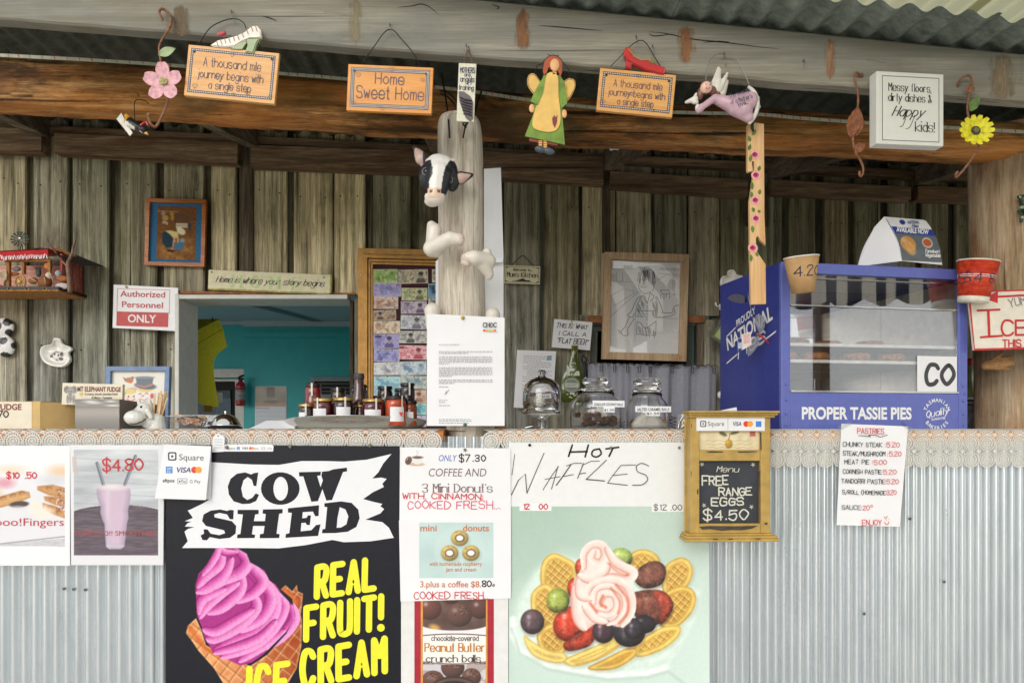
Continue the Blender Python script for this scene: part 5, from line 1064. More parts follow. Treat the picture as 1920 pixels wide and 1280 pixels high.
lettering(t, BLACK, lambda mb: [t.hand(mb, a, x, y, 7.8, 1.05, -.0016, jit=.18, width=w, rot=1.2, seed=int(y)) for a, x, y, w, *_ in rows_]+[t.line(mb, [(1609, 816), (1632, 818), (1627, 815), (1640, 815), (1650, 819), (1663, 815)], 1.1, -.0016)]); lettering(t, RED, lambda mb: [t.hand(mb, r[4], r[5], r[2]+1.5, 8.4, 1.05, -.0016, jit=.12, width=r[6], seed=int(r[2])) for r in rows_]+[t.hand(mb, 'c', 1632, 950, 6, 1, -.0016), t.hand(mb, 'PASTRIES', 1607, 812, 9.5, 1.2, -.0016, jit=.15, width=50, rot=1), t.hand(mb, 'ENJOY', 1616, 984, 10, 1.3, -.0016, jit=.2, width=36), t.line(mb, [(1658, 978), (1660, 982), (1664, 982), (1666, 977)], 1.2, -.0016, True), t.line(mb, [(1657, 968), (1660, 972), (1663, 967)], 1.2, -.0016), t.line(mb, [(1661, 974)], 1.2, -.0016), t.line(mb, [(1666, 973)], 1.2, -.0016)])
TAPE = panem('sticky_tape', .12, .5, (236, 236, 238))
for L in ([(1569, 800), (1592, 789), (1597, 795), (1576, 806)], [(1690, 789), (1713, 804), (1706, 808), (1688, 796)]): m_ = MB(); t.poly(m_, L, -.0026); t.part('tape', m_, TAPE)
# ================================================================ ornaments hung from the fascia and log
PINE = wood('pine_plaque', (206, 142, 76), (222, 162, 92), (232, 180, 116), 'X', 30, .08, rough=.45, bump=.1, coat=.3, world=False)
HONEY = wood('honey_plaque', (206, 128, 44), (222, 146, 54), (232, 164, 72), 'X', 30, .08, rough=.4, bump=.1, coat=.35, world=False)
NAVYP = mat('navy_paint', (66, 66, 92), .5, bump=0); CREAMP = mat('cream_print', (226, 214, 186), .5, bump=0)
HY_ = -.135
def checks(t, x0, y0, x1, y1, w, d, n2=True, pit=3.4):
    """navy border band with pale dashes"""
    m_ = MB(); t.frame(m_, x0, y0, x1, y1, w, d, None); t.part('border', m_, NAVYP); m_ = MB()
    def dash(x, y): t.poly(m_, [(x-pit*.27, y-pit*.27), (x+pit*.27, y-pit*.27), (x+pit*.27, y+pit*.27), (x-pit*.27, y+pit*.27)], d-.0003)
    offs = ((w*.3, 0), (w*.7, pit*.5)) if n2 else ((w*.5, 0),)
    for o, ph in offs:
        x = x0+pit+ph
        while x < x1-pit*.6: dash(x, y0+o); dash(x, y1-o); x += pit
        y = y0+pit+ph
        while y < y1-pit*.6: dash(x0+o, y); dash(x1-o, y); y += pit
    t.part('border_dashes', m_, CREAMP)['kind'] = 'stuff'
def heart(t, mb, x, y, r, d, w=.7): t.line(mb, [(x, y+r), (x-r, y-r*.2), (x-r*.5, y-r*.8), (x, y-r*.2), (x+r*.5, y-r*.8), (x+r, y-r*.2), (x, y+r)], w, d)
def plaque(label, cx, cy, w, h, tilt, m, lines, Y=HY_, th=.013, n2=False, shoe=None, wire=None, group=None, hearts=()):
    t = T('wooden_plaque', label, 'plaque', cx, cy, Y, group, tilt=tilt); x0, y0, x1, y1 = cx-w/2, cy-h/2, cx+w/2, cy+h/2
    m_ = MB(); t.box(m_, x0, y0, x1, y1, 0, th, .0015); t.part('board', m_, m); checks(t, x0+6, y0+6, x1-6, y1-7, 7 if n2 else 5, -.0003, n2)
    mb = MB()
    for (s, x, y, hh, ww, wd) in lines: t.hand(mb, s, x, y, hh, ww*.75, -.0005, 'C', width=wd)
    t.part('lettering', mb, NAVYP); mb = MB(); [heart(t, mb, cx+a, cy+b, r, -.0006) for a, b, r in hearts]; t.part('heart_print', mb, NAVYP)
    for x in (x0+13, x1-13): mb = MB(); t.edisc(mb, x, y0+13, 2.0, 2.0, -.0007, 10); t.part('hole', mb, BLACK)
    return t
tl = [('A thousand mile', 433, 129, 16, 1.5, 108), ('journey begins with', 432, 151, 15, 1.5, 122), ('a single step', 432, 170, 14, 1.5, 80)]
t = plaque('wooden "A thousand mile journey" plaque with white striped shoe on top', 434, 139.5, 171, 96, 5.5, PINE, [(s, x+1, y, h, w, d) for s, x, y, h, w, d in tl], hearts=((-2, -37, 5), (74, -36, 4), (-66, 28, 5), (8, 37, 3.5), (34, 33, 4.5), (76, 36, 4)))
t.hang([(365, 92, .004), (385, 58, 0), (412, 40, 0), (434, 37, -.004), (448, 42, 0), (458, 58, 0), (500, 98, .004)], WIRE, .9)
def shoe(t, flip, cx, cy, s, top, heel, stripe, extras):
    X = lambda x: cx+(-x if flip else x)*s
    Yy = lambda y: cy+y*s
    pr = lambda L: [(X(a), Yy(b)) for a, b in L]
    def ext(name, L, m, d0=-.006, d1=.010):
        mb = MB(); P = [t.q(*p) for p in pr(L)]; a = sum(P[i][0]*P[(i+1) % len(P)][1]-P[(i+1) % len(P)][0]*P[i][1] for i in range(len(P)))
        bm = bmesh.new(); f = [bm.verts.new((x, d0, z)) for x, z in P]; b = [bm.verts.new((x, d1, z)) for x, z in P]; n = len(P)
        bm.faces.new(f if a > 0 else f[::-1]); bm.faces.new(b[::-1] if a > 0 else b)
        for i in range(n): bm.faces.new((f[i], f[(i+1) % n], b[(i+1) % n], b[i]))
        bmesh.ops.recalc_face_normals(bm, faces=bm.faces[:]); bmesh.ops.bevel(bm, geom=[e for e in bm.edges if abs(e.verts[0].co.y-e.verts[1].co.y) < 1e-6], offset=.0025, segments=2, affect='EDGES'); mb.bm(bm); t.part(name, mb, m)
    ext('shoe_upper', top, extras[0]); ext('heel', heel, extras[1]); 
    if stripe: mb = MB(); [t.line(mb, pr(L), 1.5, -.0066) for L in stripe]; t.part('stripe', mb, extras[2])
    return X, Yy
WS = mat('white_glazed_shoe', (226, 218, 204), .35, coat=.3); GS = mat('sage_heel', (142, 160, 108), .4, coat=.3); RS = mat('red_glazed_shoe', (186, 36, 44), .25, coat=.5)
X, Yy = shoe(t, False, 434, 84, 1.0, [(-43, 6), (-30, -4), (-14, -9), (4, -16), (18, -24), (30, -36), (40, -38), (48, -30), (50, -17), (44, -14), (30, -13), (16, -6), (2, 5), (-18, 8), (-38, 8)], [(22, -13), (48, -16), (42, -2), (38, 14), (22, 13), (26, 0)], [[(a, b), (a+4, b+9)] for a, b in ((-32, -2), (-25, -5), (-18, -8), (-10, -10), (-2, -14), (6, -17), (14, -22), (22, -29), (30, -35), (38, -36))], (WS, GS, mat('brown_stripe', (150, 112, 96), .5, bump=0)))
m_ = MB(); t.poly(m_, [(X(-6), Yy(9)), (X(20), Yy(-7)), (X(24), Yy(-6)), (X(16), Yy(8))], -.004, .008); t.part('sole', m_, GS)
blobm = blob(t, [(409, 67, -2, 5, 4, 4), (414, 65, -3, 4, 4, 4), (404, 69, -1, 4, 3, 3)], 1.2, 2); t.part('bow', blobm, mat('pink_bow', (196, 76, 88), .4))
t = plaque('honey coloured wooden "Home Sweet Home" plaque with checked border', 731, 167, 160, 87, 2.5, HONEY, [('Home', 730, 158, 20, 2.1, 54), ('Sweet Home', 732, 186, 22, 2.1, 126)], n2=True, hearts=((2, -37, 5), (-60, -24, 5), (61, -19, 4), (-67, 29, 4), (-12, 36, 5), (68, 32, 4)))
t.hang([(676, 120, .004), (700, 86, 0), (716, 62, 0), (731, 57, -.004), (748, 72, 0), (770, 96, 0), (788, 124, .004)], WIRE, .9)
t = plaque('smaller "A thousand mile journey" plaque with curly red shoe on top', 1193, 174, 143, 80, 5.5, PINE, [('A thousand mile', 1195, 166, 13, 1.4, 91), ('journey begins with', 1194, 183, 12.5, 1.4, 106), ('a single step', 1193, 199, 12, 1.4, 68)], hearts=((2, -32, 4), (-60, 22, 4), (34, 30, 3.5), (62, 30, 3.5)))
t.hang([(1141, 128, .004), (1160, 106, 0), (1178, 84, 0), (1193, 77, -.004), (1206, 84, 0), (1222, 106, 0), (1236, 122, .004)], WIRE, .8)
X, Yy = shoe(t, False, 1200, 118, 1.0, [(-38, -20), (-33, -27), (-26, -24), (-20, -10), (-4, -4), (14, -6), (28, 2), (36, 4), (41, 8), (39, 18), (30, 18), (10, 14), (-8, 8), (-20, 4), (-30, -2), (-37, -10)], [(-32, -2), (-20, 4), (-22, 14), (-32, 12)], [], (RS, RS))
mb = MB(); t.tube(mb, [(1232, 132, -.002), (1240, 134, -.002), (1241, 126, -.002), (1236, 124, -.002)], 2.4); t.part('curled_toe', mb, RS); mb = MB(); t.line(mb, [(1170, 96), (1182, 108), (1196, 114)], 1.4, -.0066); t.line(mb, [(1198, 113), (1210, 111), (1222, 118)], 1.4, -.0066); t.part('gold_trim', mb, BRASS)
blobm = blob(t, [(1214, 115, -4, 4, 3, 3), (1219, 117, -4, 3, 3, 3)], 1, 2); t.part('ornament', blobm, mat('moss_ornament', (126, 126, 60), .5))
mb = MB(); t.edisc(mb, 1184, 177, 5, 4, -.0009); t.part('smudge', mb, mat('lilac_smudge', (176, 130, 116), .6))
# --- mothers plaque
t = T('angel_plaque', 'narrow cream hanging plaque saying mothers are angels, with a grey wing', 'plaque', 874, 173, -.14, tilt=2.5)
m_ = MB(); t.box(m_, 858, 119, 891, 228, 0, .006, .001); t.part('board', m_, mat('cream_speckled', (222, 218, 196), .6, var=.06, scale=160)); lettering(t, NAVYP, lambda mb: (t.hand(mb, 'MOTHERS', 875, 137, 9.5, 1.4, -.0006, 'C', width=27), t.hand(mb, 'are', 875, 144, 7, 1.1, -.0006, 'C', width=11), t.hand(mb, 'angels', 875, 154, 10, 1.3, -.0006, 'C', width=26), t.hand(mb, 'in', 879, 159, 7, 1.1, -.0006, 'C', width=7), t.hand(mb, 'training', 874, 169, 8.5, 1.3, -.0006, 'C', width=27)))
WING = mat('pewter_wing', (92, 84, 88), .45, .3); m_ = MB(); t.poly(m_, [(860, 173), (870, 173), (882, 181), (888, 192), (889, 222), (884, 228), (876, 222), (868, 206), (862, 190)], -.003, 0); t.part('wing', m_, WING); m_ = MB()
for i in range(6): t.tube(m_, [(863+i*1.6, 184+i*6, -.0035), (872+i*1.8, 188+i*5.4, -.0045), (886, 190+i*5.6, -.0035)], 1.5, 6)
t.part('feather', m_, mat('dark_feather', (58, 52, 58), .45, .3)); t.hang([(866, 119, .002), (871, 96, .012), (874, 88, .016), (877, 96, .012), (884, 119, .002)], mat('brown_cord', (112, 84, 66), .8), 1.0, 'hanging_cord')
mb = MB(); t.tube(mb, [(874, 80, .02), (874, 90, .01)], .9, 6); t.part('nail', mb, STEELW)
# --- rusty flower hooks
RUSTY = mat('rusty_iron', (140, 98, 74), .7, .3, var=.2, bump=.4, scale=120)
def leaf(t, name, base, tip, w, m, d=-.004, serr=0, fold=.0025):
    mb = MB(); bx_, by = base; tx, ty = tip; n = 9; L = []; R_ = []; M_ = []
    dx, dy = tx-bx_, ty-by; l = math.hypot(dx, dy); nx, ny = -dy/l, dx/l
    for i in range(n+1):
        u = i/n; ww = w*math.sin(math.pi*u**.85)*(1+(serr*(i % 2))); cx_, cy_ = bx_+dx*u, by+dy*u; L.append(t.p(cx_+nx*ww, cy_+ny*ww, d)); R_.append(t.p(cx_-nx*ww, cy_-ny*ww, d)); M_.append(t.p(cx_, cy_, d+fold))
    vs = L+M_+R_; fs = []; N_ = n+1
    for i in range(n): fs += [(i, i+1, N_+i+1, N_+i), (N_+i, N_+i+1, 2*N_+i+1, 2*N_+i)]
    mb.add(vs, fs, True); return t.part(name, mb, m)
def petals(t, cx, cy, n, r0, r1, w, m, d, rot=0, name='petal', cup=.004, squash=1):
    for k in range(n):
        a = 2*math.pi*k/n+rot; mb = MB(); N_ = 8; vs = []; fs = []
        for i in range(N_+1):
            u = i/N_; r = r0+(r1-r0)*u; ww = w*(math.sin(math.pi*min(1, u*.80+.08))**.7); 
            for j in (-1, -.5, 0, .5, 1): x = r*math.cos(a)-ww*j*math.sin(a); y = r*math.sin(a)+ww*j*math.cos(a); vs.append(t.p(cx+x, cy+y*squash, d-cup*(u**2)-.0015*abs(j)+.0006*(k % 2)))
        for i in range(N_):
            for j in range(4): q_ = i*5+j; fs.append((q_, q_+1, q_+6, q_+5))
        mb.add(vs, fs, True); t.part(name, mb, m)
def petalm(name, c1, c2, sc=90):
    if name in _M: return _M[name]
    return mat(name, tuple((np.array(c1)+np.array(c2))/2), .5, var=.12, bump=.2, scale=sc)
t = T('flower_hook', 'rusty wall hook with pink five petal flower and pale green leaf', 'hook', 308, 130, -.14)
mb = MB(); t.tube(mb, [(305, 36, .0), (300, 26, -.004), (302, 17, .0), (309, 18, .008), (318, 30, .006), (319, 46, .002), (312, 62, 0), (302, 78, 0), (298, 92, 0), (301, 112, 0), (303, 130, .002), (309, 155, .004), (314, 180, .004), (308, 208, 0), (299, 232, -.006), (294, 241, -.012), (288, 236, -.02), (286, 225, -.022)], [2, 2.2, 2.4, 2.6, 2.8, 3, 2.4, 2, 1.9, 1.9, 1.9, 1.9, 2, 2.4, 2.6, 2.6, 2.4, 2.6]); mb.ell(t.p(286, 222, -.022), (.0058, .0058, .0066)); mb.ell(t.p(304, 37, .001), (.003, .003, .004)); t.part('hook_stem', mb, RUSTY)
mb = MB(); t.tube(mb, [(298, 84, .002), (304, 74, 0), (312, 60, .002)], 1.3, 6); t.part('tendril', mb, RUSTY)
leaf(t, 'leaf', (297, 104), (331, 92), 9, mat('pale_green_leaf', (156, 172, 128), .55, var=.1, bump=.3, scale=60)); petals(t, 308, 156, 5, 6, 36, 13, petalm('pink_petal', (206, 140, 150), (232, 186, 190)), -.006, -.35, cup=.005); mb = MB(); t.ell(mb, 309, 155, 8.5, 7.5, -.009, .004); t.part('flower_centre', mb, mat('sage_centre', (176, 168, 112), .6, var=.2, bump=.5, scale=200))
t = T('flower_hook', 'rusty wall hook with yellow daisy and serrated green leaf near the right post', 'hook', 1826, 240, -.135)
mb = MB(); t.tube(mb, [(1803, 160, .02), (1800, 153, .006), (1806, 145, -.002), (1817, 144, -.004), (1823, 154, 0), (1819, 170, 0), (1815, 190, 0), (1815, 210, .002), (1820, 226, .004), (1830, 255, .004), (1838, 268, .002), (1826, 292, 0), (1806, 318, -.004), (1794, 330, -.010), (1786, 336, -.016), (1784, 330, -.022), (1787, 327, -.022)], 2.2); t.part('hook_stem', mb, RUSTY); leaf(t, 'rust_leaf', (1818, 160), (1815, 176), 10, RUSTY, -.004); leaf(t, 'leaf', (1817, 210), (1835, 180), 8, mat('green_painted_leaf', (94, 124, 62), .45, var=.2, bump=.4, scale=70), serr=.2)
petals(t, 1826, 247, 14, 6, 33, 6.4, petalm('yellow_petal', (226, 212, 30), (246, 232, 64)), -.006, 0, cup=.008, squash=.85); mb = MB(); t.ell(mb, 1826, 247, 9, 8, -.009, .005, rot=20); t.part('flower_centre', mb, mat('dark_seed_centre', (76, 70, 52), .7, var=.3, bump=.7, scale=260)); mb = MB(); t.ell(mb, 1826, 247, 5.5, 4.6, -.0125, .003, rot=20); t.part('flower_centre', mb, mat('grey_seed', (120, 112, 80), .7))
t = T('leaf_hook', 'plain rusty iron hook with brown serrated leaves, between flat sign and plaques', 'hook', 1606, 240, -.135)
mb = MB(); t.tube(mb, [(1616, 138, .01), (1606, 136, .0), (1602, 140, -.002), (1604, 156, 0), (1609, 180, 0), (1607, 208, 0), (1601, 235, 0), (1599, 262, 0), (1605, 288, 0), (1615, 305, -.002), (1616, 322, -.008), (1610, 334, -.016), (1605, 332, -.02), (1605, 326, -.022)], 2.1); t.tube(mb, [(1617, 318, -.006), (1610, 300, -.004), (1603, 285, -.004)], 1.2, 6); mb.ell(t.p(1618, 138, .012), (.006, .01, .006)); t.part('hook_stem', mb, RUSTY)
BRL = mat('brown_iron_leaf', (136, 84, 56), .6, .2, var=.2, bump=.5, scale=80); leaf(t, 'leaf', (1592, 260), (1607, 200), 12, BRL, -.006, .12); leaf(t, 'leaf', (1604, 256), (1610, 202), 11, BRL, -.003, .12); leaf(t, 'leaf', (1600, 284), (1622, 270), 8, BRL, -.004, .15)
# --- penguin
t = T('penguin_ornament', 'small penguin ornament on a white ski board dangling head down under the log', 'ornament', 254, 232, .14)
m_ = MB(); t.poly(m_, [(217, 222), (226, 211), (247, 248), (242, 254)], .004, .008); t.part('ski_board', m_, mat('white_ski', (226, 220, 210), .4))
def pc(x, y, d):
    u = (x-238)*.80+(y-226)*.60; v = -(x-238)*.6+(y-226)*.80
    if u > 36: return (238, 236, 230) if v > 1 else (34, 36, 40)
    if u < 5: return (214, 160, 40)
    return (236, 234, 224) if (v > 1.5 and u < 26) else (34, 36, 40)
t.part('penguin_body', blob(t, [('c', (244, 230, -3), (262, 241, -4), 9, 8), (246, 233, -4, 9, 10, 9, -50), (271, 245, -5, 8, 7, 7), ('c', (238, 218, -2), (246, 226, -3), 4, 5), (240, 224, -3, 5, 4, 4)], 1.3, 3, pc), PAINT)
for L in ([(279, 250), (282, 256), (273, 253)],): m_ = MB(); t.poly(m_, L, -.014, -.006); t.part('beak', m_, mat('orange_beak', (220, 160, 40), .4))
mb = MB(); t.tube(mb, [(262, 248, -.008), (268, 238, -.012), (276, 231, -.008), (281, 238, -.008)], 2.6); t.part('red_scarf', mb, RS); mb = MB(); t.line(mb, [(252, 172), (258, 174), (261, 182), (258, 178)], 1.2, .0); t.tube(mb, [(253, 228, 0), (253, 190, -.0), (256, 176, .05), (262, 180, .06)], .8, 6); t.part('hanging_wire', mb, WIRE)
# --- girl angel cut-out
t = T('wooden_angel', 'flat wooden girl angel in green dress and yellow apron with red hair', 'ornament', 1027, 290, -.132)
GRN = mat('green_painted_wood', (112, 142, 50), .55, var=.14, bump=.2, scale=40); YAP = mat('buttery_paint', (232, 190, 104), .55, var=.05, bump=.15, scale=40); SKIN = mat('peach_paint', (236, 180, 124), .5, var=.03); REDH = mat('auburn_paint', (176, 78, 38), .5, var=.12); MAR = mat('maroon_paint', (134, 50, 50), .5); SLATE = mat('slate_blue_paint', (72, 82, 92), .45)
for L, n in (([(1017, 160), (1004, 139), (994, 138), (989, 146), (990, 160), (1002, 176), (1012, 174)], 'wing'), ([(1052, 160), (1064, 147), (1074, 147), (1079, 154), (1077, 168), (1064, 188), (1056, 180)], 'wing')): m_ = MB(); t.poly(m_, [tuple(v) for v in smooth_pts(L, True, 4)][:-1], .004, .009); t.part(n, m_, YAP); m_ = MB(); t.line(m_, [tuple(v) for v in smooth_pts([(a*.9+sum(p[0] for p in L)/len(L)*.1, b*.9+sum(p[1] for p in L)/len(L)*.1) for a, b in L], True, 4)], 1.1, .0036); t.part('stitching', m_, MAR)
m_ = MB(); t.poly(m_, [(1020, 140), (1052, 143), (1062, 180), (1054, 214), (1059, 272), (984, 256), (1000, 215), (1000, 192)], -.003, .004); t.part('dress', m_, GRN)
m_ = MB(); t.poly(m_, [(1023, 144), (1012, 156), (994, 192), (1008, 199), (1018, 176)], -.008, -.003); t.poly(m_, [(1050, 146), (1058, 156), (1063, 196), (1052, 206), (1047, 180)], -.008, -.003); t.part('sleeve', m_, GRN)
m_ = MB(); t.poly(m_, [(993, 254), (1046, 263), (1045, 273), (992, 264)], .001, .0045); t.part('petticoat', m_, MAR)
m_ = MB(); t.poly(m_, [tuple(v) for v in smooth_pts([(1026, 140), (1045, 144), (1047, 180), (1051, 222), (1046, 242), (1032, 249), (1010, 246), (998, 236), (1004, 205), (1016, 176)], True, 3)][:-1], -.006, -.003); t.part('apron', m_, YAP)
m_ = MB(); t.poly(m_, [(1035, 224), (1039, 218), (1042, 222), (1045, 217), (1044, 232), (1040, 242), (1036, 234)], -.007, -.006); t.part('apron_heart', m_, MAR)
for x, y, r_x in ((1014, 281, 11), (1030, 284, 12)): m_ = MB(); t.ell(m_, x-1, y, r_x, 6.5, -.002, .008, 15); t.part('shoe', m_, SLATE)
for x in (1013, 1022): m_ = MB(); t.box(m_, x-3, 264, x+3.5, 279, -.002, .003, .001); t.part('stocking', m_, YAP); m_ = MB(); [t.line(m_, [(x-3, y), (x+3.5, y+.6)], 1.6, -.0024) for y in (266, 270, 274)]; t.part('stripe', m_, REDH)
m_ = MB(); t.poly(m_, [tuple(v) for v in smooth_pts([(1036, 107), (1050, 114), (1054, 132), (1050, 146), (1046, 136), (1030, 128), (1024, 140), (1018, 138), (1022, 116)], True, 4)][:-1], -.007, .004); t.part('hair', m_, REDH); m_ = MB(); t.ell(m_, 1040, 125, 9, 12, -.008, .005); t.box(m_, 1036, 132, 1043, 141, -.006, .002); t.part('face', m_, SKIN)
for x, y in ((997, 204), (1058, 214)): m_ = MB(); t.ell(m_, x, y, 5, 8, -.002, .003); t.part('hand', m_, SKIN)
m_ = MB(); t.tube(m_, [(1003, 138, .004), (1006, 126, 0), (1016, 120, -.002), (1024, 112, -.006), (1034, 106, -.006), (1046, 108, -.004), (1056, 118, 0), (1068, 134, .002), (1071, 148, .004)], .7, 5); t.tube(m_, [(1027, 100, .006), (1036, 108, -.004), (1048, 104, 0)], .6, 5); t.part('hanging_wire', m_, WIRE)
# --- flying lilac angel
t = T('flying_angel', 'lilac resin angel with white wings flying left and holding a bird', 'ornament', 1355, 190, -.145)
LIL = (208, 172, 188)
def lc(x, y, d): 
    n = noise.noise(Vector((x*.1, y*.1, 0)))*10
    return (LIL[0]+n, LIL[1]+n, LIL[2]+n)
t.part('gown', blob(t, [('c', (1340, 187, -3), (1392, 206, -4), 9, 19), ('c', (1350, 192, -3), (1404, 190, -4), 8, 16), ('c', (1376, 205, -4), (1402, 222, -4), 14, 10), ('c', (1340, 186, -6), (1313, 206, -12), 7, 6), ('c', (1313, 206, -12), (1307, 212, -14), 7, 7)], 2, 5, lc), PAINT)
m_ = MB(); t.tube(m_, [(1402, 164, -.004), (1412, 174, -.006), (1418, 190, -.008), (1418, 206, -.008), (1412, 222, -.006), (1403, 234, -.004)], [3, 4, 4, 4, 4, 3], 8); t.part('lace_hem', m_, mat('white_resin', (224, 218, 210), .4))
def hc(x, y, d): return (118, 76, 70) if (d > -3.5 or y < 156 or (x > 1333 and y > 160)) else (232, 190, 168)
t.part('head', blob(t, [(1322, 168, -8, 12, 13, 11), (1335, 172, -3, 8, 9, 8), (1312, 178, -3, 6, 12, 6), (1345, 178, -2, 6, 5, 5)], 1.4, 3, lambda x, y, d: (232, 192, 172) if (((x-1321)/10.5)**2+((y-170)/10)**2 < 1 and d < -8) else (122, 80, 72)), PAINT)
m_ = MB(); [m_.ell(t.p(x, y, -.031), (.0012, .001, .0016), None, 8, 6) for x, y in ((1318, 168), (1326, 168))]; t.part('eye', m_, BLACK); m_ = MB(); t.tube(m_, [(1318, 173, -.0275), (1322, 175, -.028), (1326, 173, -.0275)], .6, 5); t.part('mouth', m_, RED)
WHR = mat('white_resin', 0); t.part('wing', blob(t, [('c', (1344, 170, 2), (1350, 130, 5), 8, 4), ('c', (1336, 166, 2), (1348, 126, 4), 7, 3), ('c', (1350, 168, 2), (1362, 142, 5), 7, 4)], 1.5, 3), WHR); t.part('wing', blob(t, [('c', (1350, 172, 6), (1366, 134, 9), 8, 3), ('c', (1354, 174, 6), (1364, 150, 9), 9, 5)], 1.5, 3), WHR)
t.part('bird', blob(t, [('c', (1284, 197, -12), (1300, 192, -14), 3, 6), ('c', (1298, 192, -14), (1302, 182, -14), 4, 2.4), (1300, 198, -14, 7, 4, 5)], 1.2, 3), WHR); m_ = MB(); t.ell(m_, 1305, 209, 5, 8, -.02, .006); t.part('cuff', m_, WHR); t.part('foot', blob(t, [(1418, 186, -3, 6, 5, 5), (1419, 202, -3, 7, 5, 5), (1410, 186, -2, 5, 4, 4)], 1.3, 2), mat('pale_blue_resin', (150, 176, 204), .4))
lettering(t, NAVYP, lambda mb: (t.hand(mb, 'The beauty', 1362, 194, 7, 1.0, -.0330, rot=-18, width=38), t.hand(mb, "of a Mother's", 1364, 206, 7, 1.0, -.0330, rot=-18, width=42), t.hand(mb, 'love...', 1378, 209, 7, 1.0, -.0330, rot=-16, width=18)))
t.hang([(1322, 155, -.004), (1328, 120, .002), (1342, 102, .006), (1360, 98, .008), (1380, 104, .006), (1394, 130, .002), (1404, 162, -.004)], STEELW, .8); mb = MB(); t.tube(mb, [(1361, 100, .02), (1359, 108, .004), (1360, 118, 0), (1362, 122, .004)], 1.3, 6); t.part('hook', mb, STEELW)
# --- box sign
t = T('box_sign', 'square white box sign reading messy floors, dirty dishes and happy kids', 'sign', 1702, 208, -.16, yaw=6)
m_ = MB(); t.box(m_, 1640, 136, 1774, 272, 0, .034, .002); t.part('box', m_, mat('white_box_sign', (226, 226, 220), .45, var=.01)); m_ = MB(); t.frame(m_, 1651, 144, 1765, 265, 1.2, -.0003, None); t.part('border', m_, CHAR)
lettering(t, BLACK, lambda mb: (t.hand(mb, 'Messy floors,', 1706, 172, 14.5, 1.6, -.0004, 'C', serif=.7, thin=.3, width=84), t.hand(mb, 'dirty dishes &', 1706, 191, 14, 1.6, -.0004, 'C', serif=.7, thin=.3, width=86), t.hand(mb, 'Happy', 1670, 219, 19, 2.1, -.0004, 'L', shear=.5, thin=.35, width=62), t.hand(mb, 'kids!', 1755, 246, 18, 1.9, -.0004, 'R', serif=.7, thin=.3, width=38), t.line(mb, [(1700, 216), (1692, 236), (1686, 238)], 1.1, -.0004, True), t.line(mb, [(1716, 216), (1706, 238), (1698, 242)], 1.1, -.0004, True)))
# --- rose painted hanger
t = T('painted_wood_hanger', 'long pine strip painted with pink roses hanging in front of the pie warmer', 'ornament', 1417, 560, -.10, yaw=2)
BLW = wood('blond_pine', (196, 148, 96), (216, 172, 120), (230, 192, 144), 'Z', 30, .06, rough=.45, bump=.1, coat=.25, world=False)
m_ = MB(); t.poly(m_, [(1400, 236), (1407, 231), (1431, 234), (1432, 404), (1434, 460), (1425, 452), (1420, 443), (1416, 447), (1416, 470), (1434, 496), (1435, 570), (1407, 571), (1405, 480), (1404, 380), (1413, 318), (1413, 305), (1408, 303), (1410, 322), (1402, 324), (1400, 322)], -.006, .006); t.part('strip', m_, BLW)
for i, (x, y) in enumerate(((1414, 292), (1416, 330), (1415, 377), (1416, 411), (1410, 466))):
    cv = CV(x-10, y-10, x+11, y+11, .7, (216, 172, 120)); cv.put(cv.ell(x, y, 8, 7.5, 0, 1), (206, 92, 124)); cv.put(cv.ell(x-1, y-1, 4, 3.4, 0, 1), (146, 20, 60))
    for a in range(4): cv.line([(x+7*math.cos(a*1.6+k_), y+6.5*math.sin(a*1.6+k_)) for k_ in (0, .4, .8, 1.2)], 1.8, (238, 206, 214), .7, .9)
    t.part('painted_rose', cv.mesh(t, -.0066, 'painted_rose', MATTE, cut=True))
GL_ = mat('leaf_paint', (92, 118, 48), .6, var=.15, bump=0)
for (b, tp_) in (((1405, 268), (1402, 256)), ((1409, 256), (1416, 244)), ((1402, 284), (1406, 272)), ((1404, 305), (1408, 290)), ((1408, 342), (1409, 358)), ((1420, 322), (1424, 312)), ((1422, 366), (1424, 356)), ((1407, 372), (1408, 360)), ((1410, 390), (1412, 400)), ((1409, 424), (1410, 438)), ((1420, 400), (1424, 395)), ((1406, 478), (1407, 492)), ((1416, 474), (1420, 482))): leaf(t, 'painted_leaf', b, tp_, 3.4, GL_, -.0066, 0, -.0003)
m_ = MB(); t.tube(m_, [(1411, 248, -.004), (1408, 238, -.01), (1411, 226, -.006), (1412, 214, .03)], 2.6, 6); t.part('green_peg', m_, mat('dark_green_peg', (24, 48, 34), .4))
# --- white lamp under the log and frog, wooden hand, ice cream sign on the right post
t = T('ceiling_lamp', 'small round white lamp showing just below the log beam', 'lamp', 1152, 275, .42); m_ = MB(); t.lathe(m_, 1152, [(0, 284), (6, 283), (10, 279), (12.5, 272), (12.5, 262), (0, 262)]); t.part('lamp_body', m_, mat('white_enamel', (222, 224, 220), .3)); m_ = MB(); t.lathe(m_, 1152, [(4.6, 284.6), (5.4, 284.2), (6, 283.4)]); t.part('lens_ring', m_, CHAR)
t = T('frog_ornament', 'dark green metal frog climbing the right post at the edge of the picture', 'ornament', 1912, 395, .235)
t.part('frog_body', blob(t, [('c', (1914, 376, -4), (1922, 398, -4), 6, 7), (1908, 371, -6, 5, 4, 5), ('c', (1918, 384, -4), (1906, 396, -5), 3, 2.5), ('c', (1906, 396, -5), (1914, 408, -5), 2.5, 2.5), ('c', (1914, 408, -5), (1912, 416, -4), 3, 3), ('c', (1922, 398, -4), (1912, 412, -4), 3.5, 3), (1916, 368, -5, 3, 3, 3)], 1.1, 2, lambda x, y, d: (150, 190, 140) if noise.noise(Vector((x*.16, y*.16, 3))) > .12 else (52, 60, 50)), PAINT)
t = T('wooden_hand', 'small carved brown wooden hand fixed to the right post', 'ornament', 1868, 682, .2)
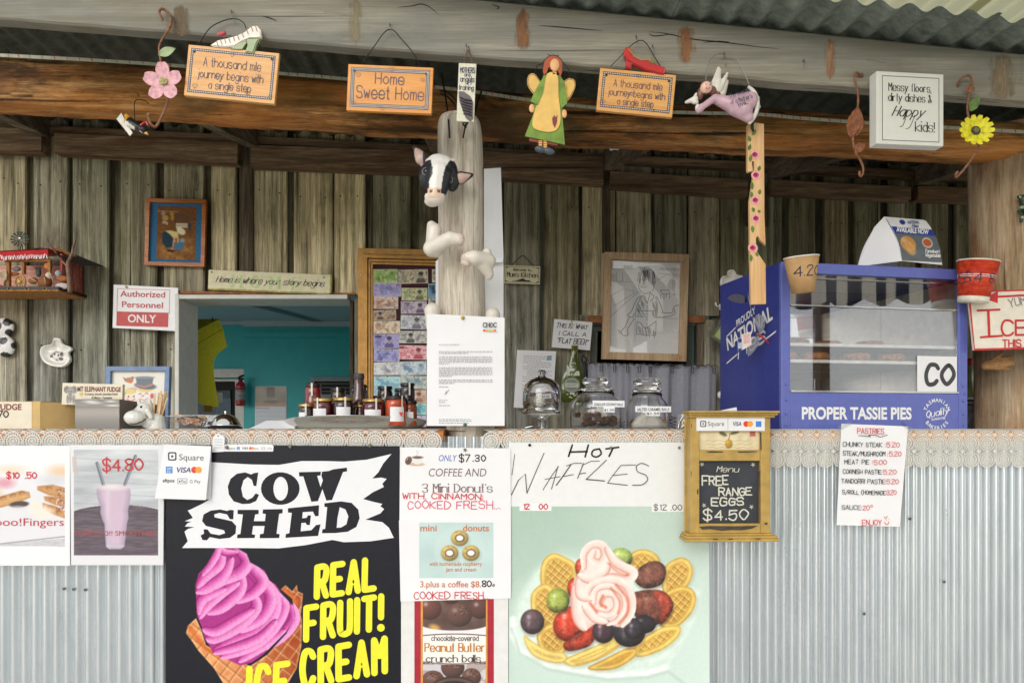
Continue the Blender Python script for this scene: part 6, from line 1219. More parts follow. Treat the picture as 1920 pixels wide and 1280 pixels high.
t.part('hand', blob(t, [(1858, 683, -5, 14, 11, 7, -8), ('c', (1862, 676, -6), (1893, 668, -7), 4.2, 3), ('c', (1864, 681, -6), (1897, 676, -7), 4.2, 3), ('c', (1866, 686, -6), (1895, 684, -7), 4.2, 3), ('c', (1864, 691, -6), (1886, 693, -7), 4, 2.8), ('c', (1856, 676, -8), (1872, 664, -10), 4, 3), ('c', (1846, 686, -2), (1856, 684, -4), 8, 9)], 1.4, 2), wood('carved_wood', (100, 70, 42), (146, 108, 68), (178, 142, 100), 'X', 40, .2, world=False, bump=.3))
t = T('ice_cream_arrow_sign', 'white hand painted sign with red arrow and the word ICE by the right post', 'sign', 1900, 600, .12, tilt=-1)
m_ = MB(); t.poly(m_, [(1816, 545), (2080, 541), (2086, 652), (1825, 655)], 0, .008); t.part('board', m_, mat('white_painted_board', (228, 220, 206), .55, var=.03, bump=.2)); REDS = mat('red_brush_paint', (196, 44, 46), .5, bump=0)
def ices(mb):
    t.line(mb, [(1817, 546), (2080, 542)], 3, -.0006); t.line(mb, [(1817, 546), (1826, 654), (2080, 651)], 4, -.0008)
    t.line(mb, [(1868, 556), (1920, 554)], 4, -.0006); t.poly(mb, [(1845, 558), (1872, 545), (1871, 568)], -.001)
    t.line(mb, [(1833, 581), (1874, 580)], 4, -.0006); t.line(mb, [(1853, 581), (1854, 630)], 5, -.0008); t.line(mb, [(1838, 631), (1878, 629)], 4, -.001)
    t.hand(mb, 'CE CREAM', 1878, 628, 27, 4, -.0006, gap=1.0, sx=1.15); t.hand(mb, 'THIS WAY', 1879, 650, 13, 2.4, -.0006)
lettering(t, REDS, ices); lettering(t, GREYINK, lambda mb: t.hand(mb, 'YUM', 1893, 576, 15, 1.6, -.0012, rot=-12, jit=.2, sx=.9))
# --- model cow hugging the post
t = T('cow_ornament', 'painted resin calf hugging the middle post with white head and hooves', 'ornament', 862, 470, .036)
ax = Vector((-.16, 1)).normalized()
def cowc(x, y, d):
    u = (x-827)*1.0+(y-345)*.17
    nz_ = noise.noise(Vector((x*.07, y*.07, 1)))*3
    if y > 377 and abs((x-822)) < 12 and y < 395 and d < -50: 
        if (abs(x-817) < 2.6 or abs(x-830) < 2.6) and 379 < y < 386: return (110, 62, 56)
        return (224, 196, 172)
    if y > 386: return (232, 224, 214)
    lim_l, lim_r = -9.5+nz_-max(0, 338-y)*.5, 12.5+nz_+max(0, 336-y)*.4
    if y < 322: return (232, 228, 222)
    if u < lim_l or u > lim_r: return (36, 38, 44) if y < 388 else (232, 226, 218)
    return (233, 229, 223)
cowit = [(829, 336, -46, 33, 29, 26), ('c', (828, 345, -52), (823, 386, -64), 27, 17), (822, 389, -66, 19, 15, 15), (817, 395, -60, 15, 10, 13), (826, 318, -46, 20, 12, 18), (806, 345, -44, 16, 24, 16), (851, 350, -40, 14, 22, 15), (824, 320, -54, 12, 8, 10), (836, 322, -52, 13, 8, 10)]+[(808+i*7.5, 312+abs(i-3)*2.2+(i % 2)*3, -54+abs(i-3)*2, 5, 5, 5) for i in range(7)]
t.part('cow_head', blob(t, cowit, 1.8, 3, cowc), PAINT)
def earc(x, y, d): return (208, 176, 164) if d < -38 and noise.noise(Vector((x*.2, y*.1, 0))) > -.25 else (60, 54, 56)
t.part('ear', blob(t, [('c', (803, 328, -34), (795, 310, -34), 6, 11), ('c', (795, 310, -34), (781, 288, -32), 13, 4)], 1.5, 3, lambda x, y, d: (204, 176, 166) if (d < -38 and x < 798) else (58, 58, 64)), PAINT); t.part('ear', blob(t, [('c', (850, 352, -36), (866, 345, -38), 5, 10), ('c', (866, 346, -38), (886, 340, -36), 12, 4)], 1.5, 3, lambda x, y, d: (206, 174, 164) if (d < -41 and y > 340) else (52, 48, 52)), PAINT)
for x, y, d in ((807, 343, -62), (846, 356, -57)): m_ = MB(); t.ell(m_, x, y, 6, 6.2, d*t.k, 6.2*t.k); t.part('eye', m_, mat('glossy_black_eye', (14, 12, 14), .08, coat=.6)); m_ = MB(); t.tube(m_, [(x+7.2*math.cos(a), y+6.4*math.sin(a), d*t.k-.0035) for a in [i*math.pi/6 for i in range(13)]], 1.3, 6); t.part('eyelid', m_, mat('grey_eyelid', (108, 104, 106), .4))
CW = mat('cream_resin', (224, 216, 204), .4, var=.02, bump=.1, scale=30, coat=.15); HOOF = mat('hoof_taupe', (206, 190, 176), .45)
t.part('front_leg', blob(t, [('c', (818, 440, -30), (812, 478, -34), 14, 12), ('c', (812, 430, -28), (816, 462, -32), 9, 15), ('c', (812, 474, -36), (848, 460, -52), 15, 13), ('c', (848, 460, -52), (864, 462, -52), 13, 11), (820, 480, -32, 14, 10, 12)], 2, 5), CW)
t.part('hoof', blob(t, [(866, 459, -54, 9, 7, 9, 20), (864, 467, -53, 9, 6, 9, 20)], 1.5, 2), HOOF)
t.part('front_leg', blob(t, [('c', (914, 480, -28), (918, 522, -26), 9, 8), ('c', (916, 496, -30), (892, 494, -48), 15, 14), ('c', (906, 500, -36), (918, 518, -28), 14, 9), ('c', (892, 494, -48), (882, 494, -50), 14, 11)], 2, 5), CW); t.part('hoof', blob(t, [(878, 498, -52, 11, 6, 9, 25), (876, 505, -50, 10, 6, 9, 25), (874, 492, -50, 6, 6, 8, 25)], 1.5, 2), HOOF)
m_ = MB(); t.tube(m_, [(866, 494, -.071), (872, 500, -.077), (884, 506, -.076)], 1.1, 6); t.part('hoof_line', m_, HOOF); m_ = MB(); t.tube(m_, [(858, 466, -.076), (866, 463, -.079), (874, 463, -.073)], .9, 6); t.part('hoof_line', m_, HOOF)
t.part('hind_foot', blob(t, [('c', (810, 582, 2), (812, 612, 2), 15, 14)], 2, 3), CW); t.part('hind_foot', blob(t, [('c', (924, 590, 4), (922, 616, 4), 14, 13)], 2, 3), CW)
# --- letter and folded sheets on the post
t = T('letter_sheet', 'white typed letter with small coloured emblem pinned to the middle post', 'paper', 873, 798, -.008)
mb = MB(); n = 10; vs = []
for j in range(n+1):
    for i in range(n+1): u, v = i/n, j/n; x = 800+146*u+2*(1-v)*0; y = 588+6*u*(1-v)*1.2+210*v; vs.append(tuple(t.p(x, y, .001+.004*(2*u-1)**2*(1-.5*v)+.0012*math.sin(v*5))))
mb.add(vs, [(j*(n+1)+i, (j+1)*(n+1)+i, (j+1)*(n+1)+i+1, j*(n+1)+i+1) for j in range(n) for i in range(n)], True); t.part('sheet', mb, PAPER)
rr = random.Random(4)
def body(mb):
    y = 645
    for (yy, n_, last) in ((646, 1, .38), (659, 2, .55), (669, 5, .2), (689, 6, .24), (712, 3, .3), (725, 1, .18), (750, 1, .16), (754, 1, .12), (760, 1, .22), (786, 1, .6), (789, 1, .62), (793, 1, .56)):
        for q_ in range(n_):
            w = 100*(last if q_ == n_-1 else 1); x = 823
            while x < 823+w: l = rr.uniform(2, 7); t.line(mb, [(x, yy+q_*3.2), (min(x+l, 823+w), yy+q_*3.2)], 1.2, -.0008, cap='flat'); x += l+1.4
lettering(t, mat('faint_type', (150, 150, 156), .6, bump=0), body, 'typed_text')['kind'] = 'stuff'
lettering(t, CHAR, lambda mb: (t.hand(mb, 'CHOC', 906, 613, 7.5, 1.5, -.0016, serif=.8, width=25), t.line(mb, [(834, 740), (838, 732), (836, 739), (842, 730)], .7, -.0012)))
for i, c in enumerate(((214, 90, 80), (226, 170, 70), (150, 200, 120), (226, 190, 80), (226, 120, 100))): m_ = MB(); t.edisc(m_, 908+i*5, 619.5, 2.6, 2.2, -.0016-.0002*i, 10); t.part('colour_dot', m_, mat('dot_%s' % 'abcde'[i], c, .5, bump=0))
t.pin(868, 596, BRASS, 3.6, -.002); t.pin(872, 796, mat('green_pin', (58, 100, 76), .4), 3.6, -.002)
t = T('folded_paper', 'long blank white sheet folded and fixed upright to the right side of the middle post', 'paper', 928, 590, .12)
m_ = MB(); m_.add([tuple(t.p(*p)) for p in ((908, 322, -.03), (939, 311, .01), (944, 480, .012), (942, 492, .0), (908, 496, -.03))], [(0, 4, 3, 2, 1)]); t.part('upper_leaf', m_, PAPER); m_ = MB(); m_.add([tuple(t.p(*p)) for p in ((906, 470, -.014), (944, 480, .014), (944, 640, .014), (906, 640, -.014))], [(0, 3, 2, 1)]); t.part('lower_leaf', m_, PAPER)
m_ = MB(); m_.add([tuple(t.p(*p)) for p in ((815, 486, .03), (822, 486, .0), (822, 640, .0), (815, 640, .03))], [(0, 3, 2, 1)]); t.part('back_leaf', m_, PAPER); m_ = MB(); m_.add([tuple(t.p(*p)) for p in ((908, 320, -.031), (939, 309.5, .009), (939, 312.5, .009), (908, 323, -.031))], [(0, 3, 2, 1)]); t.part('clip_edge', m_, CHAR)
# ================================================================ things on the plank wall
WY = 1.094
CERW = mat('white_ceramic', (226, 224, 216), .18, var=.01, bump=.03, scale=10, coat=.5)
def frame_parts(t, x0, y0, x1, y1, w, m, d0=-.016, d1=.0, name='frame_rail'):
    for L in ([(x0, y0), (x1, y0), (x1-w, y0+w), (x0+w, y0+w)], [(x0, y1), (x0+w, y1-w), (x1-w, y1-w), (x1, y1)], [(x0, y0), (x0+w, y0+w), (x0+w, y1-w), (x0, y1)], [(x1, y0), (x1, y1), (x1-w, y1-w), (x1-w, y0+w)]):
        mb = MB(); g = .18; cx_ = sum(p[0] for p in L)/4; cy_ = sum(p[1] for p in L)/4; t.poly(mb, L, d0, d1); t.part(name, mb, m)
# --- miniature shed on a shelf
t = T('miniature_shed', 'miniature farm shed scene with red awning and wagon wheel on a small wall shelf', 'model', 80, 560, WY)
BRN = wood('mini_timber', (120, 78, 42), (170, 118, 66), (204, 154, 100), 'Z', 60, .2, world=False); RSTR = wood('red_streaked_board', (120, 34, 34), (180, 92, 84), (214, 184, 168), 'Z', 60, .12, world=False)
DKR = mat('mini_dark_roof', (44, 34, 30), .9, var=.3, bump=.6, scale=60); PNK = wood('pink_washed_board', (176, 84, 72), (206, 150, 136), (224, 200, 186), 'X', 50, .12, world=False)
m_ = MB(); t.box(m_, -60, 554, 161, 561, -.2, 0, .002); t.part('shelf', m_, BRN); m_ = MB(); t.box(m_, -60, 553, 161.5, 558, -.203, -.199); t.box(m_, 160.5, 553, 162.5, 558, -.2, 0); t.part('shelf_edging', m_, mat('black_edging', (34, 30, 32), .5))
m_ = MB(); t.box(m_, -60, 500, 160, 554, -.02, -.012); t.part('back_board', m_, PNK); m_ = MB(); t.box(m_, 156, 492, 160, 554, -.17, -.012, .001); t.part('end_wall', m_, RSTR)
def P9(px, py): return (960+(px-960)*K(WY-.15)/K(WY), 796+(py-796)*K(WY-.15)/K(WY))    # a point seen at px,py but 0.15 m in front of the wall
m_ = MB(); q4 = [t.p(*P9(x, y), d) for x, y, d in ((4, 476, -.20), (105, 471, -.20), (108, 466, -.03), (4, 470, -.03))]; m_.add(q4, [(0, 1, 2, 3)]); q4 = [t.p(*P9(x, y), -.201) for x, y in ((8, 478), (104, 473), (104, 489), (8, 494))]; m_.add(q4, [(3, 2, 1, 0)]); t.part('red_awning', m_, mat('red_felt', (190, 26, 36), .8, var=.1))
m_ = MB(); rr = random.Random(3)
for i in range(34): x = 9+i*2.8; y = 487+rr.uniform(-3, 1)-i*.12; a, b = P9(x, y), P9(x+rr.uniform(-1, 2), y+6); t.line(m_, [a, b], 1.3, -.2025)
t.part('white_fringe', m_, WHITEP)['kind'] = 'stuff'
m_ = MB(); m_.add([t.p(*P9(x, y), d) for x, y, d in ((104, 476, -.2), (158, 500, -.17), (162, 486, -.01), (108, 464, -.01))], [(0, 1, 2, 3)]); t.part('dark_roof', m_, DKR)
m_ = MB(); t.tube(m_, [(*P9(62, 474), -.1), (*P9(90, 460), -.1), (*P9(108, 465), -.1), (*P9(130, 476), -.1)], 1.6, 6, False); t.poly(m_, [P9(64, 474), P9(90, 461), P9(108, 466), P9(128, 476)], -.098, -.09); t.part('gable', m_, BRN)
for (x, y0, y1, w) in ((25, 492, 543, 5.5), (53, 492, 516, 5), (101, 489, 512, 5.5)): m_ = MB(); a, b = P9(x-w/2, y0), P9(x+w/2, y1); t.box(m_, a[0], a[1], b[0], b[1], -.185, -.17, .001); t.part('mini_post', m_, BRN)
m_ = MB(); a, b = P9(20, 490), P9(105, 494); t.box(m_, a[0], a[1], b[0], b[1], -.19, -.175, .001); t.part('mini_beam', m_, BRN)
c = P9(47, 531); m_ = MB(); t.tube(m_, [(c[0]+9*math.cos(a), c[1]+11*math.sin(a), -.18) for a in [i*math.pi/8 for i in range(17)]], 1.7, 6)
for i in range(4): a = i*math.pi/4+.2; t.tube(m_, [(c[0]-9*math.cos(a), c[1]-11*math.sin(a), -.18), (c[0]+9*math.cos(a), c[1]+11*math.sin(a), -.18)], .9, 5, False)
t.part('wagon_wheel', m_, mat('yellow_brown_wheel', (182, 136, 66), .6, var=.15)); m_ = MB(); t.ell(m_, *c, 3, 3, -.184, .006); t.part('wheel_hub', m_, mat('yellow_hub', (214, 182, 70), .5))
for nm, x, y, rx, ry, cc in (('clay_hat', 96, 501, 7.5, 7, (198, 120, 56)), ('barrel', 90, 531, 12, 12, (140, 82, 42)), ('green_figure', 78, 513, 5, 8, (58, 72, 58)), ('figure_hat', 77, 505, 8, 2.4, (48, 52, 48)), ('tin_bucket', 115, 515, 6, 6.5, (158, 168, 172)), ('log_seat', 122, 524, 12, 6, (166, 100, 54)), ('flour_sack', 122, 538, 13, 6, (206, 198, 194)), ('stone_heap', 70, 538, 10, 4, (156, 138, 106)), ('saddle', 32, 515, 10, 4, (156, 92, 50)), ('blanket', 37, 506, 8, 5, (120, 112, 110)), ('rust_pot', 4, 540, 8, 5, (176, 84, 42)), ('milk_churn', 18, 535, 5, 9, (70, 64, 56)), ('cloth_bundle', 97, 519, 6, 7, (214, 202, 180)), ('straw', 68, 528, 9, 6, (146, 96, 52))):
    c = P9(x, y); me = blob(t, [(c[0], c[1], -.17/t.k, rx, ry, min(rx, ry)*.8), (c[0]+rx*.3, c[1]+ry*.25, -.172/t.k, rx*.6, ry*.7, min(rx, ry)*.7)], 1.4, 1); t.part(nm, me, mat('mini_'+nm, cc, .6, var=.15, bump=.4, scale=150))
c = P9(20, 520); m_ = MB(); [t.tube(m_, [(c[0]+r*math.cos(a), c[1]+r*1.1*math.sin(a), -.19-.001*r) for a in [i*math.pi/6 for i in range(13)]], .8, 5) for r in (3.5, 5, 6.5)]; t.part('rope_coil', m_, mat('pale_rope', (196, 184, 150), .8))
m_ = MB(); [t.tube(m_, [(*P9(a, b), -.19), (*P9(c_, d_), -.19)], .8, 5, False) for a, b, c_, d_ in ((65, 522, 82, 533), (94, 523, 97, 535), (103, 512, 111, 530))]; t.part('mini_tool', m_, mat('pale_handle', (206, 182, 144), .6))
TW = mat('grey_twig', (132, 106, 86), .8, var=.15); m_ = MB(); t.tube(m_, [(*P9(93, 450), -.17), (*P9(104, 468), -.17), (*P9(118, 486), -.17), (*P9(131, 501), -.17)], [1.2, 1.6, 1.8, 2], 6); t.tube(m_, [(*P9(138, 550), -.175), (*P9(136, 520), -.175), (*P9(134, 497), -.175), (*P9(141, 478), -.172), (*P9(143, 466), -.172), (*P9(147, 452), -.17)], [4, 4, 3.6, 2.6, 2.2, 1.4], 7); t.part('branch', m_, TW)
DKM = mat('dark_green_metal', (22, 34, 30), .4, .6); c = P9(28, 445)
for i in range(14): a = i*math.pi/7; m_ = MB(); t.poly(m_, [(c[0]+3*math.cos(a-.1), c[1]+3*math.sin(a-.1)), (c[0]+17*math.cos(a-.16), c[1]+14*math.sin(a-.16)), (c[0]+17*math.cos(a+.12), c[1]+14*math.sin(a+.12))], -.12-.001*(i % 2), -.118); t.part('windmill_blade', m_, DKM)
m_ = MB(); [t.tube(m_, [(*P9(a, 458), -.11), (*P9(b, 478), -.11)], .8, 5, False) for a, b in ((27, 24), (30, 35))]; t.tube(m_, [(*P9(25, 468), -.11), (*P9(34, 476), -.11)], .6, 5, False); t.part('windmill_tower', m_, DKM); m_ = MB(); t.ell(m_, c[0]+2, c[1]-1, 3, 3, -.125, .004); t.part('windmill_hub', m_, CHROME)
m_ = MB(); t.tube(m_, [(*P9(44, 460), -.1), (*P9(60, 461), -.1)], 1, 5, False); t.poly(m_, [P9(58, 457), P9(70, 460), P9(60, 465)], -.1, -.098); t.part('windmill_tail', m_, DKM)
m_ = MB()
for x in (10, 37, 69, 102): t.tube(m_, [(*P9(x-6, 544), -.205), (*P9(x-3, 549), -.212), (*P9(x+2, 550), -.214), (*P9(x+3, 546), -.212)], .7, 5)
t.part('cup_hook', m_, BRASS)['kind'] = 'stuff'
# --- ceramics
t = T('cow_spot_dish', 'black and white cow patterned ceramic dish at the left edge of the wall', 'ornament', 12, 668, WY)
def spot(x, y, d):
    for sx, sy, rx, ry in ((20, 604, 9, 8), (4, 612, 7, 8), (22, 624, 7, 6), (12, 640, 8, 7), (2, 650, 5, 5), (14, 666, 10, 5), (30, 648, 4, 6)):
        if ((x-sx)/rx)**2+((y-sy)/ry)**2 < 1+.5*noise.noise(Vector((x*.3, y*.3, 0))): return (30, 30, 34)
    return (228, 226, 222)
t.part('dish', blob(t, [(10, 614, -4, 20, 18, 7), (14, 650, -4, 18, 20, 7), (-8, 632, -4, 20, 30, 7)], 1.5, 3, spot), PAINT)
def spoon(label, cx, cy, r, pts, Y=WY, rot=0):
    t = T('spoon_rest', label, 'ornament', cx, cy+r, Y, 'cow faced white spoon rests'); rim = [tuple(v) for v in smooth_pts(pts, True, 5)][:-1]; n = len(rim); mx_, my_ = sum(p[0] for p in rim)/n, sum(p[1] for p in rim)/n
    vs = []; fs = []; RR = ((1.0, -.004), (.97, -.016), (.9, -.018), (.8, -.010), (.55, -.005), (.25, -.004))
    for s_, d in RR: vs += [t.p(mx_+(x-mx_)*s_, my_+(y-my_)*s_, d) for x, y in rim]
    vs.append(t.p(mx_, my_, -.004))
    for j in range(len(RR)-1): fs += [(j*n+i, (j+1)*n+i, (j+1)*n+(i+1) % n, j*n+(i+1) % n) for i in range(n)]
    o_ = (len(RR)-1)*n; fs += [(o_+i, len(vs)-1, o_+(i+1) % n) for i in range(n)]
    mb = MB().add(vs, fs, True); t.part('dish', mb, CERW); return t
t = spoon('white spoon rest with small cow face, below the miniature shed', 107, 662, 28, [(78, 664), (82, 650), (100, 645), (104, 634), (116, 635), (122, 645), (134, 650), (139, 656), (133, 662), (136, 676), (124, 688), (104, 688), (86, 680)])
cv = CV(90, 656, 122, 682, .7, (226, 224, 216)); cv.put(cv.ell(107, 666, 9, 7, -10, 1), (150, 140, 136)); cv.put(cv.ell(107, 666, 8, 6, -10, 1), (226, 222, 214)); [cv.put(cv.ell(x, y, rx, ry, 0, .8), (34, 32, 34)) for x, y, rx, ry in ((104, 664, 1.6, 2), (111, 666, 1.6, 2), (117, 664, 3, 4), (98, 668, 3, 2), (116, 673, 4, 3), (108, 676, 3, 2))]; cv.line([(93, 669), (100, 676), (110, 679)], 1.3, (40, 36, 36)); cv.line([(96, 668), (106, 660), (112, 661)], 1.2, (50, 46, 46)); t.part('printed_face', cv.mesh(t, -.0115, 'printed_face', PRINT, cut=True, dfun=lambda X, Y: -.0058-.0000*X))
t = spoon('white spoon rest with cow face, half behind the left side of the pie warmer', 1372, 530, 24, [(1349, 534), (1352, 520), (1362, 517), (1364, 508), (1374, 507), (1380, 516), (1390, 518), (1394, 526), (1388, 532), (1382, 544), (1372, 554), (1358, 549)], .7)
cv = CV(1354, 528, 1384, 546, .7, (226, 224, 216)); [cv.put(cv.ell(x, y, rx, ry, 0, .8), (34, 32, 34)) for x, y, rx, ry in ((1366, 535, 2, 1.6), (1366, 541, 1.6, 1.8), (1373, 536, 1.8, 2), (1376, 541, 1.4, 1.4), (1374, 541, 1, 1))]; cv.line([(1357, 540), (1362, 544), (1370, 546)], 1.1, (40, 36, 36)); t.part('printed_face', cv.mesh(t, -.006, 'printed_face', PRINT, cut=True))
m_ = MB(); t.tube(m_, [(1372, 545, -.03), (1384, 538, -.04), (1404, 529, -.05)], [2.6, 2.6, 3], 6); t.part('spoon', m_, BLW)
# --- embroidery
FRB = wood('orange_frame_wood', (140, 76, 28), (182, 104, 42), (206, 132, 64), 'X', 40, .1, rough=.4, world=False, coat=.2)
t = T('embroidered_picture', 'framed embroidery of a washing figure at a blue tub, blue mount', 'picture', 330, 500, WY-.004, tilt=1.5); frame_parts(t, 274, 375, 386, 500, 7, FRB, -.018, .002)
m_ = MB(); t.box(m_, 280, 381, 380, 494, -.006, 0); t.part('mount', m_, mat('blue_mount', (44, 110, 156), .8, var=.08, bump=.3, scale=200))
cv = CV(294, 388, 367, 487, .8, (124, 78, 34)); nn = cv.noise(4, 2, 1, 2.5); n2 = cv.noise(9, 5); cv.c = cv.c*(.72+.56*nn[..., None]); fl = np.clip((cv.Y-440)/14, 0, 1)*np.clip(n2*1.6-.35, 0, 1); cv.put(fl*np.clip(1.3-np.hypot((cv.X-330)/36, (cv.Y-464)/30), 0, 1), (206, 156, 84))
rr = random.Random(8)
for i in range(120): x, y = rr.uniform(296, 365), rr.uniform(446, 482); cv.line([(x, y), (x+rr.uniform(-6, 6), y+rr.uniform(-2, 2))], .9, (214, 170, 104) if rr.random() > .4 else (92, 56, 26), .5, .55*max(0, 1-abs(x-332)/40))
cv.line([(294, 397), (334, 398)], 1, (206, 176, 120))
for x, y, w, h, c_ in ((305, 401, 4, 5, (176, 150, 140)), (309, 410, 6, 5, (190, 160, 90)), (321, 402, 4, 4, (190, 150, 50)), (322, 409, 3, 5, (190, 150, 50)), (307, 418, 4, 3, (200, 176, 150)), (312, 420, 2, 3, (206, 190, 160))): cv.put(cv.ell(x, y, w, h, 0, .8)*.9, c_)
cv.put(cv.ell(340, 416, 14, 14, 0, 1)*(cv.Y < 428), (84, 72, 66)); cv.put(cv.ell(340, 416, 11, 11, 0, 1)*(cv.Y < 426), (112, 72, 40)); cv.put(cv.poly([(329, 419), (351, 419), (351, 427), (329, 428)]), (216, 196, 170)); cv.line([(329, 423), (351, 423)], .8, (150, 120, 96)); cv.put(cv.poly([(352, 418), (358, 420), (357, 434), (353, 432)]), (66, 64, 70))
cv.put(cv.poly([(304, 440), (310, 433), (318, 438), (325, 450), (324, 464), (312, 465), (304, 456)], 1), (28, 56, 74)); cv.put(cv.poly([(309, 434), (320, 433), (334, 436), (334, 446), (326, 448), (318, 440)], 1), (222, 206, 140)); cv.put(cv.ell(339, 434, 9, 6, 30, 1), (232, 220, 182)); cv.put(cv.poly([(330, 428), (340, 426), (334, 432)], 1), (240, 232, 206)); cv.line([(326, 446), (328, 456)], 3, (216, 166, 120)); cv.line([(333, 444), (334, 456)], 3, (216, 166, 120))
cv.put(cv.poly([(326, 455), (345, 456), (342, 470), (328, 469)], 1), (72, 116, 152)); cv.put(cv.ell(342, 451, 5, 4, 0, 1), (120, 160, 188)); cv.line([(325, 452), (324, 468), (318, 470)], 2, (206, 150, 110)); cv.put(cv.ell(321, 471, 7, 2, 8, .8), (40, 28, 24)); t.part('stitched_panel', cv.mesh(t, -.0066, 'stitched_panel', printm('thread_print', .85)))
# --- signs
t = T('notice_sign', 'red and white "Authorized Personnel Only" notice on the wall left of the hatch', 'sign', 271, 618, WY-.03, tilt=1.5)
sheet(t, [(211, 535), (332, 538), (330, 619), (211, 616)], LAM, 0, .002); m_ = MB(); t.poly(m_, [(218, 585), (315, 585), (315, 612), (218, 612)], -.0008); t.part('red_band', m_, mat('sign_red', (192, 58, 60), .45, bump=0)); SR = mat('sign_red', 0)
lettering(t, SR, lambda mb: (t.text(mb, 'Authorized', 266, 557, 11, -.0012, 'C', bold=.012, width=84), t.text(mb, 'Personnel', 266, 577, 11, -.0012, 'C', bold=.012, width=77), t.frame(mb, 218, 542, 317, 587, .8, -.0006, None))); lettering(t, WHITEP, lambda mb: t.text(mb, 'ONLY', 266, 604.5, 14, -.0012, 'C', bold=.02, width=53)); t.pin(235, 539, BRASS, 2.2)
t = T('home_sign', 'long cream board reading home is where your story begins above the hatch', 'sign', 505, 550, WY-.03, tilt=2.4); m_ = MB(); t.box(m_, 389, 510, 620, 547, 0, .016, .003); t.part('board', m_, mat('cream_painted_board', (222, 216, 180), .5, var=.04, bump=.2)); m_ = MB(); t.box(m_, 389.5, 544.5, 619.5, 547.6, -.0008, .016); t.box(m_, 617.5, 511, 620.6, 547, -.0008, .016); t.part('worn_edge', m_, mat('olive_edge', (168, 158, 84), .6, var=.2))
lettering(t, mat('pale_green_print', (190, 210, 150), .5, bump=0), lambda mb: [t.hand(mb, c_, x, 541, 22, 4.5, -.0008, serif=.8, thin=.4) for c_, x in zip('HOME', (436, 470, 507, 548))]); lettering(t, DKB, lambda mb: t.hand(mb, 'Home is where your story begins', 505, 533, 11.5, 1.4, -.0014, 'C', shear=.4, thin=.45, width=202, gap=.9)); 
for x, y in ((396, 515), (606, 516)): t.pin(x, y, GREYPIN, 1.5)
t = T('kitchen_plaque', 'small cream "Welcome to Mum\'s Kitchen" plaque hanging right of the middle post', 'plaque', 979, 533, WY-.03, tilt=2); m_ = MB(); t.box(m_, 945, 498, 1012, 532, 0, .005, .001); t.part('board', m_, mat('cream_painted_board', 0)); m_ = MB(); t.frame(m_, 947.5, 500.5, 1009.5, 529.5, .6, -.0004, None); [t.line(m_, [(a-2, b), (a+2, b)], 1.6, -.0005) for a, b in ((949, 502), (1008, 502), (949, 528), (1008, 528))]; t.part('border', m_, DKB)
lettering(t, DKB, lambda mb: (t.hand(mb, 'Welcome to...', 979, 508, 4.5, .8, -.0006, 'C', shear=.2, width=36), t.hand(mb, "Mum's Kitchen", 979, 519.5, 8.5, 1.3, -.0006, 'C', serif=.6, thin=.5, width=57), t.poly(mb, [(966, 527), (972, 524.5), (980, 521.5), (986, 525), (994, 525), (993, 528), (972, 528)], -.0006), t.line(mb, [(961, 527.5), (997, 527.5)], .9, -.0006))); t.hang([(958, 498, .002), (968, 486, .01), (979, 478, .012), (990, 488, .01), (1002, 499, .002)], WIRE, .8)
t = T('flat_beer_note', 'white handwritten note about flat beer pinned above the squashed green bottle', 'note', 1068, 658, WY-.03, tilt=4); sheet(t, [(1035, 600), (1107, 601), (1106, 654), (1034, 653)], PAPER); lettering(t, CHAR, lambda mb: (t.hand(mb, 'THIS IS: WHAT', 1040, 615, 8, 1.2, -.0006, shear=.2, jit=.25, width=58), t.hand(mb, 'I CALL A', 1046, 629, 7, 1.2, -.0006, shear=.2, jit=.25, width=50), t.hand(mb, '"FLAT BEER"', 1043, 644, 9, 1.4, -.0006, shear=.2, jit=.2, width=58))); t.pin(1068, 603, BRASS, 1.8)
t = T('typed_notice', 'white typed notice sheet on the wall behind the glass cake dome', 'paper', 1001, 765, WY-.03, tilt=2); sheet(t, [(966, 657), (1039, 657), (1036, 766), (963, 765)], PAPER)
def tl_(mb):
    rr = random.Random(11)
    for i in range(24):
        y = 668+i*3.9; x0 = 978+(8 if i in (4, 7, 8, 9, 13) else 0); w = rr.uniform(28, 54); x = x0
        while x < x0+w and x < 1032: l = rr.uniform(2, 6); t.line(mb, [(x, y), (min(x+l, 1032), y)], 1.1, -.0006, cap='flat'); x += l+1.3
lettering(t, mat('faint_type', 0), tl_, 'typed_text')['kind'] = 'stuff'; m_ = MB(); t.poly(m_, [(1022, 666), (1031, 665), (1031, 674), (1022, 675)], -.0008); t.part('emblem', m_, mat('teal_emblem', (120, 160, 180), .5))
# squashed bottle
t = T('flattened_bottle', 'flattened green glass bottle with oval label hanging on the wall', 'bottle', 1072, 755, WY-.06, tilt=1)
bm_ = glassm('green_glass', (120, 136, 40)); BG = mat('bottle_green', (74, 88, 24), .12, var=.15, coat=.6, bump=.15, scale=20)
m_ = MB(); prof = [(648, 6), (656, 6), (658, 7), (662, 6.4), (676, 8.5), (690, 13), (702, 18), (714, 20), (750, 18.5), (754, 14)]; L = [(1076-r*1.0+ (y-648)*-.06, y) for y, r in prof]+[(1076+r+(y-648)*-.06, y) for y, r in prof[::-1]]
bmm = MB(); P = [t.q(*p) for p in L]; n = len(P); vs = [(x, -.004, z) for x, z in P]; cxm = sum(p[0] for p in P)/n
mid = [((p[0]-cxm)*.7+cxm, -.011, p[1]*.96+.004) for p in P]; bmm.add(vs+mid, [(i, (i+1) % n, n+(i+1) % n, n+i) for i in range(n)]+[tuple(range(n, 2*n))], True); t.part('bottle_glass', bmm, BG)
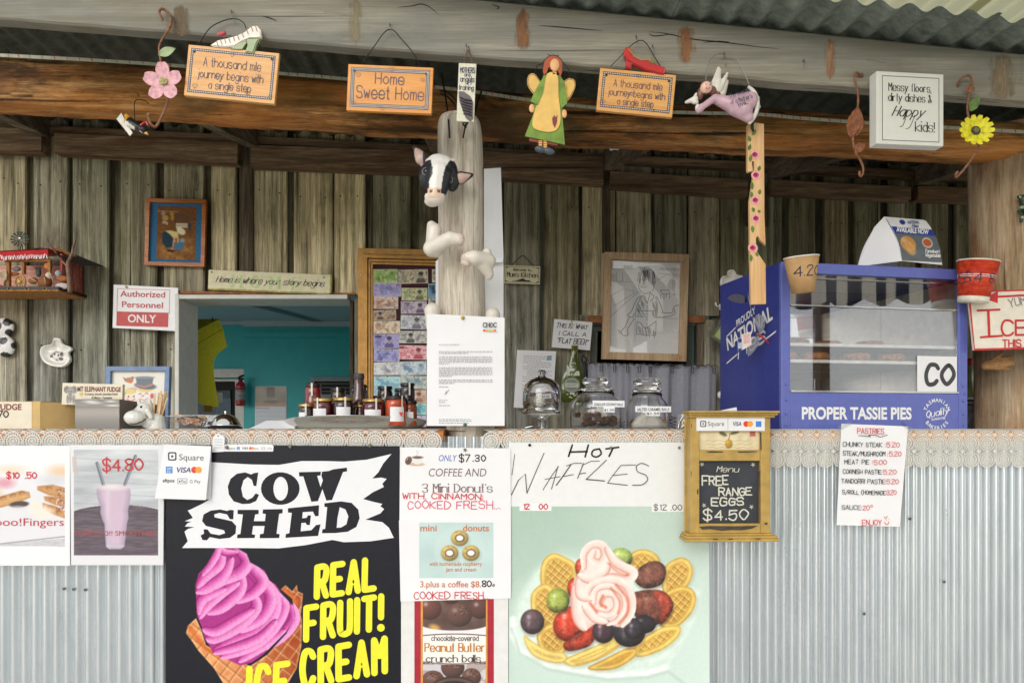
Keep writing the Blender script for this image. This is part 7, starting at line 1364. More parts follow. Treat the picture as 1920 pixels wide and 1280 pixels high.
cv = CV(1052, 680, 1092, 752, .7, (84, 100, 30)); cv.put((cv.noise(7, 3, 1, 1) > .5)*(cv.ell(1071, 712, 15, 34, 0, 3) > .5)*((cv.Y < 704) | (cv.Y > 736)), (200, 206, 190)); cv.put(cv.ell(1071, 722, 14, 13, 0, 1), (150, 158, 140)); cv.put(cv.ell(1071, 722, 12, 11, 0, 1), (90, 108, 96)); cv.put((abs(cv.Y-722) < 3.6)*cv.ell(1071, 722, 12, 11), (188, 194, 176)); t.part('bottle_label', cv.mesh(t, -.0116, 'bottle_label', PRINTG, cut=True)); lettering(t, CHAR, lambda mb: t.text(mb, 'DRAUGHT', 1071, 724, 4.4, -.0122, 'C', width=19)); m_ = MB(); t.box(m_, 1069.5, 647, 1081, 657, -.009, -.003, .001); t.part('neck_foil', m_, mat('gold_brown_foil', (132, 104, 62), .35, .5))
m_ = MB(); t.tube(m_, [(1094, 664, 0), (1089, 672, -.004), (1093, 680, -.005), (1099, 674, -.004), (1094, 668, 0)], 1.6, 6); t.tube(m_, [(1095, 680, -.004), (1097, 705, -.004), (1098, 730, -.004)], 3, 6); t.part('bottle_opener', m_, mat('black_iron', (40, 42, 46), .4, .6))
# --- framed pencil sketch
t = T('framed_sketch', 'pencil sketch of a shaggy haired man in waistcoat in a pale oak frame', 'picture', 1205, 676, WY-.035, tilt=1.6); OAK = wood('pale_oak', (158, 126, 94), (190, 160, 126), (212, 188, 158), 'Z', 40, .08, rough=.5, world=False, bump=.15); frame_parts(t, 1127, 477, 1284, 676, 13.5, OAK, -.028, .004)
m_ = MB(); t.box(m_, 1139, 489, 1272, 664, -.004, 0); t.part('drawing_paper', m_, mat('sketch_paper', (236, 236, 238), .7, var=.01, bump=0))
PEN = mat('pencil', (120, 120, 122), .7, bump=0); PEND = mat('dark_pencil', (76, 76, 80), .7, bump=0); PEL = mat('light_pencil', (166, 166, 168), .7, bump=0)
s6 = lambda L: [(1120+x/5.567, 470+y/5.567) for x, y in L]
def sk(L, mb, w=.8, sm=True): t.line(mb, s6(L), w, -.0046, sm)
mL, mP, mD = MB(), MB(), MB()
for L in ([(110, 490), (245, 405), (405, 435)], [(405, 435), (120, 700)], [(150, 590), (370, 440)], [(380, 700), (385, 950)], [(120, 330), (350, 330)], [(120, 200), (350, 200)], [(590, 310), (690, 250), (830, 260)], [(760, 300), (770, 460)], [(775, 300), (785, 460)], [(600, 700), (830, 700)], [(175, 235), (180, 330)], [(235, 235), (240, 330)], [(610, 235), (830, 240)]): sk(L, mL, .8, False)
for L in ([(635, 410), (715, 405), (745, 440), (660, 450), (635, 410)], [(640, 450), (640, 500)], [(675, 455), (675, 500)], [(735, 445), (735, 495)], [(700, 450), (700, 480)]): sk(L, mP, 1.0, False)
for L in ([(470, 180), (440, 230), (420, 300), (410, 380), (440, 430), (480, 450), (530, 430)], [(480, 200), (540, 200), (570, 250), (575, 320), (560, 400), (550, 420)], [(460, 470), (400, 500), (370, 560), (340, 640)], [(600, 480), (640, 560), (670, 640)], [(340, 640), (300, 680), (350, 700), (370, 660)], [(370, 710), (330, 780), (300, 820)], [(320, 700), (290, 770), (280, 800)], [(280, 800), (240, 850), (260, 890), (310, 880), (300, 830)], [(240, 850), (200, 840)], [(240, 870), (210, 860)], [(660, 690), (720, 680), (790, 650), (780, 580), (830, 560)], [(650, 640), (760, 640), (770, 600)], [(400, 740), (440, 760), (490, 810), (550, 770), (600, 730)], [(400, 750), (400, 880)], [(600, 740), (600, 880)], [(410, 870), (500, 880), (600, 880)], [(460, 460), (500, 540), (530, 440)], [(530, 440), (570, 480), (530, 530)], [(405, 630), (600, 625)], [(475, 470), (500, 550)], [(590, 480), (610, 600), (600, 690)], [(440, 490), (400, 560), (380, 680)], [(450, 270), (470, 265)], [(440, 300), (465, 310), (470, 290)], [(450, 330), (470, 350), (440, 360)], [(430, 380), (470, 385), (490, 370)], [(380, 690), (460, 690)], [(610, 690), (650, 690)]): sk(L, mP, 1.1)
rr = random.Random(2)
for i in range(26): x = 400+rr.uniform(0, 165); sk([(x, 205+abs(x-490)*.25), (x+(x-490)*.12+rr.uniform(-8, 8), 260+abs(x-490)*.5+rr.uniform(0, 70))], mD, .8, False)
for y in (550, 580, 605, 632, 660, 690, 720, 765): sk([(503, y)], mD, 1.4)
for i in range(22): x = 400+rr.uniform(0, 60); y = 520+i*7; sk([(x, y), (x+18, y+30)], mL, 1.4, False); x = 555+rr.uniform(0, 45); sk([(x, y), (x+10, y+34)], mL, 1.4, False)
for i in range(16): x = 410+rr.uniform(0, 180); sk([(x, 780+rr.uniform(0, 60)), (x+14, 850+rr.uniform(0, 60))], mL, 1.4, False)
t.hand(mP, '2007', 1164, 504, 5, .9, -.0046); t.hand(mL, 'MENU PIES', 1232, 506, 4, .7, -.0046, width=36)
for m_, mm in ((mL, PEL), (mP, PEN), (mD, PEND)): t.part('pencil_drawing', m_, mm)['kind'] = 'stuff'
m_ = MB(); t.box(m_, 1140, 490, 1271, 663, -.016, -.0145); t.part('glazing', m_, panem('framed_glass', .07, .4))
# --- curtain
CURT = mat('grey_voile', (156, 158, 170), .85, var=.03, bump=.15, scale=90); t = T('cafe_curtain', 'gathered grey cafe curtain clipped to a rail under the framed sketch', 'curtain', 1222, 690, WY-.06, tilt=1)
mb = MB(); n = 150; vs = []; rr = random.Random(6)
for j in range(9):
    v = j/8
    for i in range(n+1):
        u = i/n; px = 1103+241*u; fold = (.004 if px < 1215 else .017)*math.sin(px*.16+.5*math.sin(px*.05))+(.003)*math.sin(px*.5); sag = (2.0 if px < 1215 else 4)*abs(math.sin(px*math.pi/26))*(1-v) if v < .2 else 0
        vs.append(tuple(t.p(px, 683+160*v+(0 if v else sag-1), fold*(.5+.5*v))))
mb.add(vs, [(j*(n+1)+i, (j+1)*(n+1)+i, (j+1)*(n+1)+i+1, j*(n+1)+i+1) for j in range(8) for i in range(n)], True); t.part('cloth', mb, CURT); m_ = MB(); t.tube(m_, [(1098, 686, .006), (1345, 688, .006)], 1.6, 6, False); t.part('rail', m_, mat('grey_rail', (170, 172, 176), .4, .6)); m_ = MB(); [t.tube(m_, [(1103+i*12, 686, -.022), (1109+i*12, 682+(i % 2), -.026), (1115+i*12, 686, -.022)], .9, 5) for i in range(20)]; t.part('dark_braid', m_, CHAR)
for x in (1126, 1151, 1175, 1197, 1217, 1258, 1296, 1336): m_ = MB(); t.tube(m_, [(x-2, 687, -.024), (x-2, 699, -.026), (x+2, 699, -.026), (x+2, 687, -.024)], .8, 5, False); t.part('curtain_clip', m_, CHAR)
# --- bits beside the warmer
t = T('plate_hook', 'small white hook with round plate on the wall beside the pie warmer', 'hook', 1352, 576, .7); m_ = MB(); t.ell(m_, 1353, 575, 6, 8, -.005, .008, 12); t.part('round_plate', m_, CERW); m_ = MB(); t.tube(m_, [(1352, 574, -.012), (1343, 576, -.022), (1339, 574, -.028), (1338, 569, -.03)], 1.2, 6); t.part('hook_arm', m_, WHITEP)
t = T('lime_card', 'corner of a grey framed lime card behind the pie warmer', 'picture', 1350, 620, 1.0, tilt=32); frame_parts(t, 1340, 585, 1388, 640, 5, mat('grey_green_frame', (110, 118, 100), .5), -.01, .002); m_ = MB(); t.box(m_, 1345, 590, 1383, 635, -.004, 0); t.part('card', m_, mat('lime_card', (196, 208, 130), .6))
t = T('wall_knob', 'small white knob low on the wall beside the pie warmer', 'peg', 1349, 740, .72); m_ = MB(); t.ell(m_, 1350, 740, 5, 7, 0, .008); t.part('knob', m_, CERW)  # plain white knob on the wall
# --- money frame
GOLD = mat('gold_moulding', (168, 124, 58), .38, .35, var=.1, bump=.2, scale=30)
t = T('money_frame', 'gold framed maroon board covered with banknotes beside the middle post', 'picture frame', 790, 810, WY-.008)
for a, w, d in ((0, 11, -.020), (11, 7, -.026), (18, 5, -.016), (23, 4, -.010)):
    x0, y0, x1, y1 = 673+a, 467+a*1.1, 905-a, 840; w = w-.4; m_ = MB(); t.poly(m_, [(x0, y0), (x0+w, y0+w), (x0+w, y1), (x0, y1)], d, .004); t.part('moulding', m_, GOLD); m_ = MB(); t.poly(m_, [(x0, y0), (x1, y0+5), (x1-w, y0+w+5), (x0+w, y0+w)], d, .004); t.part('moulding', m_, GOLD)
m_ = MB(); t.box(m_, 698, 492, 890, 838, -.002, .004); t.part('backing_board', m_, mat('maroon_felt', (70, 34, 42), .9, var=.1)); t.pin(679, 517, WHITEP, 1.6, -.021)
notes = [('green banknote with a leafy bird, top of the left column', 150, 168, 322, 265, (168, 190, 122), (88, 128, 56), .55), ('lilac and pink banknote with a white building, second in the left column', 150, 265, 348, 362, (176, 160, 206), (120, 130, 180), .5), ('beige banknote with a brown round seal, third in the left column', 152, 362, 326, 448, (206, 190, 178), (150, 100, 84), .5), ('narrow brown banknote with two faces, fourth in the left column', 152, 457, 312, 528, (176, 154, 132), (96, 66, 52), .3), ('cream banknote with a pale brown scene, fifth in the left column', 152, 533, 340, 622, (212, 200, 176), (160, 120, 100), .5), ('violet banknote with large numerals and a portrait, sixth in the left column', 152, 625, 332, 725, (158, 150, 204), (92, 86, 150), .62), ('violet and white banknote with a round clear patch, seventh in the left column', 152, 730, 336, 822, (160, 158, 206), (86, 90, 150), .7), ('pale grey white banknote with faint drawing, eighth in the left column', 152, 825, 340, 915, (206, 208, 210), (150, 150, 160), .25), ('teal and mint banknote behind the dark jam jars', 152, 922, 345, 1060, (164, 200, 204), (90, 140, 170), .75),
 ('grey beige banknote with a standing portrait, top of the right column', 328, 170, 538, 270, (196, 186, 160), (84, 76, 66), .76), ('olive banknote with a round faced portrait, second in the right column', 350, 300, 532, 388, (188, 192, 148), (110, 116, 74), .7), ('mauve banknote with a numeral five, third in the right column', 346, 393, 528, 482, (190, 178, 192), (104, 84, 118), .74), ('silvery grey banknote with a large pale head, fourth in the right column', 342, 492, 520, 592, (200, 202, 208), (112, 118, 136), .64), ('grey green banknote with a bearded head, fifth in the right column', 332, 603, 528, 690, (196, 196, 190), (84, 84, 88), .42), ('pink red banknote with numeral 100, sixth in the right column', 328, 705, 528, 805, (222, 176, 182), (196, 70, 92), .7), ('pale blue grey banknote, seventh in the right column', 340, 818, 526, 915, (190, 204, 214), (120, 146, 170), .45), ('teal and orange banknote with a bird, eighth in the right column', 345, 920, 525, 1012, (186, 186, 176), (90, 140, 160), .5), ('tan orange banknote with a seated figure, near the jars on the right', 440, 1020, 525, 1110, (208, 176, 150), (160, 110, 90), .4), ('aqua banknote at the lower right of the board', 440, 1112, 525, 1195, (150, 206, 206), (80, 150, 160), .4), ('lilac grey banknote lowest on the board by the tray', 455, 1200, 525, 1280, (190, 188, 212), (140, 140, 180), .4), ('cream banknote half behind the post, top of the third column', 565, 168, 640, 262, (206, 200, 180), (120, 110, 90), .5), ('bright blue banknote with a dark statue, half behind the post', 538, 270, 640, 368, (96, 156, 190), (30, 40, 50), .3), ('grey banknote just above the white hoof of the model cow', 538, 372, 640, 440, (190, 190, 186), (120, 120, 120), .5)]
for i, (lab, x0, y0, x1, y1, c1, c2, u) in enumerate(notes):
    rr = random.Random(i+40); x0, x1 = 660+x0/3.765, 660+x1/3.765; y0, y1 = 460+y0/3.765, 460+y1/3.765; w, h = x1-x0, y1-y0
    tn = T('banknote', lab, 'banknote', (x0+x1)/2, y1, WY-.014-.0006*(i % 3), 'banknotes pinned on the maroon board', tilt=rr.uniform(-1.5, 1.5)); cv = CV(x0, y0, x1, y1, .75, c1); c1, c2 = np.array(c1, float), np.array(c2, float)
    cv.c = np.clip(cv.c*1.1+12, 0, 255); g = .5+.5*np.sin((cv.X-x0)*.9+3*np.sin((cv.Y-y0)*.35+i)); cv.put(g*.22, c2*.5+c1*.5); cv.put(np.clip(cv.noise(9, i, 1, 1)*2-1, 0, 1)*.6, c2*.6+np.array((230, 200, 190))*.4); cv.put(((cv.noise(4, i+3) > .60))*.5, c2)
    ux = x0+w*u
    if i not in (3, 5, 9, 10, 11, 12, 13, 14, 17):
        for q_ in range(7): a_ = rr.uniform(.15, .85); cv.put(cv.ell(x0+w*a_, y0+h*rr.uniform(.3, .75), h*rr.uniform(.08, .3), h*rr.uniform(.06, .2), rr.uniform(0, 90), 1.2)*.5, c2*rr.uniform(.7, 1.4))
        u = -9; ux = -99
    cv.put(cv.ell(ux, y0+h*.55, h*.36, h*.46, 0, 1)*.5, c1*.5+120); cv.put(cv.ell(ux, y0+h*.85, h*.32, h*.28, 0, 1)*.85*(cv.Y < y1-1), c2); cv.put(cv.ell(ux, y0+h*.45, h*.17, h*.23, 0, .8)*.95, c2*.35+np.array((226, 206, 190))*.65); cv.put(cv.ell(ux, y0+h*.29, h*.18, h*.13, 0, .8)*.9, c2*.7); cv.put(cv.ell(ux-.7, y0+h*.46, .7, .5, 0, .5), c2*.5); cv.put(cv.ell(ux+1.4, y0+h*.46, .7, .5, 0, .5), c2*.5)
    ox = x0+w*(.2 if u > .4 else .78); cv.put(cv.ell(ox, y0+h*.6, h*.2, h*.2, 0, 1)*.8, c2*.4+c1*.6+10); [cv.line([(x0+w*.12, y0+h*q_), (x0+w*.46, y0+h*q_)], .8, c2, .5, .55) for q_ in (.2, .34)]
    cv.put(((cv.X < x0+1.2) | (cv.X > x1-1.2) | (cv.Y < y0+1.2) | (cv.Y > y1-1.2))*.7, (218, 212, 204)); tn.part('note_print', cv.mesh(tn, 0, 'note_print', MATTE, dfun=lambda X, Y: .0006*np.sin((X-x0)/w*5+i)-.001*((Y-y0)/h)**2))
    if i in (1, 5, 11, 14): txt = {1: '10', 5: '2000', 11: '5', 14: '100'}[i]; xx = {1: x1-9, 5: x0+2, 11: x0+14, 14: x0+1}[i]; lettering(tn, mat('note_ink_%d' % i, tuple(c2*.7), .6, bump=0), lambda mb: tn.text(mb, txt, xx, y0+7, 4.6, -.0026, 'L', bold=.02))
    tn.pin(x0+w*.5, y0+2, BRASS, 1.4, -.002)
# --- inside the kitchen
t = T('lime_apron', 'lime green shaped cloth hanging just inside the left of the serving hatch', 'apron', 392, 766, 1.5)
AL = mat('lime_cloth', (244, 238, 60), .75, var=.05, bump=.3, scale=160); s7 = lambda L: [(330+x/4.741, 540+y/4.741) for x, y in L]
m_ = MB(); t.poly(m_, s7([(140, 400), (380, 280), (415, 360), (453, 520), (400, 560), (350, 600), (333, 660), (335, 760), (350, 880), (382, 1060), (215, 1030), (178, 985), (140, 800)]), -.004, .004); t.part('cloth', m_, AL); m_ = MB(); t.poly(m_, s7([(140, 275), (380, 272), (380, 282), (140, 398)]), .006, .01); t.part('back_flap', m_, mat('dull_lime_cloth', (132, 134, 40), .8)); m_ = MB(); t.line(m_, s7([(140, 525), (412, 368)]), .8, -.0046); t.part('seam', m_, mat('seam_olive', (110, 108, 20), .8))
for x, y in ((210, 415), (275, 375), (345, 330), (222, 448), (285, 405), (350, 365)): m_ = MB(); a = s7([(x, y)])[0]; t.ell(m_, a[0], a[1], 3.6, 2.2, -.004, .004, -28); t.part('raised_stud', m_, AL)
m_ = MB(); t.tube(m_, [(398, 602, 0), (398, 597, .004), (396, 594, .02)], 1, 6); t.part('hook', m_, BLACK); m_ = MB(); t.box(m_, 381, 760, 396, 772, .01, .014); t.part('strap', m_, mat('tan_strap', (164, 126, 40), .7))
t = T('white_stand', 'pale blue white appliance with round dial partly behind the lime cloth', 'appliance', 388, 800, 1.7); m_ = MB(); t.box(m_, 368, 745, 406, 830, 0, .2, .004); t.part('cabinet', m_, mat('pale_blue_enamel', (186, 196, 212), .4)); m_ = MB(); t.lathe(m_, 406, [(0, 736), (13, 736), (14, 740), (14, 754), (12, 757), (0, 757)], -.02); t.part('dial', m_, WHITEW)
t = T('fire_extinguisher', 'red fire extinguisher with white label on the kitchen door frame', 'fire extinguisher', 451, 761, YB-.14); REX = mat('extinguisher_red', (160, 26, 38), .3, coat=.3); m_ = MB(); t.lathe(m_, 451, [(0, 761), (8.5, 760), (9, 757), (9, 724), (8, 719), (4, 715), (3.4, 711), (0, 711)]); t.part('cylinder', m_, REX); m_ = MB(); t.lathe(m_, 451, [(9.3, 750), (9.3, 726)]); t.part('label', m_, mat('extinguisher_label', (148, 146, 150), .5, var=.25, scale=60)); m_ = MB(); t.lathe(m_, 451, [(9.5, 731), (9.5, 727)]); t.part('label_band', m_, REX); m_ = MB(); t.tube(m_, [(450, 713, 0), (449, 708, -.01), (455, 705, -.02), (459, 704, -.03)], 2, 6); t.tube(m_, [(450, 712, 0), (456, 710, -.02), (459, 711, -.03)], 1.5, 6); t.part('handle', m_, BLACK)
t = T('wall_calendar', 'wall calendar with a grey landscape picture on the teal kitchen wall', 'calendar', 508, 795, YB-.055); cv = CV(479, 725, 536, 830, 1, (196, 204, 216)); gy = np.clip((cv.Y-725)/34, 0, 1); cv.c = np.where((cv.Y < 762)[..., None], np.stack([150-30*gy, 140-30*gy, 120-30*gy], -1)+(cv.noise(14, 2)[..., None]-.5)*50, cv.c); cv.put((cv.Y > 754)*(cv.Y < 762), (166, 116, 62)); cv.put(cv.ell(508, 753, 14, 3), (70, 62, 56)); cv.put(cv.poly([(500, 725), (515, 725), (515, 745), (500, 745)]), (72, 52, 52)); cv.put((cv.Y > 764)*(cv.Y < 766)*(cv.X < 506), (70, 80, 100)); [cv.line([(482, y), (534, y)], .7, (150, 160, 176), .5, .6) for y in range(772, 828, 8)]; t.part('page', cv.mesh(t, 0, 'page', PRINT)); sheet(t, [(478, 724), (537, 724), (537, 831), (478, 831)], PAPER, .002, .004, 'backing')
t = T('wall_oven_vent', 'dark louvred vent with white rim low on the teal kitchen wall', 'vent', 640, 745, YB-.06); m_ = MB(); t.frame(m_, 583, 707, 740, 748, 8, -.03, 0); t.part('vent_rim', m_, mat('grey_white_metal', (126, 140, 142), .4)); m_ = MB(); t.box(m_, 591, 715, 732, 742, -.002, 0); t.part('vent_dark', m_, BLACK)
for y in (718, 725, 732, 738): m_ = MB(); t.box(m_, 592, y, 731, y+3, -.024, -.012); t.part('louvre', m_, mat('louvre_grey', (70, 76, 76), .4, .4))
m_ = MB(); t.box(m_, 590, 752, 740, 800, -.04, 0); t.part('lower_panel', m_, mat('grey_white_metal', 0))
# ================================================================ things on the counter
# --- fudge boxes
CARD = mat('tan_cardboard', (206, 172, 112), .65, var=.03, bump=.1)
t = T('fudge_box', 'tan cardboard box with white fudge price label at the left end of the counter', 'box', 30, 804, .05, yaw=0); m_ = MB(); t.box(m_, -60, 752, 76, 805, 0, .30, .002); t.part('carton', m_, CARD); m_ = MB(); m_.add([t.p(76.3, 754, 0), t.p(144, 755, .12), t.p(144, 804, .12), t.p(76.3, 805, 0)], [(3, 2, 1, 0)]); m_.add([t.p(76.3, 754, 0), t.p(144, 755, .12), t.p(76.3, 754, .3)], [(0, 1, 2)]); t.part('side_flap', m_, CARD)
sheet(t, [(-60, 753), (60, 753), (60, 803), (-60, 803)], mat('cream_label', (226, 216, 194), .5, var=.02, bump=.05), -.001, .0005, 'label'); FUD = mat('fudge_print', (126, 58, 54), .5, bump=0); lettering(t, FUD, lambda mb: t.text(mb, 'MT ELEPHANT FUDGE', 41, 768, 10.5, -.0016, 'R', bold=.03, width=146)); lettering(t, BLACK, lambda mb: t.hand(mb, '$4.70', 16, 782, 12, 2, -.0016, 'R'))
t = T('fudge_dispenser', 'grey metallic looking fudge dispenser box with cream header card', 'box', 185, 804, .08); m_ = MB(); t.box(m_, 141, 748, 224, 804, 0, .002); t.part('front_panel', m_, mat('grey_print_panel', (120, 112, 104), .3, .2)); cv = CV(141, 748, 224, 804, 1, (116, 108, 100)); gy = (cv.Y-748)/56; cv.c *= (.62+.5*np.exp(-((gy-.45)/.25)**2))[..., None]; cv.put(np.exp(-((cv.Y-763)/2.4)**2)*.6, (52, 46, 42)); cv.put(np.exp(-((cv.Y-751)/2)**2)*.8, (40, 36, 34)); [cv.put(cv.ell(x, y, rx, 1.6, 0, 1.4), (214, 208, 200)) for x, y, rx in ((168, 752, 12), (176, 755, 12), (208, 752, 10), (212, 760, 11))]; cv.put(cv.noise(6, 3, .2, 3)*.2, (90, 84, 78)); t.part('print', cv.mesh(t, -.0006, 'print', PRINTG))
m_ = MB(); m_.add([t.p(224.2, 748, 0), t.p(264, 758, .16), t.p(264, 803, .16), t.p(224.2, 804, 0)], [(3, 2, 1, 0)]); t.part('side_panel', m_, mat('grey_print_panel', 0)); m_ = MB(); m_.add([t.p(141, 748, .002), t.p(224, 748, .002), t.p(224, 757, .14), t.p(141, 757, .14)], [(0, 1, 2, 3)]); t.part('top_panel', m_, mat('dark_lid', (50, 46, 44), .5)); sheet(t, [(113, 717), (226, 720), (225, 760), (111, 758)], mat('cream_label', 0), .012, .0135, 'header_card')
lettering(t, FUD, lambda mb: t.text(mb, 'MT ELEPHANT FUDGE', 141, 733, 8.5, .0112, 'L', bold=.03, width=82, rot=.6)); lettering(t, DKB, lambda mb: (t.text(mb, 'A creamy, smooth, chocolate fudge!', 155, 740, 4, .0112, 'L', bold=.015, width=62), t.text(mb, 'St Marys - Tasmania', 168, 747, 4, .0112, 'L', bold=.015, width=38)))
cv = CV(115, 721, 142, 758, .7, (226, 216, 194)); [cv.put(cv.ell(x, y, rx, ry, 0, 1)*.95, c_) for x, y, rx, ry, c_ in ((121, 730, 5.5, 7, (120, 116, 112)), (135, 730, 5.5, 7, (112, 108, 104)), (128, 732, 6, 8, (144, 140, 134)), (128, 744, 3, 11, (122, 118, 112)), (123, 748, 3, 9, (134, 130, 124)), (134, 748, 3, 9, (126, 122, 116)))]; cv.put((cv.noise(3, 4) > .6)*.4*(cv.a > .5), (70, 66, 64)); [cv.put(cv.ell(x, 733, .8, .8, 0, .5), (30, 28, 28)) for x in (125.5, 130.5)]; t.part('elephant_print', cv.mesh(t, .0114, 'elephant_print', PRINT, cut=True)); m_ = MB(); t.poly(m_, [(144, 736), (152, 735), (151, 741), (146, 741)], .0113); t.part('gold_mark', m_, mat('gold_print', (214, 182, 96), .5))
# --- snowman picture
t = T('snowman_picture', 'blue framed picture of smiling snow people and a robin, leaning on the counter', 'picture', 258, 803, .42, pitch=-4); frame_parts(t, 199, 687, 318, 806, 8.5, mat('blue_grey_frame', (112, 136, 176), .5, var=.08), -.016, .004); cv = CV(206, 694, 311, 804, .9, (232, 228, 216))
cv.put(cv.ell(246, 745, 17, 19, 0, 1), (176, 90, 110)); cv.put(cv.ell(244, 744, 15, 18, 0, 1), (226, 224, 226)); cv.put(cv.ell(244, 742, 12.5, 14, 0, 1), (112, 112, 124)); cv.put(cv.ell(244, 745, 12, 13, 0, 1), (242, 224, 206)); cv.put(cv.ell(243, 733, 11, 5, 0, 1.5), (232, 206, 120)); cv.put(cv.ell(270, 740, 18, 17, 0, 1), (240, 234, 230)); cv.put(cv.ell(284, 742, 3.5, 5, 0, 1), (200, 84, 90)); cv.put(cv.ell(271, 730, 15, 5, 0, 1.5), (232, 204, 120)); cv.put(cv.ell(271, 723, 20.5, 6.5, 6, 1), (86, 98, 112)); cv.put(cv.poly([(252, 707), (286, 707), (283, 725), (256, 724)], 1), (96, 108, 120)); cv.put(cv.ell(269, 707, 17, 2.4, 0, 1), (124, 134, 144)); cv.line([(256, 722), (270, 725), (284, 720)], 4, (176, 120, 120))
[cv.put(cv.ell(x, y, 1.3, 1.6, 0, .6), (50, 44, 44)) for x, y in ((240, 743), (250, 743))]; cv.line([(238, 749), (245, 752), (252, 748)], 1, (170, 70, 60)); cv.put(cv.ell(238, 748, 2.6, 2, 0, 1)*.5, (236, 150, 140)); cv.put(cv.poly([(262, 744), (270, 739), (268, 743)], .8), (214, 100, 70)); cv.line([(259, 739), (262, 737), (264, 739)], 1, (70, 60, 60)); cv.line([(271, 738), (274, 736), (277, 739)], 1, (70, 60, 60)); cv.line([(262, 748), (270, 750), (277, 746)], 1, (180, 80, 70)); cv.put(cv.ell(240, 712, 8, 5, 0, .8), (176, 124, 84)); cv.put(cv.ell(243, 714, 4, 4, 0, .8), (206, 104, 80)); cv.put(cv.poly([(228, 706), (236, 710), (232, 714)], .8), (160, 108, 74)); cv.put(cv.ell(246, 708, 3, 3, 0, .8), (170, 116, 78)); t.part('print', cv.mesh(t, -.004, 'print', PRINT))
m_ = MB(); t.line(m_, [(206.5, 694.5), (310.5, 694.5)], .8, -.0045); t.line(m_, [(207, 695), (207, 800)], .8, -.0046); t.part('inner_line', m_, mat('olive_line', (150, 146, 100), .5))
# --- hippo pot with sticks
t = T('hippo_pot', 'white glazed hippo shaped pot holding wooden stirring sticks', 'ornament', 282, 804, .085)
t.part('body', blob(t, [('c', (291, 792, 4), (292, 800, 4), 16, 17), (291, 786, 4, 16, 12, 15), ('c', (272, 768, -2), (264, 783, -12), 15, 15), (262, 783, -18, 20, 14.5, 17), (281, 792, -4, 14, 12, 12), (274, 762, 2, 13, 11, 12)], 1.5, 4), CERW)
for x, y in ((281, 752), (261, 752)): t.part('ear', blob(t, [('c', (x, y+4, 0), (x, y-2, -2), 4, 3)], 1.2, 2), CERW)
t.part('arm', blob(t, [('c', (284, 770, -14), (290, 782, -14), 5.5, 4.5)], 1.2, 2), CERW)
for x, d in ((272.5, -.0255), (260.5, -.0275)): m_ = MB(); t.ell(m_, x, 763, 2, 2.4, d, .004); t.part('eye', m_, BLACK)
m_ = MB(); t.tube(m_, [(256, 793, -.044), (264, 795, -.047), (273, 793, -.044), (280, 789, -.037), (283, 785, -.032)], 1.1, 6); t.part('mouth_line', m_, CHAR)
STK = wood('stir_stick', (190, 150, 106), (214, 180, 136), (230, 204, 168), 'Z', 60, .08, world=False, bump=.1)
for i, (xb, xt, yt, d) in enumerate(((287, 290, 737, .0), (289, 295, 735, .012), (291, 301, 732, .004), (293, 306, 733, .014), (295, 309, 732, .02), (297, 312, 745, .006), (290, 298, 738, .022), (296, 304, 741, -.002))): m_ = MB(); a, b = t.p(xb, 790, d), t.p(xt, yt, d); w = .0024; dirv = (b-a).normalized(); n_ = Vector((dirv.z, 0, -dirv.x))*w; vs = [a-n_, a+n_, b+n_, b-n_]; m_.add([v for v in vs]+[v+Vector((0, .0015, 0)) for v in vs], [(0, 1, 2, 3), (7, 6, 5, 4), (0, 4, 5, 1), (1, 5, 6, 2), (2, 6, 7, 3), (3, 7, 4, 0)]); t.part('stick', m_, STK)
# --- sachet tray
t = T('sachet_tray', 'shallow clear plastic tray filled with paper sachets beside the bell', 'tray', 349, 804, .1); PLA = panem('clear_plastic', .10, .45, (236, 238, 240)); m_ = MB()
for L in ([(308, 780, 0), (386, 778, 0), (382, 803, .004), (306, 803, .004)], [(386, 778, 0), (397, 776, .13), (392, 802, .12), (382, 803, .004)], [(308, 780, 0), (312, 778, .13), (310, 802, .12), (306, 803, .004)], [(312, 778, .13), (397, 776, .13), (392, 802, .12), (310, 802, .12)]): m_.add([t.p(*p) for p in L], [(0, 3, 2, 1)])
t.part('tray', m_, PLA); m_ = MB(); t.tube(m_, [(308, 780, 0), (386, 778, 0), (397, 776, .13), (312, 778, .13), (308, 780, 0)], .8, 5, False); t.part('tray_rim', m_, mat('clear_rim', (206, 208, 210), .2))
rr = random.Random(9)
for i in range(26):
    x = 316+rr.uniform(0, 66); y = 779+rr.uniform(0, 16); d = rr.uniform(.012, .1); m_ = MB(); w, h = 13, 5; a = rr.uniform(-.3, .3); c_, s_ = math.cos(a), math.sin(a); t.poly(m_, [(x+u*c_-v*s_, y+u*s_+v*c_) for u, v in ((-w/2, -h/2), (w/2, -h/2), (w/2, h/2), (-w/2, h/2))], d, d+.003); t.part('sachet', m_, [mat('sachet_tan', (206, 160, 118), .5, var=.15), mat('sachet_white', (224, 220, 214), .45, var=.05), mat('sachet_orange', (204, 132, 92), .5), mat('sachet_black', (54, 54, 62), .4)][i % 4 if y < 785 else i % 3])
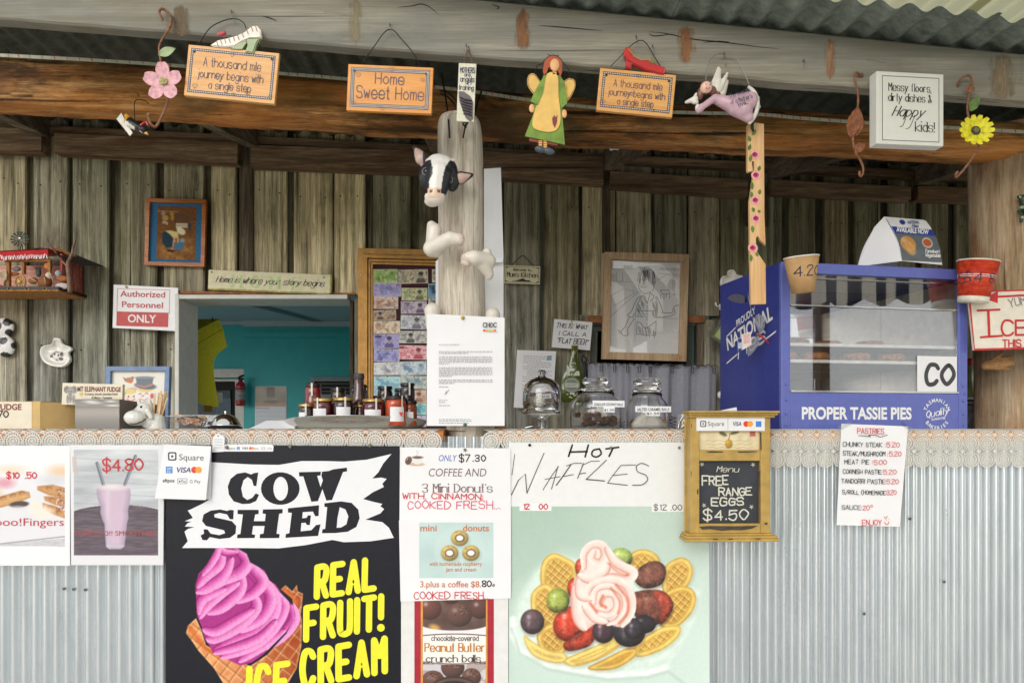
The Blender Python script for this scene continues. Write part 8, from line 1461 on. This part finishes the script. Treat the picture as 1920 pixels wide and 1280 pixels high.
# --- bell
t = T('counter_bell', 'chrome counter bell on a black base in front of the hatch', 'bell', 423, 804, .12); m_ = MB(); t.lathe(m_, 423, [(0, 775), (8, 776), (15, 779), (21, 785), (25, 792), (27, 796), (28, 797.5), (26.5, 798), (0, 797)], n=32); t.part('dome', m_, CHROME); m_ = MB(); t.lathe(m_, 423, [(0, 769), (2.2, 769.6), (3, 771.5), (2, 774), (3, 776)], n=14); t.part('button', m_, CHROME); m_ = MB(); t.lathe(m_, 423, [(22, 798), (29, 800), (31, 803), (31, 804.5), (0, 804.5)], n=32); t.part('base', m_, BLACK)
t = T('folded_card', 'low white folded card lying between bell and tray', 'card', 506, 804, .12); m_ = MB(); A = [t.p(*p) for p in ((468, 803, 0), (552, 803, 0), (545, 788, .05), (489, 788, .05), (500, 786, .16), (556, 786, .16))]; m_.add(A, [(0, 1, 2, 3), (3, 2, 5, 4)]); m_.add([t.p(*p) for p in ((552, 803, 0), (545, 788, .05), (560, 800, .15))], [(0, 2, 1)]); t.part('lid', m_, PAPER)
# --- tray and jam jars
t = T('oval_tray', 'polished oval steel tray holding rows of jam jars', 'tray', 667, 804, .2); mb = MB(); n = 64; vs = []; prof = [(0, 803.5, 0), (112, 803.5, 0), (122, 801.5, .15), (128, 798, .45), (131, 794, .75), (133.5, 789.5, 1), (134.5, 789.2, 1), (133, 790, 1), (125, 799.5, .4), (110, 802.3, .0)]
for r, y, lift in prof:
    for j in range(n): a = 2*math.pi*j/n; yy = y-lift*10.5*abs(math.sin(a))**1.2; vs.append(tuple(t.p(667+r*math.cos(a), yy, r*t.k*.6*math.sin(a))))
mb.add(vs, [(i*n+j, i*n+(j+1) % n, (i+1)*n+(j+1) % n, (i+1)*n+j) for i in range(len(prof)-1) for j in range(n)], True); t.part('tray', mb, CHROME)
JG = panem('jar_glass', .07, .5, (240, 240, 240)); SEAL = mat('seal_strip', (226, 222, 214), .4, bump=0); GOLDL = mat('gold_lid', (186, 158, 92), .3, .7); BLKL = mat('black_lid', (30, 30, 34), .3)
def jar(label, cx, r, top, bot, Y, lid, jam, cat='jar', lab=None, label_txt=None, seal=0, lidh=6):
    t = T('jam_jar', label, cat, cx, bot, Y, 'jam jars on the oval tray'); JM = mat('jam_%d_%d_%d' % jam, jam, .12, var=.25, bump=.1, scale=30, coat=.8)
    m_ = MB(); t.lathe(m_, cx, [(0, bot), (r*.92, bot), (r, bot-2), (r, top+lidh+7), (r*.95, top+lidh+4), (r*.86, top+lidh+1.5), (r*.84, top+lidh)], n=28); t.part('jam', m_, JM)
    m_ = MB(); t.lathe(m_, cx, [(0, top), (r*.9, top), (r*.97, top+1), (r*.98, top+lidh-1.4), (r*1.0, top+lidh-.4), (r*.9, top+lidh)], n=28); t.part('lid', m_, lid)
    def wrap(x0, x1, y0, y1, off, m, nm):
        mm = MB(); k_ = 8; vs = []
        for y in (y1, y0):
            for i in range(k_+1): a = x0+(x1-x0)*i/k_; vs.append(tuple(t.p(cx+(r+off)*math.sin(a), y, -(r+off)*t.k*math.cos(a))))
        mm.add(vs, [(i, i+1, k_+2+i, k_+1+i) for i in range(k_)], True); return t.part(nm, mm, m)
    if lab: wrap(lab[0], lab[1], lab[2], lab[3], .35, PAPER, 'paper_label')
    if seal is not None: wrap(seal, seal+.22*14/r, top-.6, top+lidh+17, .6, SEAL, 'seal_strip')
    if label_txt: wrap(lab[0]+.2, lab[0]+.7, lab[3]-4, lab[3]-1.5, .5, RED, 'label_print')
    return t
dk, red, org, plum = (36, 20, 22), (120, 26, 24), (176, 66, 26), (72, 16, 26)
jar('tall red jam jar with black lid, back left on the tray', 587, 15, 719, 796, .25, BLKL, red); jar('dark jar with black lid and white seal, back row left of the sauce bottle', 634, 14, 727, 796, .25, BLKL, (58, 44, 24)); jar('dark jar half hidden behind the sauce bottle', 673, 15.5, 721, 796, .29, BLKL, dk, seal=None); jar('dark jar with black lid, back row before the banknotes', 722, 14, 724, 796, .24, BLKL, dk, seal=.1); jar('low dark jar peeping out behind the tallest right dark jar', 752, 12.5, 728, 796, .29, BLKL, dk, seal=None); jar('tallest dark jar with black lid, back right on the tray', 764, 13.8, 718, 796, .22, BLKL, dk, seal=.3)
jar('smallest gold lidded jar at the left front of the tray', 574, 14, 757, 797, .13, GOLDL, (52, 26, 30), lab=(-.9, .1, 773, 786), label_txt=1, seal=.1, lidh=5); jar('gold lidded crimson jar with cream label, second from left at the front', 606, 19, 746.5, 797, .13, GOLDL, (84, 18, 26), lab=(-1.0, .5, 766, 788), label_txt=1, seal=-.4); jar('gold lidded dark jar with large white label, middle front', 644, 19.4, 745, 797, .12, GOLDL, dk, lab=(-.5, .9, 763, 787), seal=.3); jar('low gold lidded jar hidden between two front jars', 676, 11, 759, 797, .16, GOLDL, plum, seal=None, lidh=4); jar('wide gold lidded plum jar with cream label at the front', 700, 20.5, 747.6, 797, .12, GOLDL, (78, 20, 34), lab=(-.7, .9, 768, 790), label_txt=1, seal=.35)
t = jar('orange red jar with black lid and heart label at the front right', 742, 19.5, 742, 798, .12, BLKL, org, lab=(-.4, 1.0, 763, 790), seal=.7); m_ = MB(); d_ = -20.2*t.k*.93; t.poly(m_, [(751, 774), (753, 772), (755, 774), (757, 772), (758.5, 775), (755, 781)], d_); t.part('heart_print', m_, RED)
jar('narrow orange brown jar with black lid, far right front of the tray', 769, 13, 751, 798, .15, BLKL, (134, 60, 28), lab=(-.5, .6, 772, 788), seal=None)
t = T('sauce_bottle', 'tall brown sauce bottle with grey cap in the middle of the tray', 'bottle', 673, 797, .2, 'jam jars on the oval tray'); m_ = MB(); t.lathe(m_, 673, [(0, 797), (13, 797), (14, 795), (14, 755), (12.5, 742), (9.5, 732), (9, 712), (8.5, 709), (0, 709)], n=28); t.part('bottle', m_, mat('jam_70_34_20', (70, 34, 20), .1, coat=.8)); m_ = MB(); t.lathe(m_, 673, [(0, 699.5), (9.6, 700), (10, 702), (9.8, 710), (9.4, 711), (0, 711)], n=28); t.part('cap', m_, mat('grey_cap', (62, 62, 66), .5))
# --- cake dome
def shell(t, mb, cx, prof, d, thick=1.2, n=32):
    """thin walled glass of revolution"""
    inner = [(max(r-thick, 0), y+(thick if i == 0 else 0)) for i, (r, y) in enumerate(prof)]
    return t.lathe(mb, cx, prof+inner[::-1], d, n)
t = T('cake_dome', 'glass domed cake stand holding wrapped slices, right of the middle post', 'cake stand', 1016, 805, .15)
m_ = MB(); t.lathe(m_, 1016, [(0, 693), (6, 694), (8, 698), (6, 703), (8, 707), (20, 711), (31, 720), (35, 735), (35.5, 768), (34.3, 768), (33.8, 735), (30, 721), (19, 712.5), (0, 709)], n=36); t.part('dome', m_, GLASS); m_ = MB(); t.lathe(m_, 1016, [(0, 768.5), (36, 768.5), (37.5, 771), (36, 776), (20, 780), (9, 783), (7, 788), (8, 793), (7, 798), (12, 802), (19, 804), (19, 805), (0, 805)], n=36); t.part('stand', m_, GLASS)
for nm, it, c_ in (('cake_slice', [(1012, 752, 0, 10, 13, 10), (1008, 760, -4, 14, 8, 10)], (226, 220, 208)), ('cake_slice', [(1030, 742, 3, 11, 9, 9), (1032, 756, 0, 9, 10, 8)], (112, 80, 62)), ('cake_slice', [(1000, 758, 6, 12, 10, 8)], (206, 198, 188))): t.part(nm, blob(t, it, 1.6, 2), mat('cake_%d' % c_[0], c_, .5, var=.15, bump=.5, scale=120))
m_ = MB(); t.poly(m_, [(1012, 741), (1032, 739), (1033, 748), (1013, 750)], -.046); t.part('price_ticket', m_, PAPER); lettering(t, CHAR, lambda mb: t.text(mb, '$3.50', 1022, 747, 4.5, -.0466, 'C', bold=.02, width=14))
t = T('metal_scoop', 'small shiny scoop end lying behind the cake stand', 'scoop', 992, 805, .25); t.part('scoop', blob(t, [('c', (984, 802, 0), (998, 799, 0), 3, 4)], 1.2, 2), CHROME)
def lolly_jar(label, cx, r, y0, lidr, cont):
    t = T('glass_jar', label, 'jar', cx, 806, .13, 'big glass jars on the counter'); m_ = MB(); b = 806
    outer = [(0, b), (r*.93, b), (r, b-4), (r, y0+52), (r*.95, y0+46), (r*.78, y0+39), (r*.72, y0+35), (r*.73, y0+28)]; inner = [(r*.73-1.6, y0+28), (r*.72-1.8, y0+35), (r*.78-1.8, y0+40), (r*.95-2, y0+47), (r-2, y0+53), (r-2, b-6), (r*.9, b-4), (0, b-4)]; t.lathe(m_, cx, outer+inner, n=40); t.part('jar_glass', m_, GLASS)
    m_ = MB(); t.lathe(m_, cx, [(0, y0+27), (r*.66, y0+27), (r*.72, y0+24), (r*.70, y0+20), (lidr*.75, y0+18), (lidr*.78, y0+15), (lidr, y0+11), (lidr*1.0, y0+5), (lidr*.85, y0+1), (0, y0)], n=40); t.part('glass_lid', m_, GLASS)
    cont(t, b-5, r-4); return t
def balls(t, b, r):
    rr = random.Random(5)
    for i in range(46):
        a, q_ = rr.uniform(0, 6.28), math.sqrt(rr.random())*(r-7); lvl = i//16; m_ = MB(); y = b-6-lvl*8.5+rr.uniform(-1, 1); x = 1117+q_*math.cos(a)
        if lvl == 2 and x > 1120: continue
        t.ell(m_, x, y, 6, 5.6, q_*math.sin(a)*t.k, 5.8*t.k, nu=10, nv=7); t.part('coconut_ball', m_, mat('coconut_ball', (104, 70, 54), .8, var=.35, bump=.9, scale=300))
    m_ = MB(); t.box(m_, 1118, 758, 1138, 796, -.01, .012, .003); t.part('paper_bag', m_, mat('white_bag', (226, 224, 220), .5, bump=.3))
t = lolly_jar('wide glass jar of brown coconut balls with a paper strip label', 1117, 48, 707, 25, balls)
def strip(t, x0, x1, y0, y1, d, txt, h, m=PAPER):
    m_ = MB(); t.poly(m_, [(x0, y0), (x1, y0+.6), (x1, y1+.6), (x0, y1)], d, d+.0006); t.part('paper_label', m_, m); lettering(t, CHAR, lambda mb: t.text(mb, txt, (x0+x1)/2, y1-2, h, d-.0008, 'C', bold=.015, width=(x1-x0)*.9))
strip(t, 1106, 1164, 752, 763.5, -.078, 'CHOCLATE COCONUT BALLS', 4.6); strip(t, 1126, 1146, 763, 773, -.0785, '$1.50', 3.6)
def cara(t, b, r): t.part('wrapped_cake', blob(t, [('c', (1192, 797, -4), (1236, 798, 0), 9, 8), ('c', (1200, 792, 0), (1216, 774, 2), 12, 6), ('c', (1216, 776, 2), (1234, 794, 0), 7, 10)], 2, 3), mat('white_wrap', (230, 226, 216), .35, var=.03, bump=.3, scale=60)); t.part('caramel_ball', blob(t, [(1190, 794, 8, 9, 8, 9), (1226, 788, 14, 12, 10, 9)], 1.6, 2), mat('caramel', (164, 124, 92), .6, var=.2))
t = lolly_jar('narrower glass jar of pale caramel balls with a paper strip label', 1213, 38.5, 709, 26, cara); strip(t, 1185, 1250, 762, 772.5, -.064, 'SALTED CARAMEL BALLS', 5); strip(t, 1204, 1230, 771, 779.5, -.0645, '$1.50', 4)
t = T('wire_tangle', 'curly black wire stand beside the caramel ball jar', 'stand', 1262, 805, .2); m_ = MB(); t.tube(m_, [(1262+6*math.sin(a*1.9), 804-a*1.9, .01*math.cos(a*1.3)) for a in range(0, 14)], .7, 5); t.tube(m_, [(1168+4*math.sin(a*1.7), 804-a*1.6, .01*math.cos(a)) for a in range(0, 10)], .6, 5); t.part('wire', m_, BLACK)
t = T('napkin_holder', 'white napkins in a chrome holder half behind the menu cabinet', 'holder', 1284, 805, .18); m_ = MB(); t.box(m_, 1278, 776, 1300, 804, 0, .06, .003); t.part('napkins', m_, PAPER); m_ = MB(); t.tube(m_, [(1270, 804, -.01), (1273, 790, -.01), (1281, 780, -.01), (1284, 790, -.01), (1276, 804, -.01)], 1.5, 6); t.tube(m_, [(1276, 804, -.012), (1280, 788, -.012), (1286, 804, -.012)], 1, 6); t.part('chrome_holder', m_, CHROME)
t = T('paper_scrap', 'white folded paper standing behind the top of the menu cabinet', 'paper', 1364, 780, .06); m_ = MB(); t.poly(m_, [(1338, 772), (1381, 763), (1384, 785), (1338, 785)], 0, .002); t.part('sheet', m_, PAPER)
# ================================================================ pie warmer
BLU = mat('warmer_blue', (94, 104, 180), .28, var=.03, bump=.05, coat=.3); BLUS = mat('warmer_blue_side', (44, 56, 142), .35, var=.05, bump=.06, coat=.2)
t = T('pie_warmer', 'big blue pie warmer cabinet with glass front at the right of the counter', 'pie warmer', 1465, 806, .03, yaw=11); k_ = t.k; Wd, Hh, Dp = .628, .493, .39
fx = lambda p: ((p-960)/F*2.23-.7875)/(.9816-.1908*(p-960)/F)
PX = lambda x: t.px+x/k_
PZ = lambda z: t.py-z/k_
def wb(nm, x0, x1, y0, y1, z0, z1, m, r=.002): mb = MB(); mb.rbox(x0, x1, y0, y1, z0, z1, r); return t.part(nm, mb, m)
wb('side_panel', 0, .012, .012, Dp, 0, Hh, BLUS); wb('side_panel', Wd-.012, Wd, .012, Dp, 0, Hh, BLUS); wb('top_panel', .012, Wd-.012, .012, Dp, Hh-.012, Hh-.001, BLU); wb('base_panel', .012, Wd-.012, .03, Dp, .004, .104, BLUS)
wb('back_panel', .012, Wd-.012, Dp-.006, Dp, .1, Hh-.012, mat('mirror_steel', (236, 236, 234), .03, 1, var=.01, bump=0)); mat('warmer_steel', (176, 172, 164), .35, .4, var=.06); wb('front_post', 0, .03, 0, .012, 0, Hh, BLU, .003); wb('front_post', Wd-.032, Wd, 0, .012, 0, Hh, BLU, .003); wb('top_rail', .03, Wd-.032, .001, .013, .461, Hh, BLU); wb('fascia_panel', .03, Wd-.032, .001, .013, 0, .111, BLU)
wb('inner_lining', .0125, .014, .02, Dp-.007, .112, .46, mat('warmer_steel', 0), .0005); wb('inner_lining', Wd-.014, Wd-.0125, .02, Dp-.007, .112, .46, mat('warmer_steel', 0), .0005); wb('floor_tray', .03, Wd-.03, .03, Dp-.01, .106, .111, mat('warmer_steel', 0), .001)
wb('glass_front', .03, Wd-.032, .006, .009, .113, .459, panem('warmer_glass', .17, .6), .0005)
mb = MB(); mb.box(.03, Wd-.032, -.001, .004, .112, .1165); mb.box(.03, Wd-.032, .0, .004, .446, .449); mb.box(.03, Wd-.032, .0, .004, .365, .369); t.part('chrome_trim', mb, CHROME)
for i, z in enumerate((.252, .203)):
    mb = MB(); mb.box(.03, Wd-.03, .014, .024, z-.003, z+.006); mb.box(.02, Wd-.02, .36, .364, z, z+.004)
    for j in range(26): x = .03+j*(Wd-.06)/25; mb.box(x, x+.003, .03, .364, z+.004, z+.0065)
    m2 = MB(); m2.box(.02, Wd-.02, .026, .364, z-.002, z-.001); t.part('shelf_shade_plate', m2, mat('shade_plate_steel', (62, 56, 50), .4, .5, var=.2))  # added dark plate puts the shelf's shaded underside into its colour
    t.part('wire_shelf', mb, mat('white_enamel_wire', (232, 232, 228), .3))
PIE = mat('baked_pastry', (172, 112, 58), .6, var=.25, bump=.6, scale=80)
for (x, y, z) in ((.14, .16, .262), (.28, .2, .262), (.42, .18, .262), (.05, .08, .210), (.15, .07, .210), (.29, .07, .210), (.41, .07, .210), (.36, .22, .210)): mb = MB(); mb.lathe([(0, z), (.038, z), (.045, z+.012), (.044, z+.018), (.036, z+.024), (0, z+.027)], (x, y, 0), 20); t.part('pie', mb, PIE)
m_ = MB(); m_.box(.455, .594, .0042, .0052, .117, .225); t.part('paper_sign', m_, PAPER); m_ = MB(); t.hand(m_, 'CO', PX(.483), PZ(.14), 37, 8.5, .0036, shear=.12, width=60, gap=1.8); t.part('lettering', m_, CHAR)
lettering(t, WHITEP, lambda mb: t.text(mb, 'PROPER TASSIE PIES', PX(.066), PZ(.033), 21.5, .0002, 'L', bold=.035, width=(fx(1708)-fx(1502))/k_))
def emblem(mb):
    cx, cy, r = PX(fx(1757)), PZ(.048), 24
    for s, a0, a1, flip in (('TASMANIAN', -158, -22, 0), ('BAKERIES', 142, 38, 1)):
        for i, ch in enumerate(s):
            a = math.radians(a0+(a1-a0)*i/(len(s)-1)); x, y = cx+r*math.cos(a), cy+r*math.sin(a); rot = math.degrees(a)+(90 if not flip else -90); o = 0 if not flip else 6.5
            t.text(mb, ch, cx+(r+o)*math.cos(a), cy+(r+o)*math.sin(a), 7, .0002, 'C', bold=.02, rot=rot)
    t.hand(mb, 'Quality', cx+1, cy+3, 13, 2, .0002, 'C', shear=.3, rot=-10, width=50, thin=.5); t.text(mb, 'GUARANTEE', cx+3, cy+11, 4.5, .0002, 'C', bold=.02, rot=-6, width=32)
lettering(t, WHITEP, emblem, 'round_emblem')
m_ = MB()
for x, z in ((.016, .134), (.016, .088), (.016, .048), (.016, .014), (Wd-.016, .134), (Wd-.016, .088), (Wd-.016, .048), (Wd-.016, .014), (Wd-.01, .11)): m_ = MB(); m_.lathe([(0, -.003), (.0035, -.0022), (.0045, .0)], (x, 0, z), 10, Matrix.Rotation(math.radians(90), 3, 'X') if 0 else Matrix(((1, 0, 0), (0, 0, 1), (0, 1, 0)))); t.part('rivet', m_, BLU)
# lettering on the left side
def side(fn, m, nm='lettering'):
    mb = MB(); fn(mb); mb.v = [(-.0006+y*0, Dp-x, z) for x, y, z in mb.v]; mb.f = [f for f in mb.f]; t.part(nm, mb, m)
sx_ = lambda x: t.px+x/k_
side(lambda mb: (t.text(mb, 'NATIONAL', sx_(.055), PZ(.265), 27, 0, 'L', bold=.03, rot=-13, width=190), t.text(mb, 'PROUDLY', sx_(.12), PZ(.335), 14, 0, 'L', bold=.02, rot=-13, width=80), t.hand(mb, 'Pies', sx_(.13), PZ(.232), 30, 4.5, 0, rot=-13, shear=.3, sx=1.4), t.line(mb, [(sx_(.05), PZ(.222)), (sx_(.12), PZ(.245))], 3, 0), t.line(mb, [(sx_(.05), PZ(.312)), (sx_(.11), PZ(.334))], 3, 0), t.line(mb, [(sx_(.25), PZ(.26)), (sx_(.36), PZ(.292))], 3, 0)), WHITEP)
# dragonfly / ornament and cards hanging beside the warmer
t = T('dragonfly_ornament', 'clear winged dragonfly ornament with red tail hanging by the blue side panel', 'ornament', 1423, 630, .1); WNG = panem('smoky_wing', .12, .5, (190, 186, 196))
for L in ([(1424, 624), (1416, 606), (1418, 590), (1432, 594), (1434, 610), (1428, 624)], [(1420, 628), (1424, 640), (1414, 658), (1402, 668), (1404, 652), (1412, 634)], [(1364, 560), (1378, 551), (1398, 556), (1400, 566), (1384, 568)]): m_ = MB(); t.poly(m_, [tuple(v) for v in smooth_pts(L, True, 3)][:-1], -.001, .0005); t.part('wing', m_, WNG)
m_ = MB(); t.tube(m_, [(1420, 627, -.004), (1428, 632, -.006), (1442, 646, -.006)], [2.4, 2, 1], 6); t.part('tail', m_, RS); m_ = MB(); t.ell(m_, 1420, 627, 3.4, 3.4, -.004, .005); t.part('body', m_, RUSTY); m_ = MB(); t.tube(m_, [(1416, 610, 0), (1412, 596, 0), (1404, 560, .0), (1404, 546, .01)], .6, 5); t.part('thread', m_, STEELW)
t = T('small_card', 'small printed cards dangling in front of the blue side panel', 'card', 1396, 650, .1); m_ = MB(); t.poly(m_, [(1390, 627), (1407, 622), (1409, 646), (1392, 656)], -.002, -.001); t.part('pink_card', m_, mat('pale_pink_card', (226, 212, 208), .5)); m_ = MB(); [t.line(m_, [(1394, 630+i*3.4), (1405, 627+i*3.4)], .8, -.0026) for i in range(5)]; t.part('card_print', m_, RED); m_ = MB(); t.poly(m_, [(1383, 634), (1392, 632), (1394, 652), (1384, 662)], 0, .001); t.part('blue_card', m_, mat('blue_card', (176, 186, 206), .5)); m_ = MB(); t.ell(m_, 1387, 638, 4, 4, -.001, .001); t.poly(m_, [(1384, 654), (1390, 652), (1390, 657), (1384, 661)], -.0008); t.part('card_figure', m_, NAVY)
# tent card on the warmer
t = T('tent_card', 'white tent card with pastry picture reading available now, standing on the warmer', 'card', 1690, 497, .17, yaw=11)
cl = lambda a, b, c, d, n: [(1654+(1672-1654)*(u**.6), 408+(494-408)*u) for u in [i/n for i in range(n+1)]]
def leafc(mb, x_l, x_r, n=10, bulge=0, d0=0, d1=-.04):
    vs = []
    for i in range(n+1):
        u = i/n; xl = x_l[0]+(x_l[1]-x_l[0])*u+bulge*math.sin(math.pi*u); xr = x_r[0]+(x_r[1]-x_r[0])*u+bulge*1.3*math.sin(math.pi*u); d = d0+(d1-d0)*(u**.8); vs += [tuple(t.p(xl, 408+87*u, d)), tuple(t.p(xr, 410+89*u, d))]
    mb.add(vs, [(2*i, 2*i+2, 2*i+3, 2*i+1) for i in range(n)], True)
m_ = MB(); leafc(m_, (1654, 1624), (1738, 1706), 10, -8, 0, .06); t.part('rear_leaf', m_, PAPER); m_ = MB(); leafc(m_, (1654, 1672), (1738, 1757), 10, 6); t.part('front_leaf', m_, PAPER)
m_ = MB(); m_.add([tuple(t.p(*p)) for p in ((1654, 408, .0), (1662, 430, -.012), (1672, 460, -.026), (1672, 495, -.04), (1624, 495, .06), (1632, 455, .04), (1642, 425, .02))], [(0, 6, 5, 4, 3, 2, 1)]); t.part('end_fold', m_, PAPER)
cv = CV(1656, 412, 1758, 494, .9, (228, 228, 230)); u = (cv.Y-408)/87; XL = 1654+18*u+6*np.sin(np.pi*u); s_ = cv.X-XL; band = (cv.Y > 428+s_*.02) & (cv.Y < 441+s_*.02); cv.put((cv.Y > 441+s_*.02)*1.0, (104, 112, 120)); cv.put((cv.Y > 441+s_*.02)*cv.noise(14, 3)*.5, (70, 78, 86)); cv.put(band*1.0, (44, 64, 156)); cv.put(cv.ell(1691, 461, 16, 15, 20, 1), (206, 152, 88)); cv.put(cv.ell(1694, 470, 10, 13, -20, 2)*.8, (228, 184, 118)); cv.put(cv.ell(1686, 456, 8, 6, 30, 2)*.7, (238, 206, 150)); cv.put(cv.noise(5, 6)*.5*(cv.ell(1692, 464, 15, 17)), (160, 100, 52)); cv.put(cv.ell(1732, 457, 11, 10, 0, 1), (214, 206, 198)); cv.put(cv.ell(1732, 457, 9, 7.5, 0, 1), (182, 92, 54)); cv.put(cv.ell(1688, 418, 6, 5, 0, .8), (40, 60, 130)); cv.a = np.clip((s_-1)*1.0, 0, 1)*np.clip(83-s_+8*np.sin(np.pi*u)*.3, 0, 1)
t.part('print', cv.mesh(t, -.003, 'print', PRINTG, cut=True, dfun=lambda X, Y: -.04*np.clip((Y-408)/87, 0, 1)**.8-.0018)); lettering(t, WHITEP, lambda mb: t.text(mb, 'AVAILABLE NOW', 1669, 438.5, 8.5, -.0225, 'L', bold=.03, width=68, rot=1.5)); lettering(t, NAVY, lambda mb: (t.text(mb, 'NATIONAL', 1698, 421, 5.5, -.013, 'L', bold=.03, width=24, rot=-4), t.hand(mb, 'Pies', 1704, 428, 5, 1, -.018, shear=.3, rot=-4))); lettering(t, WHITEP, lambda mb: (t.hand(mb, 'Tandoori', 1721, 477, 6, 1.1, -.0375, shear=.3, width=30), t.hand(mb, 'Vegetable', 1720, 485, 6, 1.1, -.0405, shear=.3, width=32)))
# cups
def cup(label, cx, top, bot, rt, rb, Y, m, txt, tx, tilt, band=None):
    t = T('paper_cup', label, 'cup', cx, bot, Y, 'price marked paper cups fixed to the warmer', tilt=tilt, pitch=5); m_ = MB(); t.lathe(m_, cx, [(0, bot-2), (rb-1, bot-2), (rb-.6, bot), (rb, bot), (rt, top+2), (rt-1, top+2), (rb-1.2, bot-3)], n=40); t.part('cup_wall', m_, m)
    m_ = MB(); mm = [(rt+1.2*math.cos(a), top+1.2+1.4*math.sin(a)) for a in [i*math.pi/4 for i in range(9)]]; t.lathe(m_, cx, mm, n=40); t.part('rolled_rim', m_, mat('cup_white', (228, 222, 208), .5))
    if band: m_ = MB(); t.lathe(m_, cx, [(rb+.3, bot+.2), (rb+.3+(rt-rb)*.13, bot+(top-bot)*.13)], n=40); t.part('white_band', m_, mat('cup_white', 0))
    def curve(mb): return [(x, -math.sqrt(max((rb+(rt-rb)*((z/t.k)/(bot-top)))**2-(x/t.k)**2, 1))*t.k-.0006, z) for x, y, z in mb.v]
    mb = MB(); mb.sub = 1.5*t.k; t.hand(mb, txt, cx+tx, bot-(bot-top)*.45, 17, 1.9, 0, 'C', jit=.1, gap=1.5); es = [v[1] for v in mb.v]; mb.v = [(a, b+e*.5, c) for (a, b, c), e in zip(curve(mb), es)]; t.part('lettering', mb, mat('blue_black_ink', (40, 44, 60), .5, bump=0)); return t
KR = mat('kraft_paper', (188, 150, 104), .8, var=.05); N_, L_, B_ = KR.node_tree.nodes, KR.node_tree.links, KR.node_tree.nodes['Principled BSDF']
cup('textured brown paper cup marked 4.20 on the left top corner of the warmer', 1506, 482, 549, 31.5, 20.5, -.04, KR, '4.20', 2, -5)
t = cup('red paper cup marked $4.80 on the right top corner of the warmer', 1824, 490, 567, 35.5, 25, .1, wood('red_cup_print', (150, 30, 20), (190, 52, 30), (214, 92, 48), 'X', 60, .2, rough=.5, world=False, bump=0), '$4 80', 0, 5, True)
m_ = MB(); t.lathe(m_, 1824, [(32.1, 517.6), (31.9, 518.8)], n=40); t.lathe(m_, 1824, [(31.6, 521), (31.4, 522)], n=40); t.part('white_stripe', m_, WHITEP)
# bottles behind, right of the warmer
for i, (lab, cx, r, top, Y, c_, cap) in enumerate((('green tinted bottle with red cap between warmer and right post', 1818, 8, 672, .62, (120, 132, 84), (176, 42, 40)), ('dark bottle with red foil cap beside the right post', 1836, 7, 664, .7, (44, 46, 38), (110, 34, 36)))):
    t = T('glass_bottle', lab, 'bottle', cx, 806, Y, 'bottles behind the warmer'); m_ = MB(); t.lathe(m_, cx, [(0, 806), (r*1.5, 806), (r*1.6, 803), (r*1.6, 740), (r*1.2, 722), (r*.75, 708), (r*.7, top+6), (0, top+6)], n=20); t.part('bottle', m_, mat('bottle_%d' % i, c_, .1, coat=.7)); m_ = MB(); t.lathe(m_, cx, [(0, top), (r*.82, top), (r*.86, top+12), (0, top+12)], n=20); t.part('cap', m_, mat('cap_%d' % i, cap, .35)); m_ = MB(); t.lathe(m_, cx, [(r*1.63, 770), (r*1.63, 745)], n=20); t.part('paper_label', m_, PAPER)
t = T('packet_box', 'grey packet standing between the warmer and the right post', 'packet', 1830, 806, .5); m_ = MB(); t.box(m_, 1808, 748, 1838, 806, 0, .04, .002); t.part('packet', m_, mat('grey_packet', (120, 122, 124), .4, var=.2)); m_ = MB(); t.box(m_, 1809, 749, 1837, 760, -.0015, 0); t.part('dark_band', m_, CHAR); lettering(t, WHITEP, lambda mb: t.text(mb, 'HONEY', 1823, 757, 4.5, -.002, 'C', width=20))
t = T('card_slip', 'narrow white card standing upright in front of the grey packet', 'card', 1836, 806, .42); m_ = MB(); t.poly(m_, [(1829, 775), (1842, 786), (1842, 806), (1830, 806)], 0, .002); t.part('card', m_, PAPER)
